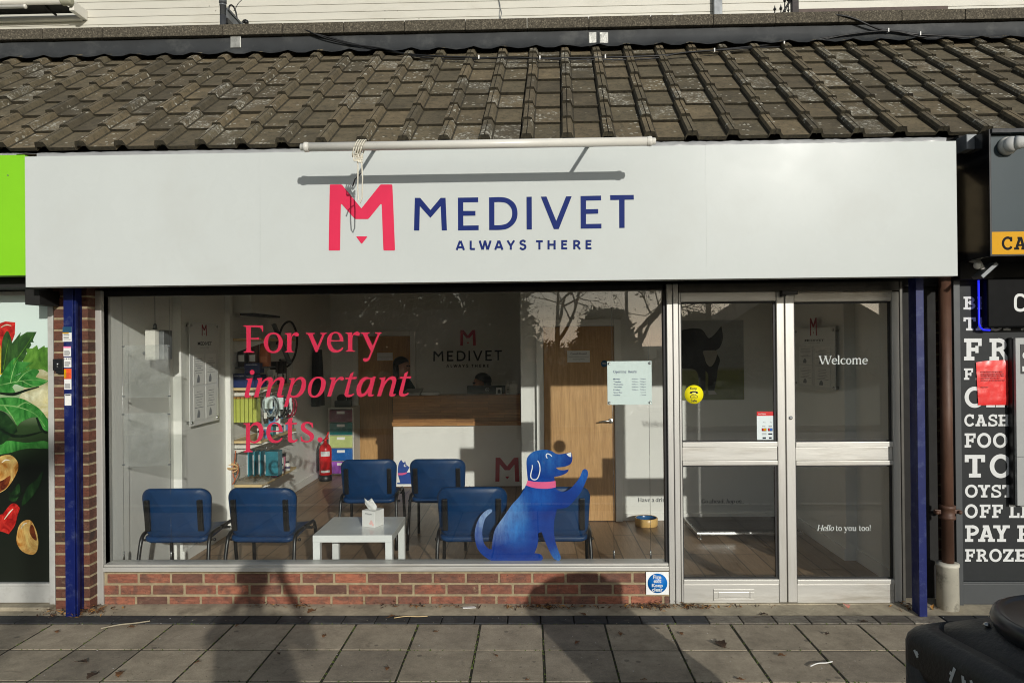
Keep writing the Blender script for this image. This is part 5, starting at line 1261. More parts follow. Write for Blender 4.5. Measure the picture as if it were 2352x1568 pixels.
# slatted grey screen running back across the flat roof
Xs = at(512, 20, 2.75).x
sc_ = thing('roof_screen', 'grey metal balustrade screen running back across the flat roof', 'screen', (Xs, 2.7, 4.6))
ztop = at(514, 8, 2.75).z
mb = MB(); mb.lathe([(.032, 4.4), (.032, ztop), (.040, ztop), (.040, ztop + .05), (.03, ztop + .06)], (Xs, 2.75, 0), 16); mb.lathe([(.036, ztop - .03), (.036, ztop - .012)], (Xs, 2.75, 0), 16); mb.mi = 1; mb.lathe([(.0325, 4.4), (.0325, at(514, 36, 2.75).z)], (Xs, 2.75, 0), 16); mb.lathe([(.033, ztop + .061), (.03, ztop + .12)], (Xs, 2.75, 0), 12)
mb.build('post', [M['grey_steel'], mat('dark_paint_post', S(58, 60, 62), .6, 0, .2, 30)], sc_)
zt2 = ztop - .055; zm = at(520, 42, 2.8).z
mb = MB(); mb.box(Xs + .01, Xs + .03, 2.79, 8.3, zm, zt2); mb.mi = 1
for k in range(14): mb.box(Xs + .009, Xs + .031, 2.95 + k * .38, 2.955 + k * .38, zm, zt2)
mb.box(Xs, Xs + .04, 2.79, 8.3, zt2 + .001, zt2 + .03, .004)
mb.build('panel', [M['grey_steel'], mat('panel_seam', S(92, 96, 98), .6)], sc_)
mb = MB(); mb.box(Xs, Xs + .035, 2.79, 8.3, zm - .06, zm - .002)
for k in range(24): mb.box(Xs + .01, Xs + .025, 2.9 + k * .22, 2.92 + k * .22, 4.4, zm - .061)
mb.build('railing', M['black_iron'], sc_)
t = thing('screen_cables', 'looped black cables draped over the grey roof screen', 'cable', (Xs, 3.0, ztop))
mb = MB(); q = lambda px, py, Y: at(459.4 + px * .1123, py * .1123, Y)
mb.tube(smooth([q(583, 430, 3.0), q(585, 250, 3.0), q(600, 140, 3.0), q(640, 108, 3.05), q(690, 150, 3.1), q(735, 260, 3.1), q(760, 420, 3.1), q(768, 600, 3.1)]), .009, 8)
mb.tube(smooth([q(860, 650, 3.6), q(865, 520, 3.6), q(885, 440, 3.6), q(920, 418, 3.6), q(960, 440, 3.65), q(985, 520, 3.7), q(1015, 650, 3.7)]), .012, 8)
mb.ball(q(945, 460, 3.62), .03, 10, 8); mb.tube(smooth([q(690, 230, 3.1), q(735, 160, 3.1), q(780, 80, 3.3), q(870, -10, 3.5)]), .004, 6); mb.build('cable', M['cable_black'], t)
# ornamental railing and post
t = thing('ornate_railing', 'black iron railing with ball finials beside a dark post above the coping', 'railing', tuple(at(1800, 50, 3.2)))
mb = MB()
for px, top in ((1780, 22), (1794, 30 - 10), (1803, 2), (1811, 0)):
    p = at(px, 60, 3.2); zt__ = at(px, top, 3.2).z; mb.tube([(p.x, 3.2, 4.4), (p.x, 3.2, zt__)], .007, 8); mb.ball((p.x, 3.2, zt__), .018, 12, 8); mb.tube([(p.x, 3.2, zt__), (p.x, 3.2, zt__ + .05)], .006, 6, rad=[.012, .001])
    mb.ball((p.x, 3.2, zt__ - .12), .014, 10, 8)
a_, b_ = at(1788, 48, 3.2), at(1822, -10, 3.2); mb.tube([a_, b_], .012, 8); mb.build('railing', M['black_iron'], t)
mb = MB(); x0, x1, _, _ = rc(1817, 0, 1832, 40, 3.2); mb.box(x0, x1, 3.16, 3.23, 4.4, 6.2, .006); mb.build('post', mat('dark_timber_post', S(56, 50, 48), .7, 0, .2, 20), t)
# awning cassette at the top left
t = thing('folded_awning', 'white folded awning cassette on the cladding at the top left corner', 'awning', tuple(at(100, 20, YU - .3)))
e0, e1 = at(-60, 20, YU - .45), at(170, 12, YU - .45)
q6 = lambda px, py, Y: at(px * .1123, py * .1123, Y)
x_e = q6(1250, 60, YU - .5).x
mb = MB(); zc = q6(700, 40, YU - .5).z
mb.lathe([(.075, -14 - 0), (.075, x_e - 0)], (0, YU - .5, zc + .02), 20, 'x'); mb.build('cassette', M['white_plastic'], t)
mb = MB(); mb.lathe([(.07, x_e + .001), (.085, x_e + .02)] + [(.085 - .006 * (k % 2), x_e + .03 + k * .018) for k in range(9)] + [(.05, x_e + .2)], (0, YU - .48, zc + .01), 20, 'x'); mb.build('roller', mat('striped_awning_cloth', S(150, 148, 128), .8), t)
mb = MB(); xk = q6(1550, 150, YU - .3).x; mb.box(xk - .05, xk + .04, YU - .42, YU - .002, zc - .14, zc + .05, .01); mb.box(-14, xk - .0505, YU - .10, YU - .002, zc - .16, zc - .12, .005); mb.build('bracket', M['white_plastic'], t)
mb = MB(); mb.box(-14, x_e, YU - .42, YU - .06, zc - .02, zc - .01); xk2 = q6(1000, 150, YU - .3).x; mb.tube([(xk2, YU - .4, zc - .01), (xk2 + .02, YU - .3, zc - .08), (xk2 + .08, YU - .2, zc - .12)], .02, 8); mb.build('folding_arm', M['soffit'], t)
xt = q6(540, 130, YU - .6).x; zt_t = q6(540, 135, YU - .6).z
mb = MB(); mb.lathe([(.032, -14), (.032, xt - .04), (.04, xt - .038), (.04, xt - .01), (.02, xt)], (0, YU - .6, zt_t), 18, 'x'); mb.build('front_bar', M['white_plastic'], t)
# ------------------------------------------------------------------ waiting room
def rrect2(w, h, r, n=6):
    out = []
    for q, (sx, sy) in enumerate(((1, 1), (-1, 1), (-1, -1), (1, -1))):
        rr = r if sy > 0 else r * .75
        for k in range(n + 1):
            a = math.pi / 2 * (q + k / n); out.append((sx * (w / 2 - rr) + rr * math.cos(a), sy * (h / 2 - rr) + rr * math.sin(a)))
    return out
def pillow(mb, w, h, t, r, fn, inset=.012):
    """upholstered pad: outline in 2D, thickness along the third axis, fn maps (u, v, t) to a point"""
    o = rrect2(w, h, r); rings = []
    def ring(s, tt): return [fn(u * s[0], v * s[1], tt) for u, v in o]
    sc_ = lambda i: ((w - 2 * i) / w, (h - 2 * i) / h)
    for i, tt in ((h * .49, t * .57), (h * .36, t * .565), (h * .24, t * .55), (h * .12, t * .52), (inset, t * .44), (0, t * .22), (0, -t * .22), (inset, -t * .44), (h * .12, -t * .5), (h * .24, -t * .51), (h * .36, -t * .51), (h * .49, -t * .51)): rings.append(ring(sc_(i), tt))
    mb.loft(rings)
def make_chair():
    root = thing('waiting_chair', '', 'chair')
    mb = MB()
    def fb(u, v, t):
        bend = .055 * (u / .24) ** 2; z = .60 + v - (.035 * (1 - (u / .245) ** 2) if v < -.06 else 0)
        return Vector((u * (1 + (.03 if v > 0 else -.02)), -.205 + t - .10 * v * .9 + bend, z))
    pillow(mb, .485, .33, .036, .075, fb); mb.build('backrest', M['chair_blue'], root)
    mb = MB()
    def fs(u, v, t):
        sag = .016 * (1 - (u / .23) ** 2); fr = -.035 * max(0, (v - .12) / .09) ** 2
        return Vector((u, .02 + v, .425 + t - sag + fr + .015 * (v / .2)))
    pillow(mb, .47, .42, .045, .07, fs); mb.build('seat', M['chair_blue'], root)
    for s in (-1, 1):
        mb = MB(); mb.tube([(s * .190, -.205, .66), (s * .190, -.192, .60), (s * .192, -.180, .50), (s * .195, -.14, .415), (s * .2, -.08, .395)], .011, 8)
        mb.box(s * .190 - .018, s * .190 + .018, -.222, -.200, .47, .69, .004, mat=Matrix.Translation((0, -.21, .6)) @ Matrix.Rotation(R(6), 4, 'X') @ Matrix.Translation((0, .21, -.6)))
        mb.ball((s * .190, -.224, .61), (.006, .004, .006), 10, 6)
        mb.build('back_bracket', M['chair_black'], root)
        for fr in (1, -1):
            mb = MB(); x = s * .245
            if fr > 0: path = [(x + s * .012, .30, .0), (x + s * .004, .265, .30), (x, .245, .40), (x, .22, .432), (x, .18, .445), (x, .0, .445)]
            else: path = [(x + s * .012, -.27, .0), (x + s * .004, -.215, .30), (x, -.19, .40), (x, -.165, .432), (x, -.12, .445), (x, .0, .445)]
            rings = smooth([Vector(p) for p in path], 3); mb.tube(rings, .0135, 10); mb.build('leg', M['chair_black'], root)
    mb = MB(); mb.tube([(-.245, .19, .40), (.245, .19, .40)], .010, 8); mb.tube([(-.245, -.14, .395), (.245, -.14, .395)], .010, 8)
    for s in (-1, 1): mb.ball((s * .262, .19, .40), .012, 8, 6); mb.ball((s * .262, -.14, .395), .012, 8, 6)
    mb.build_split('stretcher', M['chair_black'], root, .02)
    return root
chair0 = make_chair()
spots = [(401, 1120, .07, .0, 'blue padded chair with its back to the window, leftmost and nearest the left wall'),
         (601, 1117, .07, .015, 'blue padded chair with its back to the window, just left of the white table'),
         (844, 1052, 1.32, .0, 'blue padded chair behind the white table beside the fire extinguisher'),
         (1005, 1052, 1.32, .0, 'blue padded chair in front of the reception desk beside the cat decal'),
         (1083, 1111, .07, .0, 'blue padded chair with its back to the window left of the blue dog'),
         (1275, 1107, .07, .0, 'blue padded chair partly hidden behind the blue dog decal')]
for i, (px, py, Y, rz, lab) in enumerate(spots):
    rz = (.02, -.03, .035, -.02, .015, -.01)[i]
    o = chair0 if i == 0 else copy_tree(chair0)
    o.location = (at(px, py, Y + .085).x, Y + .27, 0); o.scale = (1.0, 1.0, 1.03); o.rotation_euler.z = rz
    o['label'] = lab; o['group'] = 'blue waiting room chairs'; o['category'] = 'chair'
# low white table and tissue box
f0, f1, b1 = gz(718, 1229, .45), gz(901, 1228, .45), gz(926, 1186, .45)
tb = thing('coffee_table', 'low square white table inside the shop window', 'table', ((f0.x + f1.x) / 2, (f0.y + b1.y) / 2, 0))
X0, X1, Y0t, Y1t = f0.x, f1.x, f0.y, b1.y
wt = mat('white_lacquer', S(226, 228, 224), .18, 0, .02, coat=.3)
B(X0, X1, Y0t, Y1t, .40, .45, .002).build('table_top', wt, tb)
for a in (X0 + .0005, X1 - .0505):
    for b in (Y0t + .0005, Y1t - .0505): B(a, a + .05, b, b + .05, .001, .3995, .002).build('leg', wt, tb)
c = gz(857, 1206, .45); tbx = thing('tissue_box', 'white tissue box with a pulled up tissue on the low white table', 'tissue box', (c.x, c.y, .45))
rot = Matrix.Translation((c.x, c.y, .451)) @ Matrix.Rotation(R(-24), 4, 'Z')
mb = MB(); mb.box(-.058, .058, -.058, .058, 0, .12, .002, mat=rot); mb.build('carton', M['paper'], tbx)
mb = MB(); 
def onbox(x, z): return rot @ Vector((x, -.0586, z))
put_font(mb, 'Whisper', onbox, -.03, .035, .088, .105, .0, .3); mb.mi = 1
for (u, v, r_) in ((.03, .035, .012), (.018, .028, .010), (.04, .022, .010), (.026, .046, .008)): add2d(mb, [ell(u, v, r_, r_, 10)], onbox)
mb.build('carton_print', [M['ink'], mat('pale_pink_print', S(232, 186, 180), .6)], tbx, recalc=False)
mb = MB(); rows = []
for j in range(7):
    v = j / 6; z = .118 + .075 * v; w = .03 + .03 * math.sin(v * 2.6)
    rows.append([rot @ Vector((-.03 * v + w * math.cos(a) * (1 - .3 * v), -.02 * v + (.014 * (1 - v * .6)) * math.sin(a) + .006 * math.sin(3 * a + j), z + .014 * math.sin(2 * a + .7) * v)) for a in [2 * math.pi * i / 14 for i in range(14)]])
mb.loft(rows); mb.build('tissue', M['paper'], tbx)
# blue dog decal on the window
YD = .0600
zd = lambda x, y: at(1062.3 + x * .19048, 1004.8 + y * .19048, YD)
dg = thing('dog_decal', 'large blue waving dog sticker with a pink collar on the window glass', 'window sticker', tuple(zd(700, 1480)))
def flat(name, specs, m, lift, parent, conv, thick=.0006):
    me = MB()
    for s in specs: decal(me, s, lambda x, y: conv(x, y) + Vector((0, lift, 0)))
    return me.build(name, m, parent, recalc=False)
body = "355,868~ 335,861~ 300,868~ 240,915~ 185,1000~ 152,1110~ 150,1220~ 180,1330~ 240,1410~ 340,1478~ 380,1484 950,1478~ 968,1450~ 955,1415~ 920,1396~ 868,1390 900,1310~ 913,1230~ 912,1150 955,1135 985,1220~ 1040,1350~ 1090,1440~ 1132,1475~ 1170,1476~ 1185,1440~ 1160,1370~ 1120,1250~ 1102,1120~ 1107,1000~ 1125,920~ 1138,858 1200,852~ 1270,832~ 1340,765~ 1430,650~ 1490,520~ 1513,450~ 1508,400~ 1478,376~ 1448,392~ 1410,480~ 1350,560~ 1290,620~ 1230,648~ 1180,645~ 1126,618 1120,560 770,560 700,690~ 600,802~ 500,945~ 400,1090~ 368,1200~ 350,1345 310,1330~ 260,1270~ 240,1180~ 242,1090~ 272,980~ 320,922~ 352,894~"
head_ = "790,540 778,420~ 772,280~ 800,212~ 870,162~ 980,143~ 1060,155~ 1110,182~ 1142,195~ 1200,195~ 1260,184~ 1308,172 1325,230~ 1318,290~ 1290,325~ 1230,348~ 1125,360 1160,384~ 1210,391~ 1250,385~ 1280,378 1270,410~ 1220,442~ 1160,462~ 1107,470 1112,545"
def dog_mat():
    m, n, p = newmat('painted_blue_dog'); o_ = dg.location
    base = ramp(n, .35, .7, S(0, 42, 124), S(2, 66, 152), noise(n, 5, 6, .65))
    def near(q, r0, r1, st=(1, 1, 1)):
        d_ = N(n, 'ShaderNodeVectorMath', operation='SUBTRACT'); n.links.new(coord(n), d_.inputs[0]); d_.inputs[1].default_value = zd(*q) - o_
        e_ = N(n, 'ShaderNodeVectorMath', operation='MULTIPLY'); n.links.new(d_.outputs[0], e_.inputs[0]); e_.inputs[1].default_value = st
        l_ = N(n, 'ShaderNodeVectorMath', operation='LENGTH'); n.links.new(e_.outputs[0], l_.inputs[0])
        return ramp(n, r0, r1, (1, 1, 1, 1), (0, 0, 0, 1), l_.outputs['Value'])
    br_ = ramp(n, .35, .68, (.15, .15, .15, 1), (1, 1, 1, 1), noise(n, 26, 7, .7, coord(n, (1, 1, .35))))
    c = base
    for q, r0, r1, col, st in (((345, 875), .02, .26, S(176, 206, 232), (1, 1, 1)), ((640, 1120), .02, .14, S(34, 116, 196), (1, 1, 1)), ((640, 860), .02, .20, S(60, 136, 204), (1.6, 1, .8)), ((930, 690), .02, .13, S(24, 100, 184), (1, 1, 1)), ((1060, 250), .01, .14, S(44, 112, 180), (1, 1, 1)), ((1170, 1450), .01, .09, S(70, 140, 200), (1, 1, 1)), ((870, 170), .01, .12, S(46, 116, 188), (1, 1, 1)), ((1480, 470), .02, .10, S(28, 106, 190), (1, 1, 1))):
        c = mix(n, mix(n, 1.0, near(q, r0, r1, st), br_, 'MULTIPLY'), c, col)
    n.links.new(c, p.inputs['Base Color']); p.inputs['Roughness'].default_value = .6; p.inputs['Specular IOR Level'].default_value = .08
    return m
M['dog_blue'] = dog_mat()
flat('body', [body], M['dog_blue'], .0, dg, zd); flat('head', [head_], M['dog_blue'], -.0003, dg, zd)
flat('collar', ["785,513 850,527~ 950,533~ 1040,530~ 1122,520 1128,595 1040,612~ 940,612~ 850,600~ 765,573"], mat('pink_collar', S(226, 90, 140), .4, 0, .04), -.0006, dg, zd)
mb = MB(); cz = lambda x, y: zd(x, y) + Vector((0, -.0009, 0))
decal(mb, "1253,193 1308,175 1312,230 1295,230~ 1270,215~", cz)
add2d(mb, [pen([(1022, 247), (1008, 217), (1016, 196), (1036, 193), (1060, 206), (1077, 224)], 11)], cz)
add2d(mb, [pen([(842, 328), (840, 370), (825, 430), (825, 475), (846, 500), (880, 504), (910, 480), (930, 420), (935, 370), (925, 310), (905, 275)], 12)], cz)
mb.build('face_marking', M['decal_white'], dg, recalc=False)
# opening hours board on two wires
x0, x1, z0, z1 = rc(1395, 829, 1497, 929, .12); w, h = x1 - x0, z1 - z0
oh = thing('opening_hours_board', 'pale opening hours board hung on two wires in the window', 'notice board', ((x0 + x1) / 2, .12, z0))
B(x0, x1, .118, .122, z0, z1, .001).build('board', M['pale_mint'], oh)
mb = MB()
for a in (.045, .955):
    for b in (.05, .95): mb.lathe([(.0095, 0), (.0095, -.006), (.007, -.008), (0, -.008)], (x0 + w * a, .1175, z0 + h * b), 16, 'y')
mb.build_split('fixing', M['steel'], oh)
mb = MB(); ff = lambda a, b: Vector((x0 + w * a, .1172, z0 + h * b)); k = .30 / serif_width('Opening') * 245
e = serif(mb, 'Opening', ff, .13, .73, k); serif(mb, 'hours:', ff, e + .035, .73, k, ('hours:',))
for i, d in enumerate(('Monday:', 'Tuesday:', 'Wednesday:', 'Thursday:', 'Friday:', 'Saturday:', 'Sunday:')):
    zz = .575 - i * .0612; wd_ = .155 * len(d) / 7
    put_font(mb, d, ff, .135, .135 + wd_, zz - (.008 if 'y' in d else 0), zz + .030, .02)
    txt = '9:00am - 7:00pm' if i < 5 else 'Closed'
    put_font(mb, txt, ff, .865 - (.315 if i < 5 else .12), .865, zz - (.008 if i < 5 else 0), zz + .028)
mb.build('lettering', M['navy'], oh, recalc=False)
def hang_wire(name, label, px, sh=0.0):
    t = thing(name, label, 'wire', (at(px, 1280, .12).x, .12, .28), 'display wires behind the window')
    p = at(px, 1000, .12); mb = MB(); mb.tube([(p.x, .126, .29), (p.x, .126, 2.2)], .0013, 6); mb.build('wire', M['steel'], t)
    mb = MB(); mb.lathe([(.007, .275), (.007, .33), (.004, .345)], (p.x, .126, 0), 12); mb.build('anchor', M['steel'], t)
for px, lab in ((1408, 'left of the two thin wires holding the opening hours board'), (1492, 'right of the two thin wires holding the opening hours board'), (281.5, 'left of the two thin wires holding the clear display pockets'), (390, 'right of the two thin wires holding the clear display pockets')): hang_wire('display_wire', lab, px)
for (a, b, c_, d, lab) in ((284, 792, 387, 913, 'upper clear acrylic pocket hung between two wires at the left of the window'), (284, 948, 387, 1070, 'lower clear acrylic pocket hung between two wires at the left of the window')):
    x0, x1, z0, z1 = rc(a, b, c_, d, .12); t = thing('display_pocket', lab, 'display pocket', ((x0 + x1) / 2, .12, z0), 'clear acrylic pockets')
    B(x0, x1, .120, .1225, z0, z1).build('sheet', M['acrylic'], t)
    mb = MB()
    for xx in (x0 - .003, x1 + .003):
        for zz in (z0 + .01, z1 - .01): mb.box(xx - .008, xx + .008, .116, .13, zz - .004, zz + .004, .001)
    mb.build_split('clip', M['grey_steel'], t)
# white wall unit with a grey face on the left wall
p0 = at(364, 790, .55)
al = thing('wall_speaker', 'white wall unit with a grey front high on the left wall', 'wall unit', (p0.x, .55, p0.z - .12))
mb = MB(); x0, x1, z0, z1 = rc(343, 757, 369, 826, .5); mb.loft([[Vector((x, y, z)) for x, y in ((x0, .44), (x1 - .01, .44), (x1, .47), (x1, .60), (x0, .60))] for z in (z0, (z0 + z1) / 2, z1)], sm=False); mb.build('case', M['white_plastic'], al)
xr = at(384, 790, .52).x
mb = MB(); mb.box(x1 + .001, xr, .47, .60, z0 + .002, z1 - .004, .006); mb.build('front', mat('grey_grille', S(108, 110, 110), .5), al)
mb = MB(); mb.lathe([(.018, 0), (.012, .04), (.004, .05)], (at(353, 750, .52).x, .54, z1), 14); mb.tube([(at(353, 750, .52).x + .0, .54, z1 + .04), (at(353, 750, .52).x, .54, 2.5)], .003, 6); mb.tube([(x0, .54, z0 + .05), (-2.999, .54, z0 + .05)], .012, 8); mb.build('cable', M['grey_steel'], al)
# notice boards on the side walls
def side_board(X, sgn, y0, y1, z0, z1, label, docs):
    t = thing('notice_board', label, 'notice board', (X + sgn * .03, (y0 + y1) / 2, z0))
    xf = X + sgn * .035
    B(min(xf, xf + sgn * .005), max(xf, xf + sgn * .005), y0, y1, z0, z1, .001).build('panel', mat('white_acrylic_board', S(228, 228, 224), .2, 0, .02), t)
    mb = MB()
    for y in (y0 + .03, y1 - .03):
        for z in (z0 + .03, z1 - .03): mb.lathe([(.013, 0), (.013, sgn * .046), (.010, sgn * .048), (0, sgn * .048)], (X + sgn * .001, y, z), 12, 'x')
    mb.build_split('standoff', M['steel'], t)
    xs = xf + sgn * .0056; w, h = y1 - y0, z1 - z0
    fy = (lambda a, b: Vector((xs, y0 + w * a, z0 + h * b))) if sgn > 0 else (lambda a, b: Vector((xs, y1 - w * a, z0 + h * b)))
    mb = MB(); kk = .18 / 474; emblem(mb, lambda x, y: fy(.41 + (x - 62) * kk, .87 - (y - 535) * kk * w / h * 1.0)); mb.build('emblem', mat('dull_pink_print', S(140, 40, 60), .6), t, recalc=False)
    mb = MB(); put_font(mb, 'MEDIVET', fy, .27, .76, .775, .81, .02); put_font(mb, 'ALWAYS THERE', fy, .36, .66, .748, .757)
    mb.build('lettering', M['ink'], t, recalc=False)
    mb = MB()
    for (a, b, c_, d) in ((.12, .39, .47, .69), (.53, .39, .9, .69), (.12, .05, .47, .37), (.53, .05, .9, .37)):
        p, q = fy(a, b), fy(c_, d); xx = sorted((xs + sgn * .0005, xs + sgn * .003)); mb.box(xx[0], xx[1], p.y, q.y, p.z, q.z)
    mb.build_split('poster', M['paper'], t)
    mb = MB(); random.seed(5)
    fy2 = lambda a, b: fy(a, b) + Vector((sgn * .0034, 0, 0))
    for (a, b, c_, d) in ((.12, .39, .47, .69), (.53, .39, .9, .69), (.12, .05, .47, .37), (.53, .05, .9, .37)):
        for k in range(7):
            zz = d - .05 - k * (d - b - .14) / 7; l = random.uniform(.35, .85); m_ = (a + c_) / 2; hw = (c_ - a) / 2 * l
            add2d(mb, [rr_(m_ - hw, zz, m_ + hw, zz + random.choice((.004, .006)))], fy2)
        add2d(mb, [cr_path("%g,%g %g,%g~ %g,%g~ %g,%g~ %g,%g" % (a + .10, b + .02, a + .12, b + .07, a + .16, b + .1, a + .2, b + .06, a + .19, b + .02))], fy2)
    mb.build('print', M['faint_ink'], t, recalc=False)
Xl = -2.93
yl = lambda px, py: atx(px, py, Xl + .03)
a, b = yl(433, 860), yl(499, 860)
side_board(Xl, 1, a.y, b.y, atx(466, 972, Xl + .03).z, atx(466, 741, Xl + .03).z, 'white notice board with four posters on the left wall beside the shelves', 4)
a, b = atx(1829, 820, 2.54), atx(1921, 820, 2.54)
side_board(2.57, -1, b.y, a.y, atx(1880, 893, 2.54).z, atx(1880, 752, 2.54).z, 'dim notice board with posters on the right wall behind the welcome lettering', 4)
# dog photograph on the partition behind the left door
x0, x1, z0, z1 = rc(1530, 736, 1708, 918, 2.36)
pp = thing('wall_picture', 'large wall picture of a black and white dog on grass behind the left door', 'picture', ((x0 + x1) / 2, 2.36, z0))
pm_, pn, pb = newmat('picture_ground'); sp = N(pn, 'ShaderNodeSeparateXYZ'); pn.links.new(coord(pn), sp.inputs[0])
mr = N(pn, 'ShaderNodeMapRange'); mr.inputs['From Max'].default_value = z1 - z0; pn.links.new(sp.outputs['Z'], mr.inputs['Value'])
pn.links.new(mix(pn, .25, rampn(pn, mr.outputs[0], [(0, S(96, 104, 44)), (.36, S(120, 122, 60)), (.42, S(150, 152, 146)), (1, S(170, 172, 170))]), ramp(pn, .3, .7, (.5, .5, .5, 1), (1, 1, 1, 1), noise(pn, 22)), 'MULTIPLY'), pb.inputs['Base Color'])
B(x0, x1, 2.355, 2.3695, z0, z1).build('print', pm_, pp)
zk = lambda x, y: at(1550.3 + x * .2344, 666 + y * .2344, 2.354)
mb = MB(); decal(mb, "-60,480 60,395~ 250,380~ 330,470~ 400,420 455,350 470,470~ 440,560~ 400,600~ 440,680~ 420,770~ 410,860~ 385,985 325,985 325,830~ 300,790 300,985 235,985 215,800~ 100,770~ -60,780", zk); mb.mi = 1
decal(mb, "275,600~ 340,590~ 410,600~ 395,690~ 350,750~ 310,720~ 290,660~", lambda x, y: zk(x, y) + Vector((0, -.0015, 0))); decal(mb, "240,990 300,985 302,1010 235,1012", lambda x, y: zk(x, y) + Vector((0, -.0015, 0))); decal(mb, "325,985 385,982 410,1020 330,1025", lambda x, y: zk(x, y) + Vector((0, -.0015, 0)))
mb.build('dog_image', [mat('black_print', S(24, 26, 26), .6), mat('cream_print', S(150, 146, 134), .6)], pp, recalc=False)
# weighing platform, dog bowl
a, b = gz(1601, 1222, .075), gz(1578, 1186, .075)
ws = thing('pet_scale', 'low steel edged pet weighing platform with a black top behind the doors', 'scale', ((a.x + 2.4) / 2, (a.y + 2.3) / 2, 0))
mb = MB(); mb.box(a.x, 2.45, a.y, min(b.y, 2.33), .05, .072, .003); mb.build('frame', M['steel'], ws)
B(a.x + .02, 2.43, a.y + .02, min(b.y, 2.33) - .02, .0725, .078, .002).build('mat', M['black_plastic'], ws)
for x in (a.x + .04, 2.4):
    for y in (a.y + .05, 2.26):
        mb = MB(); mb.lathe([(.018, .001), (.018, .01), (.008, .012), (.008, .0495)], (x, y, 0), 12); mb.build('foot', M['steel'], ws)
c = gz(1487, 1205, .02); bo = thing('dog_bowl', 'sandy dog bowl with a blue inside on the floor by the partition', 'bowl', (c.x, c.y + .06, 0))
mb = MB(); cy = c.y + .06; mb.lathe([(.105, .002), (.11, .01), (.112, .075), (.106, .082), (.1, .078)], (c.x, cy, 0), 30, cap=False); mb.build('body', mat('sand_glaze', S(206, 168, 104), .35), bo)
mb = MB(); mb.lathe([(.1, .0775), (.094, .03), (.0, .026)], (c.x, cy, 0), 30, cap=False); mb.build('lining', mat('blue_glaze', S(40, 92, 140), .25), bo)
# reception desk
YR = 4.05
x0 = at(903, 1050, YR).x; x1 = -.13
zt = at(1050, 913, YR).z; zw = at(1050, 977, YR).z
rd_ = thing('reception_desk', 'white reception desk with a butcher block top fascia and a red M emblem', 'desk', ((x0 + x1) / 2, YR, 0))
mb = MB(); mb.box(x0, x1, YR + .03, YR + .05, .012, zw - .002); mb.box(x0, x0 + .03, YR + .0505, YR + .62, .10, zw - .002); mb.box(x0 + .03, x1, YR + .56, YR + .62, .1, .72); mb.build('front', M['white_trim'], rd_)
B(x0 + .04, x1, YR + .06, YR + .1, .001, .099).build('plinth', M['butcher'], rd_)
mb = MB(); mb.box(x0 - .01, x1, YR - .02, YR + .06, zw, zw + .05, .003); mb.box(x0, x1, YR, YR + .045, zw + .051, zt, .002); mb.build('fascia', M['butcher'], rd_)
mb = MB(); mb.box(x0 - .01, x1, YR - .01, YR + .25, zt + .001, zt + .03, .003); mb.box(x0 + .031, x1, YR + .06, YR + .62, .721, .75); mb.build('counter_top', M['butcher'], rd_)
mb = MB(); k = (1193 - 1137.6) / 474.
emblem(mb, lambda x, y: at(1137.6 + (x - 62) * k, 1105 + (y - 535) * k, YR + .0285)); mb.build('emblem', mat('dark_red_vinyl', S(170, 26, 40), .5, 0, .05), rd_, recalc=False)
zcat = lambda x, y: at(878.5 + x * .19777, 815.4 + y * .19777, YR + .028)
ct = thing('cat_decal', 'small blue cat decal with a pink collar on the white reception desk', 'decal', tuple(zcat(250, 1495)))
flat('body', ["218,1213 240,1245 255,1240~ 262,1222 276,1266~ 298,1288~ 313,1300 300,1328~ 282,1360 322,1358 340,1400~ 400,1495 175,1495~ 172,1480~ 205,1476 195,1440~ 180,1385~ 178,1330~ 186,1270~ 200,1235~"], M['cat_blue'], 0, ct, zcat)
flat('collar', ["178,1368 230,1368~ 280,1358 282,1374 230,1390~ 180,1390"], mat('pink_collar', S(226, 90, 140), .4, 0, .04), -.0005, ct, zcat)
mb = MB(); cz = lambda x, y: zcat(x, y) + Vector((0, -.0006, 0)); decal(mb, "282,1362 300,1335~ 316,1342 322,1356~", cz); decal(mb, [" ".join("%g,%g" % (p.x, p.y) for p in ell(262, 1280, 15, 16, 16))], cz); mb.mi = 1; decal(mb, [" ".join("%g,%g" % (p.x, p.y) for p in ell(266, 1278, 8, 10, 12))], lambda x, y: cz(x, y) + Vector((0, -.0004, 0))); mb.build('face_marking', [M['decal_white'], M['cat_blue']], ct, recalc=False)
# things on the desk
ztp = zt + .0305
x0m, x1m, z0m, z1m = rc(1073, 885.5, 1161, 915, YR + .3)
mo = thing('monitor', 'black computer monitor seen from behind on the reception desk', 'monitor', ((x0m + x1m) / 2, YR + .4, .75))
B(x0m, x1m, YR + .30, YR + .34, z1m - .36, z1m, .006).build('screen_back', M['black_plastic'], mo)
mb = MB(); mb.box((x0m + x1m) / 2 - .03, (x0m + x1m) / 2 + .03, YR + .3405, YR + .37, .77, z1m - .1); mb.box((x0m + x1m) / 2 - .12, (x0m + x1m) / 2 + .12, YR + .32, YR + .5, .751, .7695, .004); mb.build('stand', M['black_plastic'], mo)
mb = MB(); cxm, czm = at(1119, 894, YR + .29).x, at(1119, 894.5, YR + .29).z
f = onXZ(YR + .2985); add2d(mb, [ell(cxm, czm, .026, .026, 24), ell(cxm, czm, .023, .023, 24)], f); put_font(mb, 'DELL', f, cxm - .017, cxm + .017, czm - .006, czm + .006, .02)
mb.build('badge', M['letter_white'], mo, recalc=False)
x0p, x1p, z0p, z1p = rc(1139.5, 899, 1152.5, 913.5, YR + .12)
ph = thing('photo_frame', 'small standing photo card on the reception desk beside the monitor', 'photo', ((x0p + x1p) / 2, YR + .12, ztp))
B(x0p, x1p, YR + .12, YR + .128, ztp, ztp + .085, .001).build('card', M['paper'], ph)
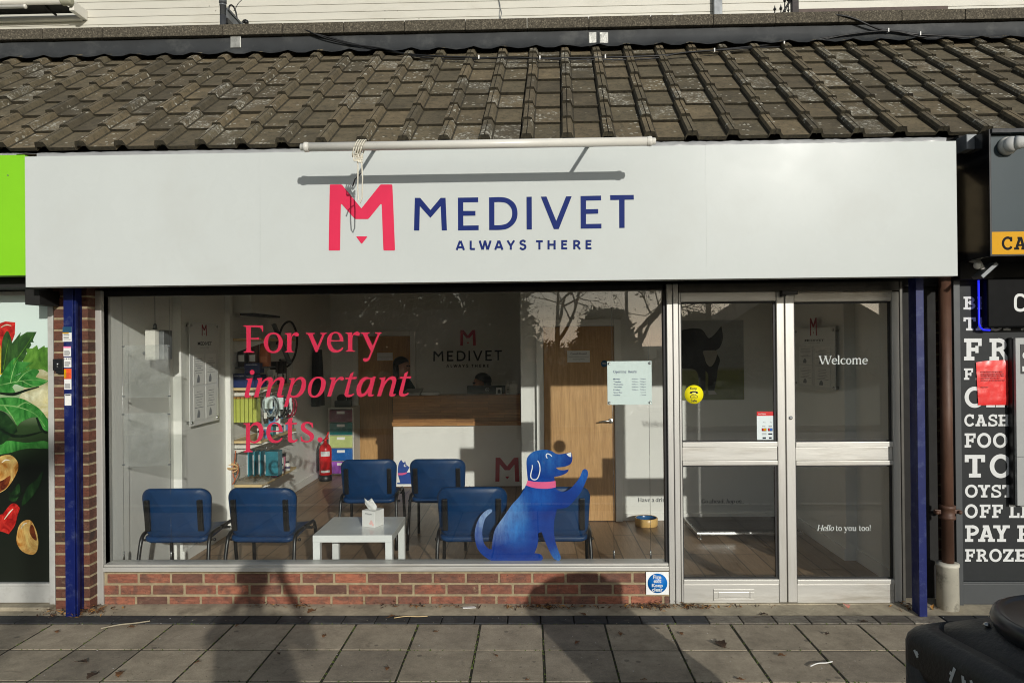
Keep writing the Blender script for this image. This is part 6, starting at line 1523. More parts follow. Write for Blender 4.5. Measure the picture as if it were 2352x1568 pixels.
mb = MB(); decal(mb, "%g,%g %g,%g~ %g,%g~ %g,%g~ %g,%g" % (x0p + .02, ztp + .012, x0p + .02, ztp + .045, (x0p + x1p) / 2 + .004, ztp + .066, x1p - .016, ztp + .045, x1p - .016, ztp + .012), onXZ(YR + .1192)); mb.build('image', M['hair'], ph, recalc=False)
sx = at(1163, 905, YR + .12).x
st = thing('hand_sanitiser', 'white pump bottle of hand sanitiser at the right end of the desk', 'bottle', (sx, YR + .12, ztp))
mb = MB(); mb.lathe([(.03, 0), (.032, .008), (.032, .10), (.012, .125), (.012, .14)], (sx + .02, YR + .12, ztp), 20); mb.build('bottle', M['white_plastic'], st)
mb = MB(); mb.lathe([(.014, .141), (.014, .155), (.004, .157), (.004, .175)], (sx + .02, YR + .12, ztp), 12); mb.box(sx - .015, sx + .03, YR + .112, YR + .128, ztp + .1755, ztp + .186, .003); mb.build('pump', M['white_plastic'], st)
mb = MB()
for k in range(4): mb.box(sx + .005, sx + .035, YR + .0865, YR + .089, ztp + .03 + k * .018, ztp + .038 + k * .018)
mb.build('label', M['ink'], st)
bx0, bx1, _, _ = rc(1172, 890, 1189, 913, YR + .12)
t = thing('dispenser_box', 'plain pale dispenser box at the right end of the desk beside the pump bottle', 'box', ((bx0 + bx1) / 2, YR + .14, ztp)); B(bx0, bx1, YR + .1, YR + .18, ztp, ztp + .13, .004).build('carton', M['white_plastic'], t); B(bx0 + .02, bx1 - .03, YR + .12, YR + .16, ztp + .1305, ztp + .16, .004).build('lid', M['paper'], t)
tx0, tx1, _, _ = rc(925, 900, 1006, 914, YR + .14)
t = thing('paper_tray', 'pale paper tray at the left end of the reception desk', 'tray', ((tx0 + tx1) / 2, YR + .14, ztp)); mb = MB(); mb.loft([[Vector((tx0 - .0, YR + .02, ztp)), Vector((tx0 + .5 * (tx1 - tx0), YR + .02, ztp)), Vector((tx0 + .5 * (tx1 - tx0), YR + .24, ztp)), Vector((tx0, YR + .24, ztp))], [Vector((tx0 + .01, YR + .03, ztp + .02)), Vector((tx0 + .5 * (tx1 - tx0) + .01, YR + .03, ztp + .03)), Vector((tx0 + .5 * (tx1 - tx0) + .03, YR + .24, ztp + .08)), Vector((tx0 + .04, YR + .24, ztp + .07))]], sm=False); mb.build('tray', mat('pale_grey_plastic', S(170, 170, 166), .5), t)
t = thing('paper_stack', 'short stack of white papers on the reception desk right of the tray', 'papers', (tx1 - .1, YR + .14, ztp)); mb = MB()
for k in range(6): mb.box(tx1 - .2 + random.uniform(-.01, .01), tx1 + .02 + random.uniform(-.01, .01), YR + .06, YR + .22, ztp + .006 * k, ztp + .006 * k + .005)
mb.build('sheets', M['paper'], t)
# drawer tower, tape dispenser, extinguisher
YT = 4.95
x0, x1, _, z1t = rc(755, 938, 812, 1088, YT)
dt = thing('drawer_tower', 'tall tower of coloured see-through plastic drawers by the back door', 'drawers', ((x0 + x1) / 2, YT, 0))
cols = [('plum', S(110, 50, 70)), ('teal', S(16, 104, 100)), ('lime', S(178, 190, 120)), ('azure', S(16, 90, 160)), ('violet', S(150, 80, 176))]
H5 = (z1t - .03) / 5
mb = MB(); mb.box(x0, x0 + .012, YT, YT + .38, .02, z1t); mb.box(x1 - .012, x1, YT, YT + .38, .02, z1t); mb.box(x0, x1, YT, YT + .38, z1t + .0005, z1t + .014, .003)
for k in range(6): mb.box(x0 + .0125, x1 - .0125, YT + .02, YT + .38, .02 + k * H5 - .004, .02 + k * H5)
mb.build('frame', M['white_plastic'], dt)
for k, (nm, cc_) in enumerate(cols):
    zb2 = .02 + (4 - k) * H5 + .006
    m = mat('drawer_' + nm, cc_, .25, 0, .12, 8, coat=.4)
    d = B(x0 + .014, x1 - .014, YT - .012, YT + .36, zb2, zb2 + H5 - .014, .008).build('drawer', m, dt); d['label'] = nm + ' coloured plastic drawer'
    B((x0 + x1) / 2 - .055, (x0 + x1) / 2 + .055, YT - .0145, YT - .0122, zb2 + H5 * .62, zb2 + H5 * .82).build('tag', M['paper'], d)
c = at(789, 925, YT + .1)
t = thing('tape_dispenser', 'black tape dispenser on top of the coloured drawer tower', 'tape dispenser', (c.x, YT + .1, z1t + .015))
mb = MB(); zz = z1t + .0145; mb.box(c.x - .12, c.x + .11, YT + .06, YT + .16, zz, zz + .09, .012); mb.box(c.x + .05, c.x + .11, YT + .07, YT + .15, zz + .0905, zz + .14, .01); mb.build('body', M['black_plastic'], t)
mb = MB(); mb.lathe([(.06, 0), (.06, .05), (.03, .05), (.03, 0)], (c.x - .03, YT + .085, zz + .12), 24, 'y'); mb.build('roll', M['black_plastic'], t)
c = gz(744, 1106, 0); YE = c.y + .08
fe = thing('fire_extinguisher', 'red fire extinguisher standing by the left wall', 'fire extinguisher', (c.x, YE, 0))
mb = MB(); rE = .083; mb.lathe([(rE, .085), (rE, .42), (rE * .9, .455), (rE * .6, .485), (.028, .5), (.024, .52)], (c.x, YE, 0), 28); mb.build('cylinder', M['red'], fe)
mb = MB(); mb.lathe([(rE * .96, .001), (rE * 1.03, .01), (rE * 1.03, .082), (rE * .9, .084)], (c.x, YE, 0), 28); mb.build('base', M['black_plastic'], fe)
mb = MB(); mb.lathe([(.022, .521), (.022, .55), (.012, .56)], (c.x, YE, 0), 14); mb.tube([(c.x, YE, .555), (c.x + .03, YE - .01, .60), (c.x + .05, YE - .02, .65)], .012, 8); mb.tube([(c.x, YE, .545), (c.x + .05, YE - .02, .575)], .009, 8); mb.build('valve', M['red'], fe)
mb = MB(); mb.tube(smooth([Vector(p) for p in ((c.x - .01, YE, .54), (c.x - .055, YE - .02, .53), (c.x - .085, YE - .04, .46), (c.x - .088, YE - .05, .3), (c.x - .085, YE - .05, .14))]), .011, 8); mb.build('hose', M['black_plastic'], fe)
mb = MB()
def onE(u, z): return Vector((c.x + (rE + .001) * math.sin(u), YE - (rE + .001) * math.cos(u), z))
for za, zb3 in ((.335, .40), (.12, .15)):
    rows = [[onE(-.5 + 1.5 * i / 12, z) for i in range(13)] for z in (za, zb3)]; mb.loft(rows, cap=False, closed=False)
mb.build('label', M['letter_white'], fe, recalc=False)
# ------------------------------------------------------------------ shelves and stock on the left wall
SX = -2.62
shelves = []
for z, lab in ((1.88, 'topmost pale wooden shelf on the left wall'), (1.40, 'second pale wooden shelf from the top, carrying navy boxes'), (.885, 'third pale wooden shelf from the top, above hanging teal packs'), (.46, 'lowest pale wooden shelf with a folded clear bag')):
    t = thing('wall_shelf', lab, 'shelf', (SX - .15, 2.4, z), 'shelves on the left wall')
    B(-2.92, SX, 1.95, 2.98, z - .024, z, .002).build('board', M['birch'], t)
    mb = MB()
    for y in (2.05, 2.88): mb.prism([Vector((-2.92, y, z - .025)), Vector((SX + .05, y, z - .025)), Vector((-2.92, y, z - .14))], (0, 0, 0), (0, .006, 0))
    mb.build('bracket', M['white_plastic'], t)
navy_box = mat('navy_carton', S(30, 46, 92), .4, 0, .05)
def carton(x0, y0, z0, w, d, h, m, lab, group='cartons on the shelves', txt=None, band=None, rot=0):
    t = thing('carton', lab, 'box', (x0 + w / 2, y0 + d / 2, z0), group)
    B(x0, x0 + w, y0, y0 + d, z0, z0 + h, .002).build('box', m, t)
    if band: B(x0 - .0006, x0 + w + .0006, y0 - .0008, y0 + d * .6, z0 + h * band[0], z0 + h * band[1]).build('label', band[2], t)
    if txt:
        mb = MB(); put_font(mb, txt, onXZ(y0 - .0012), x0 + w * .1, x0 + w * .85, z0 + h * .78, z0 + h * .9, .02); mb.build('print', M['letter_white'], t, recalc=False)
    return t
zA = 1.4005
carton(-2.905, 1.98, zA, .125, .16, .135, navy_box, 'navy carton with white heading at the near end of the second shelf', txt='SYNOQUIN')
carton(-2.775, 1.97, zA, .085, .15, .13, navy_box, 'navy carton second from the near end of the second shelf', txt='CALMEX')
carton(-2.685, 1.975, zA, .06, .14, .125, navy_box, 'narrow navy carton third from the near end of the second shelf')
carton(-2.80, 2.0, zA + .137, .15, .12, .10, navy_box, 'navy carton laid on top of the lower navy cartons', txt='SYNOQUIN')
dk = mat('dark_bag', S(40, 34, 34), .35, 0, .25, 20); wb = mat('pale_box', S(206, 206, 200), .5, 0, .05); ob = mat('orange_pack', S(186, 108, 66), .4, 0, .15, 14)
carton(-2.66, 2.22, zA, .05, .06, .10, wb, 'small white carton beside the narrow navy carton')
carton(-2.70, 2.34, zA, .06, .07, .16, wb, 'white carton with a dark label in the middle of the second shelf', band=(.4, .6, M['ink']))
for k, y in enumerate((2.42, 2.56, 2.68)): carton(-2.70, y, zA, .06, .07, .24, dk, ('near', 'middle', 'far')[k] + ' tall dark carton of three in a row on the second shelf', band=(.2, .45, M['paper']))
for k, y in enumerate((2.78, 2.88)): carton(-2.72, y, zA, .08, .075, .26, wb, ('near', 'far')[k] + ' tall white carton of two at the far end of the second shelf')
# hooks with hanging packs
def bag(x, y, z, w, h, d, m, lab, group, top=None):
    t = thing('food_bag', lab, 'bag', (x + w / 2, y + d / 2, z), group); mb = MB(); rows = []
    for j in range(7):
        v = j / 6; pin = 1 - .85 * max(0, (v - .62) / .38); rows.append([Vector((x + w / 2 + w / 2 * math.copysign(abs(math.cos(a)) ** .5, math.cos(a)) * (1 + .03 * math.sin(5 * a + j)), y + d / 2 + d / 2 * pin * math.copysign(abs(math.sin(a)) ** .6, math.sin(a)), z + h * v)) for a in [2 * math.pi * i / 16 for i in range(16)]])
    mb.loft(rows); mb.build('pouch', m, t)
    B(x + w * .2, x + w * .8, y + d * .02 - .003, y + d * .02 + .001, z + h * .2, z + h * .45).build('label', top or M['paper'], t); return t
z6 = 1.60
t = thing('wall_shelf', 'short dark shelf above the navy cartons carrying pet food bags', 'shelf', (SX - .15, 2.2, z6), 'shelves on the left wall'); B(-2.92, SX + .02, 2.06, 2.3, z6 - .014, z6, .002).build('board', M['grey_steel'], t)
bag(-2.91, 2.08, z6 + .0005, .095, .26, .09, dk, 'dark pet food bag nearest the white trim on the short shelf', 'pet food bags')
bag(-2.80, 2.08, z6 + .0005, .095, .26, .09, mat('brown_bag', S(84, 56, 44), .4, 0, .2, 16), 'brown pet food bag in the middle of the short shelf', 'pet food bags')
bag(-2.69, 2.08, z6 + .0005, .10, .23, .09, ob, 'orange pet food bag at the outer end of the short shelf', 'pet food bags', mat('orange_label', S(206, 130, 84), .5))
def hook(y, z, x0=-2.92, x1=-2.6):
    mb = MB(); mb.tube([(x0, y, z), (x1, y, z), (x1 + .012, y, z + .015)], .003, 6); return mb
hk = [(2.02, 1.315), (2.16, 1.32), (2.30, 1.33), (2.5, 1.33), (2.02, .80), (2.18, .79), (2.36, .79), (2.62, .8), (2.74, .82)]
for i, (y, z) in enumerate(hk):
    o = hook(y, z).build('display_hook', M['steel'], shift=Vector((-2.76, y, z))); props(o, 'steel display hook on the slatted left wall under a shelf', 'hook', 'display hooks on the slatted wall')
lime = mat('lime_pack', S(180, 186, 84), .45, 0, .08, 6)
for k in range(6):
    x = -2.915 + k * .040
    t = thing('hanging_pack', ('lime green hanging pack, outermost of six', 'lime green hanging pack, second from the outside', 'lime green hanging pack, third from the outside', 'lime green hanging pack, third from the wall', 'lime green hanging pack, second from the wall', 'lime green hanging pack, closest to the wall')[5 - k], 'pack', (x + .018, 2.02, 1.05), 'lime green hanging packs')
    B(x, x + .034, 1.975 + k * .003, 2.10, 1.06, 1.29, .004).build('pouch', lime, t); B(x + .004, x + .03, 1.985 + k * .003, 2.09, 1.2905, 1.308, .001).build('header', M['leaf2'], t)
# harnesses and leads
def harness(x, y, z, m, lab):
    t = thing('pet_harness', lab, 'harness', (x, y, z - .12), 'harnesses on hooks'); mb = MB()
    for k in range(2): mb.tube([(x + .06 * math.cos(a) + .02 * k, y + .03 * k + .02 * math.sin(2 * a), z + .10 * math.sin(a)) for a in [2 * math.pi * i / 20 for i in range(21)]], .010, 6)
    mb.build('strap', m, t); mb = MB(); mb.box(x - .05, x - .02, y - .01, y + .01, z - .12, z - .06, .004); mb.box(x + .03, x + .06, y + .01, y + .03, z - .10, z - .05, .004); mb.build('buckle', M['white_plastic'], t)
    mb = MB(); mb.box(x - .03, x + .05, y - .035, y - .033, z - .02, z + .10); mb.build('card', M['pale_mint'], t)
harness(-2.62, 2.16, 1.20, mat('grey_strap', S(150, 160, 160), .6), 'grey padded pet harness on a hook right of the lime packs')
harness(-2.56, 2.3, 1.18, mat('dark_strap', S(30, 30, 34), .6), 'black pet harness with a pale card on a hook under the second shelf')
harness(-2.55, 2.52, 1.16, mat('crimson_strap', S(130, 20, 44), .6), 'crimson pet harness with black clips on a hook under the second shelf')
zB = .8855
for k, y in enumerate((2.15, 2.35, 2.6)): carton(-2.74, y, zB, .09, .09, .10 + .02 * k, (wb, mat('teal_box', S(70, 130, 134), .5), wb)[k], ('near white', 'middle teal', 'far white')[k] + ' carton on the third shelf behind the harnesses')
teal = mat('teal_pack', S(44, 116, 130), .3, 0, .2, 12, coat=.3)
for k in range(4):
    x = -2.78 + k * .055; t = thing('teal_pack', ('teal and white flat pack, closest to the wall', 'teal and white flat pack, second from the wall', 'teal and white flat pack, third from the wall', 'teal flat pack with an orange dot, outermost of the row')[k], 'pack', (x, 2.1, .55), 'teal packs under the third shelf')
    B(x, x + .018 + (.11 if k == 3 else 0), 2.0 + .01 * k, 2.16, .53, .77, .006).build('pouch', teal, t); B(x - .003, x + .004, 1.998 + .01 * k, 2.0 + .01 * k, .55, .74).build('edge', M['paper'], t)
zC = .4605
# the crowd of small stock that fills the gaps
random.seed(31)
def stock(kind, x, y, z, h, r, m, lab, grp):
    t = thing('stock_' + kind, lab, kind, (x, y, z), grp)
    if kind == 'tub':
        mb = MB(); mb.lathe([(r * .95, 0), (r, .006), (r, h * .8), (r * .9, h * .82)], (x, y, z), 16); mb.build('tub', m, t); mb = MB(); mb.lathe([(r * 1.03, h * .821), (r * 1.03, h), (0, h)], (x, y, z), 16); mb.build('lid', random.choice((M['ink'], M['white_plastic'])), t)
    else:
        B(x - r, x + r, y - r * .7, y + r * .7, z, z + h, .002).build('carton', m, t); B(x - r * .8, x + r * .8, y - r * .7 - .001, y - r * .7, z + h * .3, z + h * .65).build('label', random.choice((M['ink'], M['paper'], M['faint_ink'])), t)
pal = [mat('pale_box', S(206, 206, 200), .5), mat('cream_box', S(200, 186, 150), .5), mat('soft_blue_box', S(90, 130, 170), .5), mat('rose_box', S(190, 110, 130), .5), dk]
for k in range(9): stock('carton', -2.665 + random.uniform(-.02, .02), 2.28 + .075 * k, zA, random.uniform(.07, .15), .026, pal[k % 3 * 2 if k % 2 else 0], 'small pale carton in the front row of the crowded second shelf', 'small cartons in front of the tall ones on the second shelf')
for k in range(8): stock('tub', -2.67 + random.uniform(-.03, .02), 2.06 + .11 * k, zB, random.uniform(.06, .12), .03, pal[(k * 2) % 4], 'small tub standing in the row on the third shelf', 'tubs on the third shelf')
for k in range(9): stock('carton', -2.72 + random.uniform(-.05, .05), 2.30 + .07 * k, zC, random.uniform(.08, .19), .024, pal[(k * 3) % 5], 'small carton in the crowded row on the lowest shelf', 'small cartons on the lowest shelf')
for k in range(7):
    x, y, z = -2.64 + random.uniform(-.04, .04), 2.25 + .085 * k, 1.12 + random.uniform(-.05, .06); t = thing('hanging_toy', 'clear packet with a coloured toy hanging under the second shelf', 'toy', (x, y, z), 'toys hanging under the second shelf')
    B(x - .035, x + .035, y, y + .004, z - .09, z + .09, .001).build('card', random.choice((M['pale_mint'], M['paper'], pal[2])), t); mb = MB(); mb.ball((x, y - .015, z - .02), (.028, .014, .035), 12, 8); mb.build('toy', random.choice((M['black_plastic'], pal[3], M['red'], pal[2])), t)
carton(-2.70, 2.36, zC, .10, .09, .14, mat('purple_box', S(46, 36, 70), .4), 'dark purple carton with a white label on the lowest shelf', band=(.42, .68, M['paper']))
for k, (y, x) in enumerate(((2.5, -2.72), (2.56, -2.64), (2.66, -2.70), (2.72, -2.63))):
    t = thing('pill_bottle', ('white bottle, near left one of four on the lowest shelf', 'white bottle, near right one of four on the lowest shelf', 'white bottle, far left one of four on the lowest shelf', 'white bottle, far right one of four on the lowest shelf')[k], 'bottle', (x, y, zC), 'white bottles on the lowest shelf'); h_ = (.22, .10, .2, .1)[k]
    mb = MB(); mb.lathe([(.026, 0), (.028, .005), (.028, h_ * .75), (.014, h_ * .85)], (x, y, zC), 16); mb.build('bottle', M['white_plastic'], t); mb = MB(); mb.lathe([(.016, h_ * .851), (.016, h_)], (x, y, zC), 14); mb.build('cap', M['ink'] if k % 2 else M['white_plastic'], t); mb = MB(); mb.lathe([(.0285, h_ * .25), (.0285, h_ * .5)], (x, y, zC), 16, cap=False); mb.build('label', mat('pill_label', S(90, 84, 110), .5), t)
carton(-2.66, 2.30, zC + .0, .05, .05, .2, mat('magenta_box', S(170, 60, 120), .4), 'slim magenta carton beside the purple carton on the lowest shelf')
mb = MB(); rows = []; random.seed(9)
for j in range(9): rows.append([Vector((-2.91 + .34 * i / 10, 1.97 + .26 * j / 8, zC + .02 + .035 * random.random() * (0 < j < 8) * (0 < i < 10))) for i in range(11)])
mb.loft(rows, cap=False, closed=False); mb.loft([[p + Vector((0, 0, -.019)) for p in r_] for r_ in (rows[0], rows[0])][:1] + [rows[0]], cap=False, closed=False)
props(mb.build('folded_bag', M['acrylic'], shift=Vector((-2.74, 2.1, zC)), recalc=False), 'crumpled clear plastic bag folded on the lowest shelf', 'bag')
c = Vector((-2.88, 1.90, .64)); t = thing('rattan_ball', 'woven rattan ball toy hanging on an orange cord by the white trim', 'toy', tuple(c))
mb = MB(); 
for k in range(9):
    ax = Matrix.Rotation(k * 1.1, 3, 'X') @ Matrix.Rotation(k * .7, 3, 'Z')
    mb.tube([c + ax @ Vector((.052 * math.cos(a), .052 * math.sin(a), 0)) for a in [2 * math.pi * i / 24 for i in range(25)]], .004, 6)
mb.build('weave', mat('rattan', S(206, 168, 116), .6, 0, .2, 30), t)
mb = MB(); mb.tube(smooth([c + Vector(p) for p in ((.03, 0, .16), (.02, 0, .06), (0, 0, -.05), (.02, -.01, -.13), (-.02, -.01, -.2), (-.01, 0, -.36))]), .006, 6); mb.tube(smooth([c + Vector(p) for p in ((.05, 0, .03), (.05, 0, -.05), (.02, -.01, -.13))]), .006, 6); mb.build('cord', mat('orange_cord', S(176, 96, 58), .6), t)
# high shelf lead loop, wall papers, air unit, hanging coat
t = thing('air_unit', 'white air conditioning unit high on the left wall', 'air conditioner', (-2.83, 2.6, 2.12)); B(-2.92, -2.72, 1.98, 2.85, 2.13, 2.40, .02).build('case', M['white_plastic'], t); B(-2.86, -2.725, 2.05, 2.8, 2.11, 2.129).build('vent', M['black_plastic'], t)
t = thing('lead_loop', 'black lead looped over a grey bar on the left wall above the shelves', 'lead', (-2.7, 2.7, 1.75)); mb = MB(); mb.tube(smooth([Vector(p) for p in ((-2.7, 2.62, 1.82), (-2.66, 2.7, 2.02), (-2.6, 2.8, 2.06), (-2.56, 2.86, 1.9), (-2.58, 2.84, 1.7), (-2.64, 2.76, 1.58), (-2.7, 2.7, 1.66))]), .012, 8); mb.build('strap', M['black_plastic'], t); mb = MB(); mb.box(-2.68, -2.64, 2.66, 2.72, 1.60, 2.06, .01, mat=Matrix.Translation((-2.66, 2.7, 1.8)) @ Matrix.Rotation(R(-22), 4, 'Y') @ Matrix.Translation((2.66, -2.7, -1.8))); mb.build('bar', M['grey_steel'], t)
p = atx(687, 800, -2.925); B(-2.929, -2.926, p.y - .3, p.y + .25, p.z - .16, p.z + .16).solo('wall_notice', M['paper'], 'plain white notice sheet on the shaded left wall above the extinguisher', 'notice')
p = at(700, 870, 4.3); t = thing('hanging_coat', 'dark coat hanging on the shaded left wall by the back door', 'coat', (-2.85, 4.6, 1.0)); mb = MB(); rows = []
for j in range(8):
    v = j / 7; rows.append([Vector((-2.86 + (.05 + .02 * v) * math.cos(a) * (1 + .2 * math.sin(6 * a)), 4.6 + (.10 + .08 * v) * math.sin(a) * (1 + .1 * math.sin(5 * a + 1)), 1.75 - .75 * v)) for a in [2 * math.pi * i / 20 for i in range(20)]])
mb.loft(rows); mb.build('cloth', M['cloth_black'], t); mb = MB(); mb.tube([(-2.928, 4.6, 1.76), (-2.87, 4.6, 1.76), (-2.86, 4.6, 1.79)], .006, 6); mb.build('peg', M['steel'], t)
# ------------------------------------------------------------------ people
def person(label, joints, edges, mats, where, hair_fn=None, eyes=None):
    """one continuous skinned body; joints: name -> (point, radius[, radius2]); mats by region"""
    names = list(joints); me = bpy.data.meshes.new('skeleton'); idx = {n_: i for i, n_ in enumerate(names)}
    me.from_pydata([joints[n_][0] for n_ in names], [(idx[a], idx[b]) for a, b in edges], []); o = bpy.data.objects.new('skeleton', me); COL.objects.link(o)
    md = o.modifiers.new('skin', 'SKIN'); md.use_smooth_shade = True
    for i, n_ in enumerate(names):
        sv = me.skin_vertices[0].data[i]; r = joints[n_][1]; sv.radius = r if hasattr(r, '__len__') else (r, r); sv.use_root = (n_ == 'pelvis')
    s2 = o.modifiers.new('sub', 'SUBSURF'); s2.levels = 2; s2.render_levels = 2
    bm_ = bpy.data.meshes.new_from_object(o.evaluated_get(bpy.context.evaluated_depsgraph_get())); bpy.data.objects.remove(o)
    ml = list(dict.fromkeys(m for m in mats.values()))
    for m in ml: bm_.materials.append(m)
    for p in bm_.polygons:
        c = p.center; best = min(edges, key=lambda e: seg_d(c, joints[e[0]][0], joints[e[1]][0])); reg = mats.get(best[1]) or mats.get(best[0]) or mats['*']; p.material_index = ml.index(reg); p.use_smooth = True
    root = thing('person', label, 'person', where)
    for v in bm_.vertices: v.co -= Vector(where)
    b = bpy.data.objects.new('body', bm_); COL.objects.link(b); b.parent = root
    return root
def seg_d(c, a, b):
    a, b = Vector(a), Vector(b); d = b - a; t = max(0, min(1, (c - a).dot(d) / max(d.dot(d), 1e-9))); return (c - (a + d * t)).length
def figure(label, pos, hgt, face, top, legs, arms, hair, long_hair=False, seated=False):
    """face: heading angle; arms: dict L/R -> (elbow, hand, finger direction) in body coordinates (x right, y ahead, z up, metres at 1.75 m)"""
    k = hgt / 1.75; c, s = math.cos(face), math.sin(face); P0 = Vector(pos)
    def w(x, y, z): return P0 + Vector((c * x - s * y, s * x + c * y, z)) * 1.0 if False else P0 + Vector(((c * x - s * y) * k, (s * x + c * y) * k, z * k))
    J, Ed = {}, []
    def j(n_, p, r): J[n_] = (w(*p), r if hasattr(r, '__len__') else r * k)
    zo = -.42 if seated else 0
    j('pelvis', (0, 0, .95 + zo), .15); j('waist', (0, .01, 1.10 + zo), .135); j('chest', (0, .0, 1.30 + zo), .16); j('neck0', (0, -.01, 1.45 + zo), .075); j('neck', (0, .005, 1.52 + zo), .055)
    j('head0', (0, .025, 1.60 + zo), .085); j('head', (0, .02, 1.68 + zo), .098); j('crown', (0, .01, 1.73 + zo), .07); j('nose', (0, .125, 1.625 + zo), .018); j('chin', (0, .085, 1.555 + zo), .035)
    Ed += [('pelvis', 'waist'), ('waist', 'chest'), ('chest', 'neck0'), ('neck0', 'neck'), ('neck', 'head0'), ('head0', 'head'), ('head', 'crown'), ('head0', 'nose'), ('head0', 'chin')]
    for sd_, sg in (('L', -1), ('R', 1)):
        j('hip' + sd_, (sg * .10, 0, .88 + zo), .10)
        if seated: j('knee' + sd_, (sg * .12, .42, .50), .07); j('ank' + sd_, (sg * .12, .38, .10), .05); j('toe' + sd_, (sg * .13, .52, .05), .04)
        else: j('knee' + sd_, (sg * .11, .015, .50), .068); j('ank' + sd_, (sg * .115, -.01, .09), .048); j('toe' + sd_, (sg * .13, .15, .04), .04)
        Ed += [('pelvis', 'hip' + sd_), ('hip' + sd_, 'knee' + sd_), ('knee' + sd_, 'ank' + sd_), ('ank' + sd_, 'toe' + sd_)]
        e, h, fd = arms[sd_]; h = Vector(h); fd = Vector(fd).normalized(); e = Vector(e)
        j('sho' + sd_, (sg * .18, -.01, 1.40 + zo), .07); j('elb' + sd_, tuple(e), .045); j('wri' + sd_, tuple(h), .028); j('palm' + sd_, tuple(h + fd * .05), (.036 * k, .018 * k))
        Ed += [('chest', 'sho' + sd_), ('sho' + sd_, 'elb' + sd_), ('elb' + sd_, 'wri' + sd_), ('wri' + sd_, 'palm' + sd_)]
        side = fd.cross(Vector((0, 0, 1))); side = side.normalized() if side.length > .1 else Vector((1, 0, 0)); dn = fd.cross(side).normalized()
        for q, (u, l) in enumerate(((-.03, .06), (-.01, .075), (.01, .07), (.03, .055))):
            b0 = h + fd * .085 + side * u; j('f%d%s' % (q, sd_), tuple(b0), .009); j('g%d%s' % (q, sd_), tuple(b0 + fd * l * .6 + dn * l * .3), .0085); j('t%d%s' % (q, sd_), tuple(b0 + fd * l * .8 + dn * l * .7), .007)
            Ed += [('palm' + sd_, 'f%d%s' % (q, sd_)), ('f%d%s' % (q, sd_), 'g%d%s' % (q, sd_)), ('g%d%s' % (q, sd_), 't%d%s' % (q, sd_))]
        b0 = h + fd * .03 + side * (-sg * .035); j('th' + sd_, tuple(b0), .011); j('tt' + sd_, tuple(b0 + fd * .045 + side * (-sg * .02) + dn * .01), .009); Ed += [('wri' + sd_, 'th' + sd_), ('th' + sd_, 'tt' + sd_)]
    skin = M['skin']; mats = {'*': top, 'neck': skin, 'head0': skin, 'head': skin, 'crown': skin, 'nose': skin, 'chin': skin}
    for sd_ in 'LR':
        mats.update({'hip' + sd_: legs, 'knee' + sd_: legs, 'ank' + sd_: legs, 'toe' + sd_: M['black_plastic'], 'sho' + sd_: top, 'elb' + sd_: top, 'wri' + sd_: skin if long_hair else top, 'palm' + sd_: skin})
        for pre in ['th', 'tt'] + ['%s%d' % (a, q) for a in 'fgt' for q in range(4)]: mats[pre + sd_] = skin
    for n_ in ('waist', 'chest', 'neck0', 'pelvis'): mats[n_] = top
    root = person(label, J, Ed, mats, tuple(P0))
    hb = MB(); hc = w(0, .0, 1.69 + zo)
    rows = []
    for i in range(9):
        th = i / 8 * 1.75; rows.append([w(.112 * math.sin(th) * math.cos(a), -.012 + .125 * math.sin(th) * math.sin(a) * (.82 if math.sin(a) > 0 else 1.05) , 1.685 + zo + .115 * math.cos(th) + (.055 * max(0, math.sin(a)) * (th / 1.75) ** 2)) for a in [2 * math.pi * q / 20 for q in range(20)]])
    rows[0] = [w(.004 * math.cos(a), .004 * math.sin(a) - .012, 1.80 + zo) for a in [2 * math.pi * q / 20 for q in range(20)]]
    hb.loft(rows)
    if long_hair:
        rows = []
        for i in range(7):
            v = i / 6; rows.append([w((.11 + .02 * v) * math.cos(a), -.06 - .02 * v + (.07 - .02 * v) * math.sin(a), 1.70 + zo - .36 * v) for a in [math.pi * 2 * q / 16 for q in range(16)]])
        hb.loft(rows)
    hb.build('hair', hair, root)
    eb = MB()
    for sg in (-1, 1): eb.ball(w(sg * .032, .108, 1.655 + zo), .012 * k, 10, 8)
    eb.build('eyes', M['ink'], root)
    mb = MB(); mb.ball(w(0, .108, 1.575 + zo), (.022 * k, .008 * k, .006 * k), 10, 6); mb.build('mouth', mat('lips', S(140, 74, 70), .5), root)
    return root
# photographer on the pavement behind the view point, arms raised to the phone
figure('person in dark clothes on the pavement raising a phone in both hands', (0.02, -5.36, .0), 1.86, 0, M['cloth_black'], M['denim'],
       {'L': ((-.30, .12, 1.30), (-.07, .26, 1.60), (.3, .45, .9)), 'R': ((.33, .10, 1.28), (.09, .26, 1.60), (-.3, .45, .9))}, M['hair'])
ph_ = [o for o in COL.objects if o.name.startswith('person')][-1]
mb = MB(); rows = []
for j in range(9):
    v = j / 8; zz = .42 + 1.04 * v; wx = (.265 - .02 * v) if v < .8 else .249 - .55 * (v - .8); wy = .19 if v < .8 else .19 - .3 * (v - .8)
    rows.append([Vector((.05 + wx * math.cos(a) * (1 + .03 * math.sin(7 * a + j)), -5.36 + wy * math.sin(a) * (1 + .04 * math.sin(5 * a)), zz)) for a in [2 * math.pi * q / 24 for q in range(24)]])
mb.loft(rows); mb.build('coat', M['cloth_black'], ph_)
t = thing('phone', 'dark phone held up by the photographer', 'phone', (0.02, -5.0, 1.75)); B(-.06, .10, -5.012, -5.004, 1.74, 1.815, .003).build('body', M['black_plastic'], t)
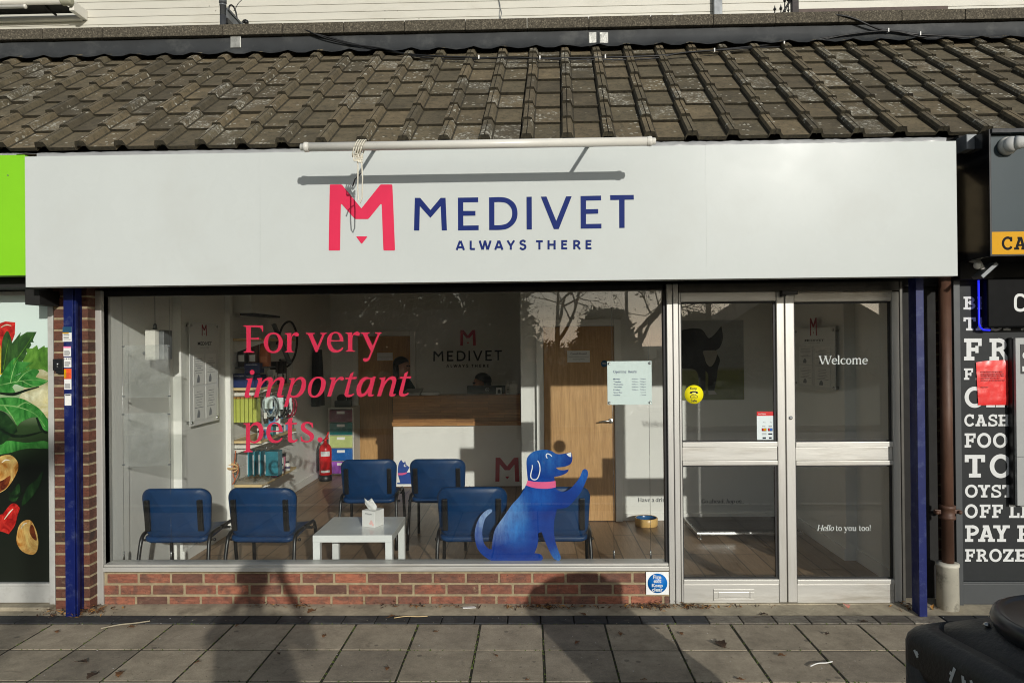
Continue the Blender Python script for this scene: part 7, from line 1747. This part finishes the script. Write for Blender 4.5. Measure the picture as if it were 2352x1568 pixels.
# two members of staff behind the desk
figure('person with long dark hair standing at the left end of the reception desk', (at(920, 900, 4.85).x + .02, 4.86, 0), 1.60, R(-110), M['cloth_green'], M['denim'],
       {'L': ((-.27, .10, 1.18), (-.12, .34, 1.16), (.2, .8, .1)), 'R': ((.28, .12, 1.18), (.12, .36, 1.20), (-.2, .8, .1))}, M['hair'], True)
figure('person with dark hair sitting behind the monitor at the reception desk', (at(1106, 900, 5.0).x, 5.02, .02), 1.76, R(110), M['cloth_black'], M['denim'],
       {'L': ((-.25, .16, .86), (-.12, .40, .80), (.2, .8, 0)), 'R': ((.25, .16, .86), (.12, .40, .80), (-.2, .8, 0))}, M['hair'], True, True)
cxs = at(1106, 900, 5.0).x
t = thing('desk_stool', 'black stool under the seated person behind the desk', 'stool', (cxs, 5.05, 0)); mb = MB(); mb.lathe([(.19, .40), (.2, .42), (.2, .45), (.18, .46)], (cxs, 5.05, 0), 24); mb.build('seat', M['black_plastic'], t); mb = MB(); mb.lathe([(.18, .0), (.18, .02), (.025, .04), (.025, .3995)], (cxs, 5.05, 0), 20); mb.build('base', M['steel'], t)

# ------------------------------------------------------------------ fallen leaves and litter
random.seed(21)
def leaf_obj(p, l, m, lab, rot, curl=.25, grp='fallen leaves on the pavement'):
    mb = MB(); n_ = 8; rows = []; l *= .72
    for i in range(n_ + 1):
        u = i / n_; w_ = l * .34 * math.sin(math.pi * min(1, u * 1.02)) ** .8 * (1 + .25 * math.sin(u * 19)); rows.append([(u * l - l / 2, -w_, l * curl * (w_ / l * 2) + .03 * l * math.sin(u * 6)), (u * l - l / 2, 0, .004 + l * curl * .2 * (u - .5) ** 2 * 4), (u * l - l / 2, w_, l * curl * 1.3 * (w_ / l * 2))])
    mt = Matrix.Translation(p) @ Matrix.Rotation(rot, 4, 'Z')
    mb.loft([[mt @ Vector(q) for q in r_] for r_ in rows], cap=False, closed=False)
    mb.tube([mt @ Vector((l / 2, 0, .004)), mt @ Vector((l * .8, .01, .006))], .0012, 5)
    return props(mb.build('fallen_leaf', m, shift=Vector(p), recalc=False), lab, 'leaf', grp)
LV = [(716, 1404, .10, 2, 'large ochre leaf propped against the cement strip left of the table'), (545, 1436, .045, 0, 'small brown leaf at the edge of the left shadow'), (1326, 1475, .06, 2, ''), (190, 1520, .08, 1, ''), (212, 1552, .10, 1, 'ochre leaf on the front slab at the bottom left'), (275, 1548, .09, 0, 'brown curled leaf beside the ochre leaf at the bottom left'),
      (1655, 1480, .13, 1, 'broad torn ochre leaf in front of the left door leaf'), (1985, 1428, .07, 1, ''), (1755, 1411, .07, 1, 'ochre leaf on the edging bricks below the door join'), (1425, 1455, .06, 0, ''), (1795, 1505, .06, 0, ''), (1340, 1410, .06, 0, ''), (900, 1416, .07, 0, 'brown leaf standing on the dark edging left of the bin shadow'), (1068, 1395, .05, 1, ''), (1260, 1398, .05, 0, ''), (745, 1460, .06, 0, ''), (890, 1535, .05, 2, ''), (300, 1440, .06, 0, ''), (1210, 1560, .03, 2, ''), (1565, 1454, .05, 0, ''), (130, 1450, .05, 2, ''), (455, 1520, .05, 0, ''), (1000, 1450, .04, 0, ''), (1140, 1505, .04, 2, ''), (1480, 1560, .04, 2, ''), (1900, 1455, .05, 1, ''), (1700, 1560, .05, 0, ''), (640, 1500, .04, 1, '')]
seen = 0
for px, py, l, mi, lab in LV:
    p = gz(px, py, .006); leaf_obj(p, l, (M['leaf3'], M['leaf1'], M['leaf2'])[mi - 1] if mi else M['leaf1'], lab or 'small dry brown leaf lying on the grey pavement', random.uniform(0, 6.28))
# twigs
for px0, py0, px1, py1, w_, lab, m in ((232, 1442, 345, 1425, .0045, 'grey broken twig lying on the slabs by the left pier', 'concrete'), (905, 1418, 982, 1414, .0028, 'pale splinter of wood lying on the dark edging bricks', 'birch'), (1861, 1529, 1912, 1518, .0035, 'thin white stick lying across the slabs in front of the right door', 'paper')):
    a, b = gz(px0, py0, .01), gz(px1, py1, .01); mb = MB(); mb.tube(smooth([a, a.lerp(b, .35) + Vector((0, .006, .004)), a.lerp(b, .7) + Vector((0, -.004, .002)), b]), w_, 6); mb.solo('twig', M[m], lab, 'twig')
p = gz(1078, 1393, .02); B(p.x - .045, p.x + .045, p.y - .015, p.y + .015, .0155, .019, .001, mat=Matrix.Translation(p) @ Matrix.Rotation(.15, 4, 'Z') @ Matrix.Translation(-p)).solo('paper_scrap', M['paper'], 'white paper strip on the cement strip under the window', 'litter')
p = gz(1945, 1391, .024); leaf_obj(Vector((p.x, p.y, .022)), .09, mat('pink_wrapper', S(226, 130, 110), .4), 'torn pink wrapper at the foot of the right door', 1.5, .3, 'litter by the doors')
# piles of dead leaves in the corners: uncountable
mb = MB()
piles = [(205, 1404, .16, .07, 240), (130, 1409, .12, .05, 90), (1500, 1394, .16, .05, 220), (1250, 1394, .28, .035, 220), (920, 1393, .25, .02, 70), (1580, 1393, .10, .03, 90), (1610, 1396, .09, .02, 60), (650, 1393, .25, .02, 70), (2100, 1395, .12, .06, 120), (1400, 1395, .3, .02, 60), (1050, 1394, .2, .02, 40), (1700, 1393, .3, .012, 30)]
for px, py, rx, ry, n_ in piles:
    c = gz(px, py, .015)
    for _ in range(int(n_ * .6)):
        p = c + Vector((random.gauss(0, rx * .5), random.gauss(0, ry * .6), abs(random.gauss(0, .012)))); l = random.uniform(.007, .026); w_ = l * random.uniform(.12, .4); mb.mi = random.choice((0, 0, 1, 2, 2, 2))
        mt = Matrix.Translation(p) @ Matrix.Rotation(random.uniform(0, 6.3), 4, 'Z') @ Matrix.Rotation(random.gauss(0, .4), 4, 'X') @ Matrix.Rotation(random.gauss(0, .35), 4, 'Y')
        mb.face([mt @ Vector(q) for q in ((-l, 0, 0), (-l * .3, -w_, .003), (l, 0, 0), (-l * .2, w_, .002))])
props(mb.build('leaf_litter', [M['leaf1'], M['leaf2'], M['leaf3']], recalc=False), 'dead leaf scraps gathered along the foot of the shop front', 'leaf litter', kind='stuff')
mb = MB()
for _ in range(900):
    x, y = random.uniform(-3.6, 3.4), random.uniform(-1.6, -.02); s_ = random.uniform(.0015, .005); mb.mi = random.choice((0, 1, 1, 2))
    a = random.uniform(0, 6.3); z = .008 if y < -.18 else .02
    mb.face([(x + s_ * math.cos(a + q), y + s_ * random.uniform(.6, 1.3) * math.sin(a + q), z) for q in (0, 1.3, 2.6, 4.2)])
props(mb.build('pavement_grit', [M['paper'], M['leaf3'], M['concrete']], recalc=False), 'fine pale grit and specks scattered over the pavement', 'grit', kind='stuff')
mb = MB()
for _ in range(700):
    k = random.randint(-8, 9); x = -1.541 + .4 * k + random.uniform(-.004, .004); y = random.uniform(-1.5, -.32)
    if random.random() < .35: x, y = random.uniform(-3.4, 3.2), -.319 - .394 * random.randint(0, 3) + random.uniform(-.004, .004)
    s_ = random.uniform(.003, .008); mb.face([(x - s_, y, -.004), (x + s_, y + s_ * .5, -.002), (x + random.uniform(-s_, s_), y + s_, random.uniform(.001, .006))])
props(mb.build('joint_moss', mat('green_moss', S(72, 84, 34), 1, 0, .4, 40), recalc=False), 'green moss tufts growing in the joints between the paving slabs', 'moss', kind='stuff')

# ------------------------------------------------------------------ across the road (seen mirrored in the glass)
def bare_tree(x, y, hgt, label, seed):
    rnd = random.Random(seed); t = thing('bare_tree', label, 'tree', (x, y, .05), 'trees across the road'); tr, cr_ = MB(), MB()
    def grow(p, d, l, r, lv):
        pts = [p]; q = p
        for i in range(3):
            d = (d + Vector((rnd.gauss(0, .12), rnd.gauss(0, .12), .06))).normalized(); q = q + d * l / 3; pts.append(q)
        if lv >= 4:
            for _ in range(5):
                s_ = rnd.uniform(.03, .08); p_ = pts[-1] + Vector((rnd.gauss(0, .18), rnd.gauss(0, .18), rnd.gauss(0, .15))); cr_.face([p_ + Vector((rnd.gauss(0, s_), rnd.gauss(0, s_), rnd.gauss(0, s_))) for _ in range(3)])
        (tr if lv == 0 else cr_).tube(pts, r, 6 if lv < 2 else 4, False, [r, r * .88, r * .76, r * .62])
        if lv == 6: return
        for i in range(3 if lv < 3 else 2):
            a = rnd.uniform(0, 6.28); ax = d.orthogonal().normalized(); ax.rotate(Matrix.Rotation(a, 3, d)); nd = (d * .75 + ax * rnd.uniform(.45, .85)).normalized()
            grow(pts[2 if i % 2 else 3], nd, l * rnd.uniform(.66, .84), r * .58, lv + 1)
    grow(Vector((x, y, 0)), Vector((0, 0, 1)), hgt * .30, hgt * .020, 0)
    bk = mat('bark', S(58, 50, 42), .95, 0, .2, 10); tr.build('trunk', bk, t, recalc=False); cr_.build('crown', bk, t, recalc=False)
for a in ((1.2, -34, 9.5, 'bare winter tree with a broad crown across the road', 1), (-4.5, -38, 9, 'bare winter tree left of the broad one across the road', 2), (14.0, -40, 7, 'slim bare tree beside the far house', 3), (5.5, -31, 8.5, 'bare tree between the lamp pole and the house', 4), (-12, -36, 8.5, 'bare tree at the far left across the road', 5)): bare_tree(*a)
def leafy(x, y, h, w_, label, seed):
    rnd = random.Random(seed); t = thing('evergreen_tree', label, 'tree', (x, y, .05), 'evergreens across the road'); mb = MB(); mb.tube([(x, y, 0), (x, y, h * .7)], .12, 6); mb.build('trunk', mat('bark', S(58, 50, 42), .95), t); mb = MB()
    for _ in range(4200):
        v = rnd.random() ** 1.15; a = rnd.uniform(0, 6.3); r_ = w_ * (1 - v * .6) * rnd.uniform(.3, 1) * (1 + .2 * math.sin(5 * a + 9 * v)); p = Vector((x + r_ * math.cos(a), y + r_ * math.sin(a), h * (.1 + .9 * v))); s_ = rnd.uniform(.10, .26)
        mb.face([p + Vector((rnd.gauss(0, s_), rnd.gauss(0, s_), rnd.gauss(0, s_))) for _ in range(3)])
    mb.build('crown', mat('evergreen_leaf', S(46, 58, 32), .8, 0, .4, 3), t, recalc=False)
for a in ((-2.0, -33, 5.2, 3.0, 'dark evergreen left of the bare trees across the road', 1), (4.0, -33, 3.4, 2.2, 'low dark evergreen behind the lamp pole', 2), (-6.5, -34, 6.4, 4.2, 'tall dark evergreen in the middle across the road', 3), (-11.5, -33, 6.4, 4.4, 'broad dark evergreen left of the tall one across the road', 4), (-16.5, -35, 7.2, 4.6, 'tallest dark evergreen at the left across the road', 5), (-22, -34, 6.6, 4.4, 'outermost dark evergreen at the left across the road', 6), (9.5, -36, 3.2, 1.8, 'small round evergreen beside the far bungalow', 7)): leafy(*a)
def house(x, y, w_, d, h, rh, label):
    t = thing('far_house', label, 'house', (x, y, 0), 'houses across the road'); B(x - w_ / 2, x + w_ / 2, y - d, y, 0, h).build('wall', mat('render_wall', S(170, 156, 138), .9), t)
    mb = MB(); mb.prism([Vector((x - w_ / 2 - .3, y + .3, h)), Vector((x + w_ / 2 + .3, y + .3, h)), Vector((x, y + .3, h + rh))], (0, 0, 0), (0, -d - .6, 0)); mb.build('roof', mat('far_roof', S(92, 70, 58), .9), t)
    for k in (-.28, .2):
        for zz in (.9,): B(x + w_ * k, x + w_ * k + 1.2, y + .001, y + .05, zz, zz + 1.3).build('window', M['gasket'], t)
house(16.5, -38, 10, 8, 2.6, 3.2, 'bungalow with a pitched brown roof to the right across the road'); house(-22, -44, 11, 8, 3.0, 3.2, 'bungalow with a pitched brown roof to the left across the road')
t = thing('lamp_pole', 'tall grey street lamp pole across the road', 'street lamp', (3.1, -18, .05)); mb = MB(); mb.lathe([(.10, 0), (.09, 1.2), (.06, 1.25), (.045, 6.2)], (3.1, -18, .05), 12); mb.build('pole', M['grey_steel'], t); B(2.95, 3.25, -18.1, -17.5, 6.25, 6.4, .04).build('lantern', M['grey_steel'], t)
t = thing('telegraph_pole', 'wooden telegraph pole with wires across the road', 'telegraph pole', (7.2, -24, .05)); mb = MB(); mb.lathe([(.13, 0), (.09, 6.5)], (7.2, -24, .05), 10); mb.build('pole', mat('bark', S(58, 50, 42), .95), t); mb = MB()
for k in range(3): mb.tube([(7.2 - 20 + 4 * i, -24 - .4 * i, 6.3 - .1 * k - .6 * math.sin(math.pi * i / 10)) for i in range(11)], .012, 5)
mb.build('wire', M['cable_black'], t)
mb = MB(); rnd = random.Random(4)
for _ in range(9000):
    x = rnd.uniform(-45, 45); y = -27 + rnd.gauss(0, .45); z = rnd.uniform(.05, 1.5 + .35 * math.sin(x * .7) + .2 * math.sin(x * 2.3)); mb.face([Vector((x, y, z)) + Vector((rnd.gauss(0, .14), rnd.gauss(0, .14), rnd.gauss(0, .12))) for _ in range(3)])
props(mb.build('hedge', mat('hedge_leaf', S(50, 58, 34), .9, 0, .4, 4), recalc=False), 'long low dark hedge across the road', 'hedge')
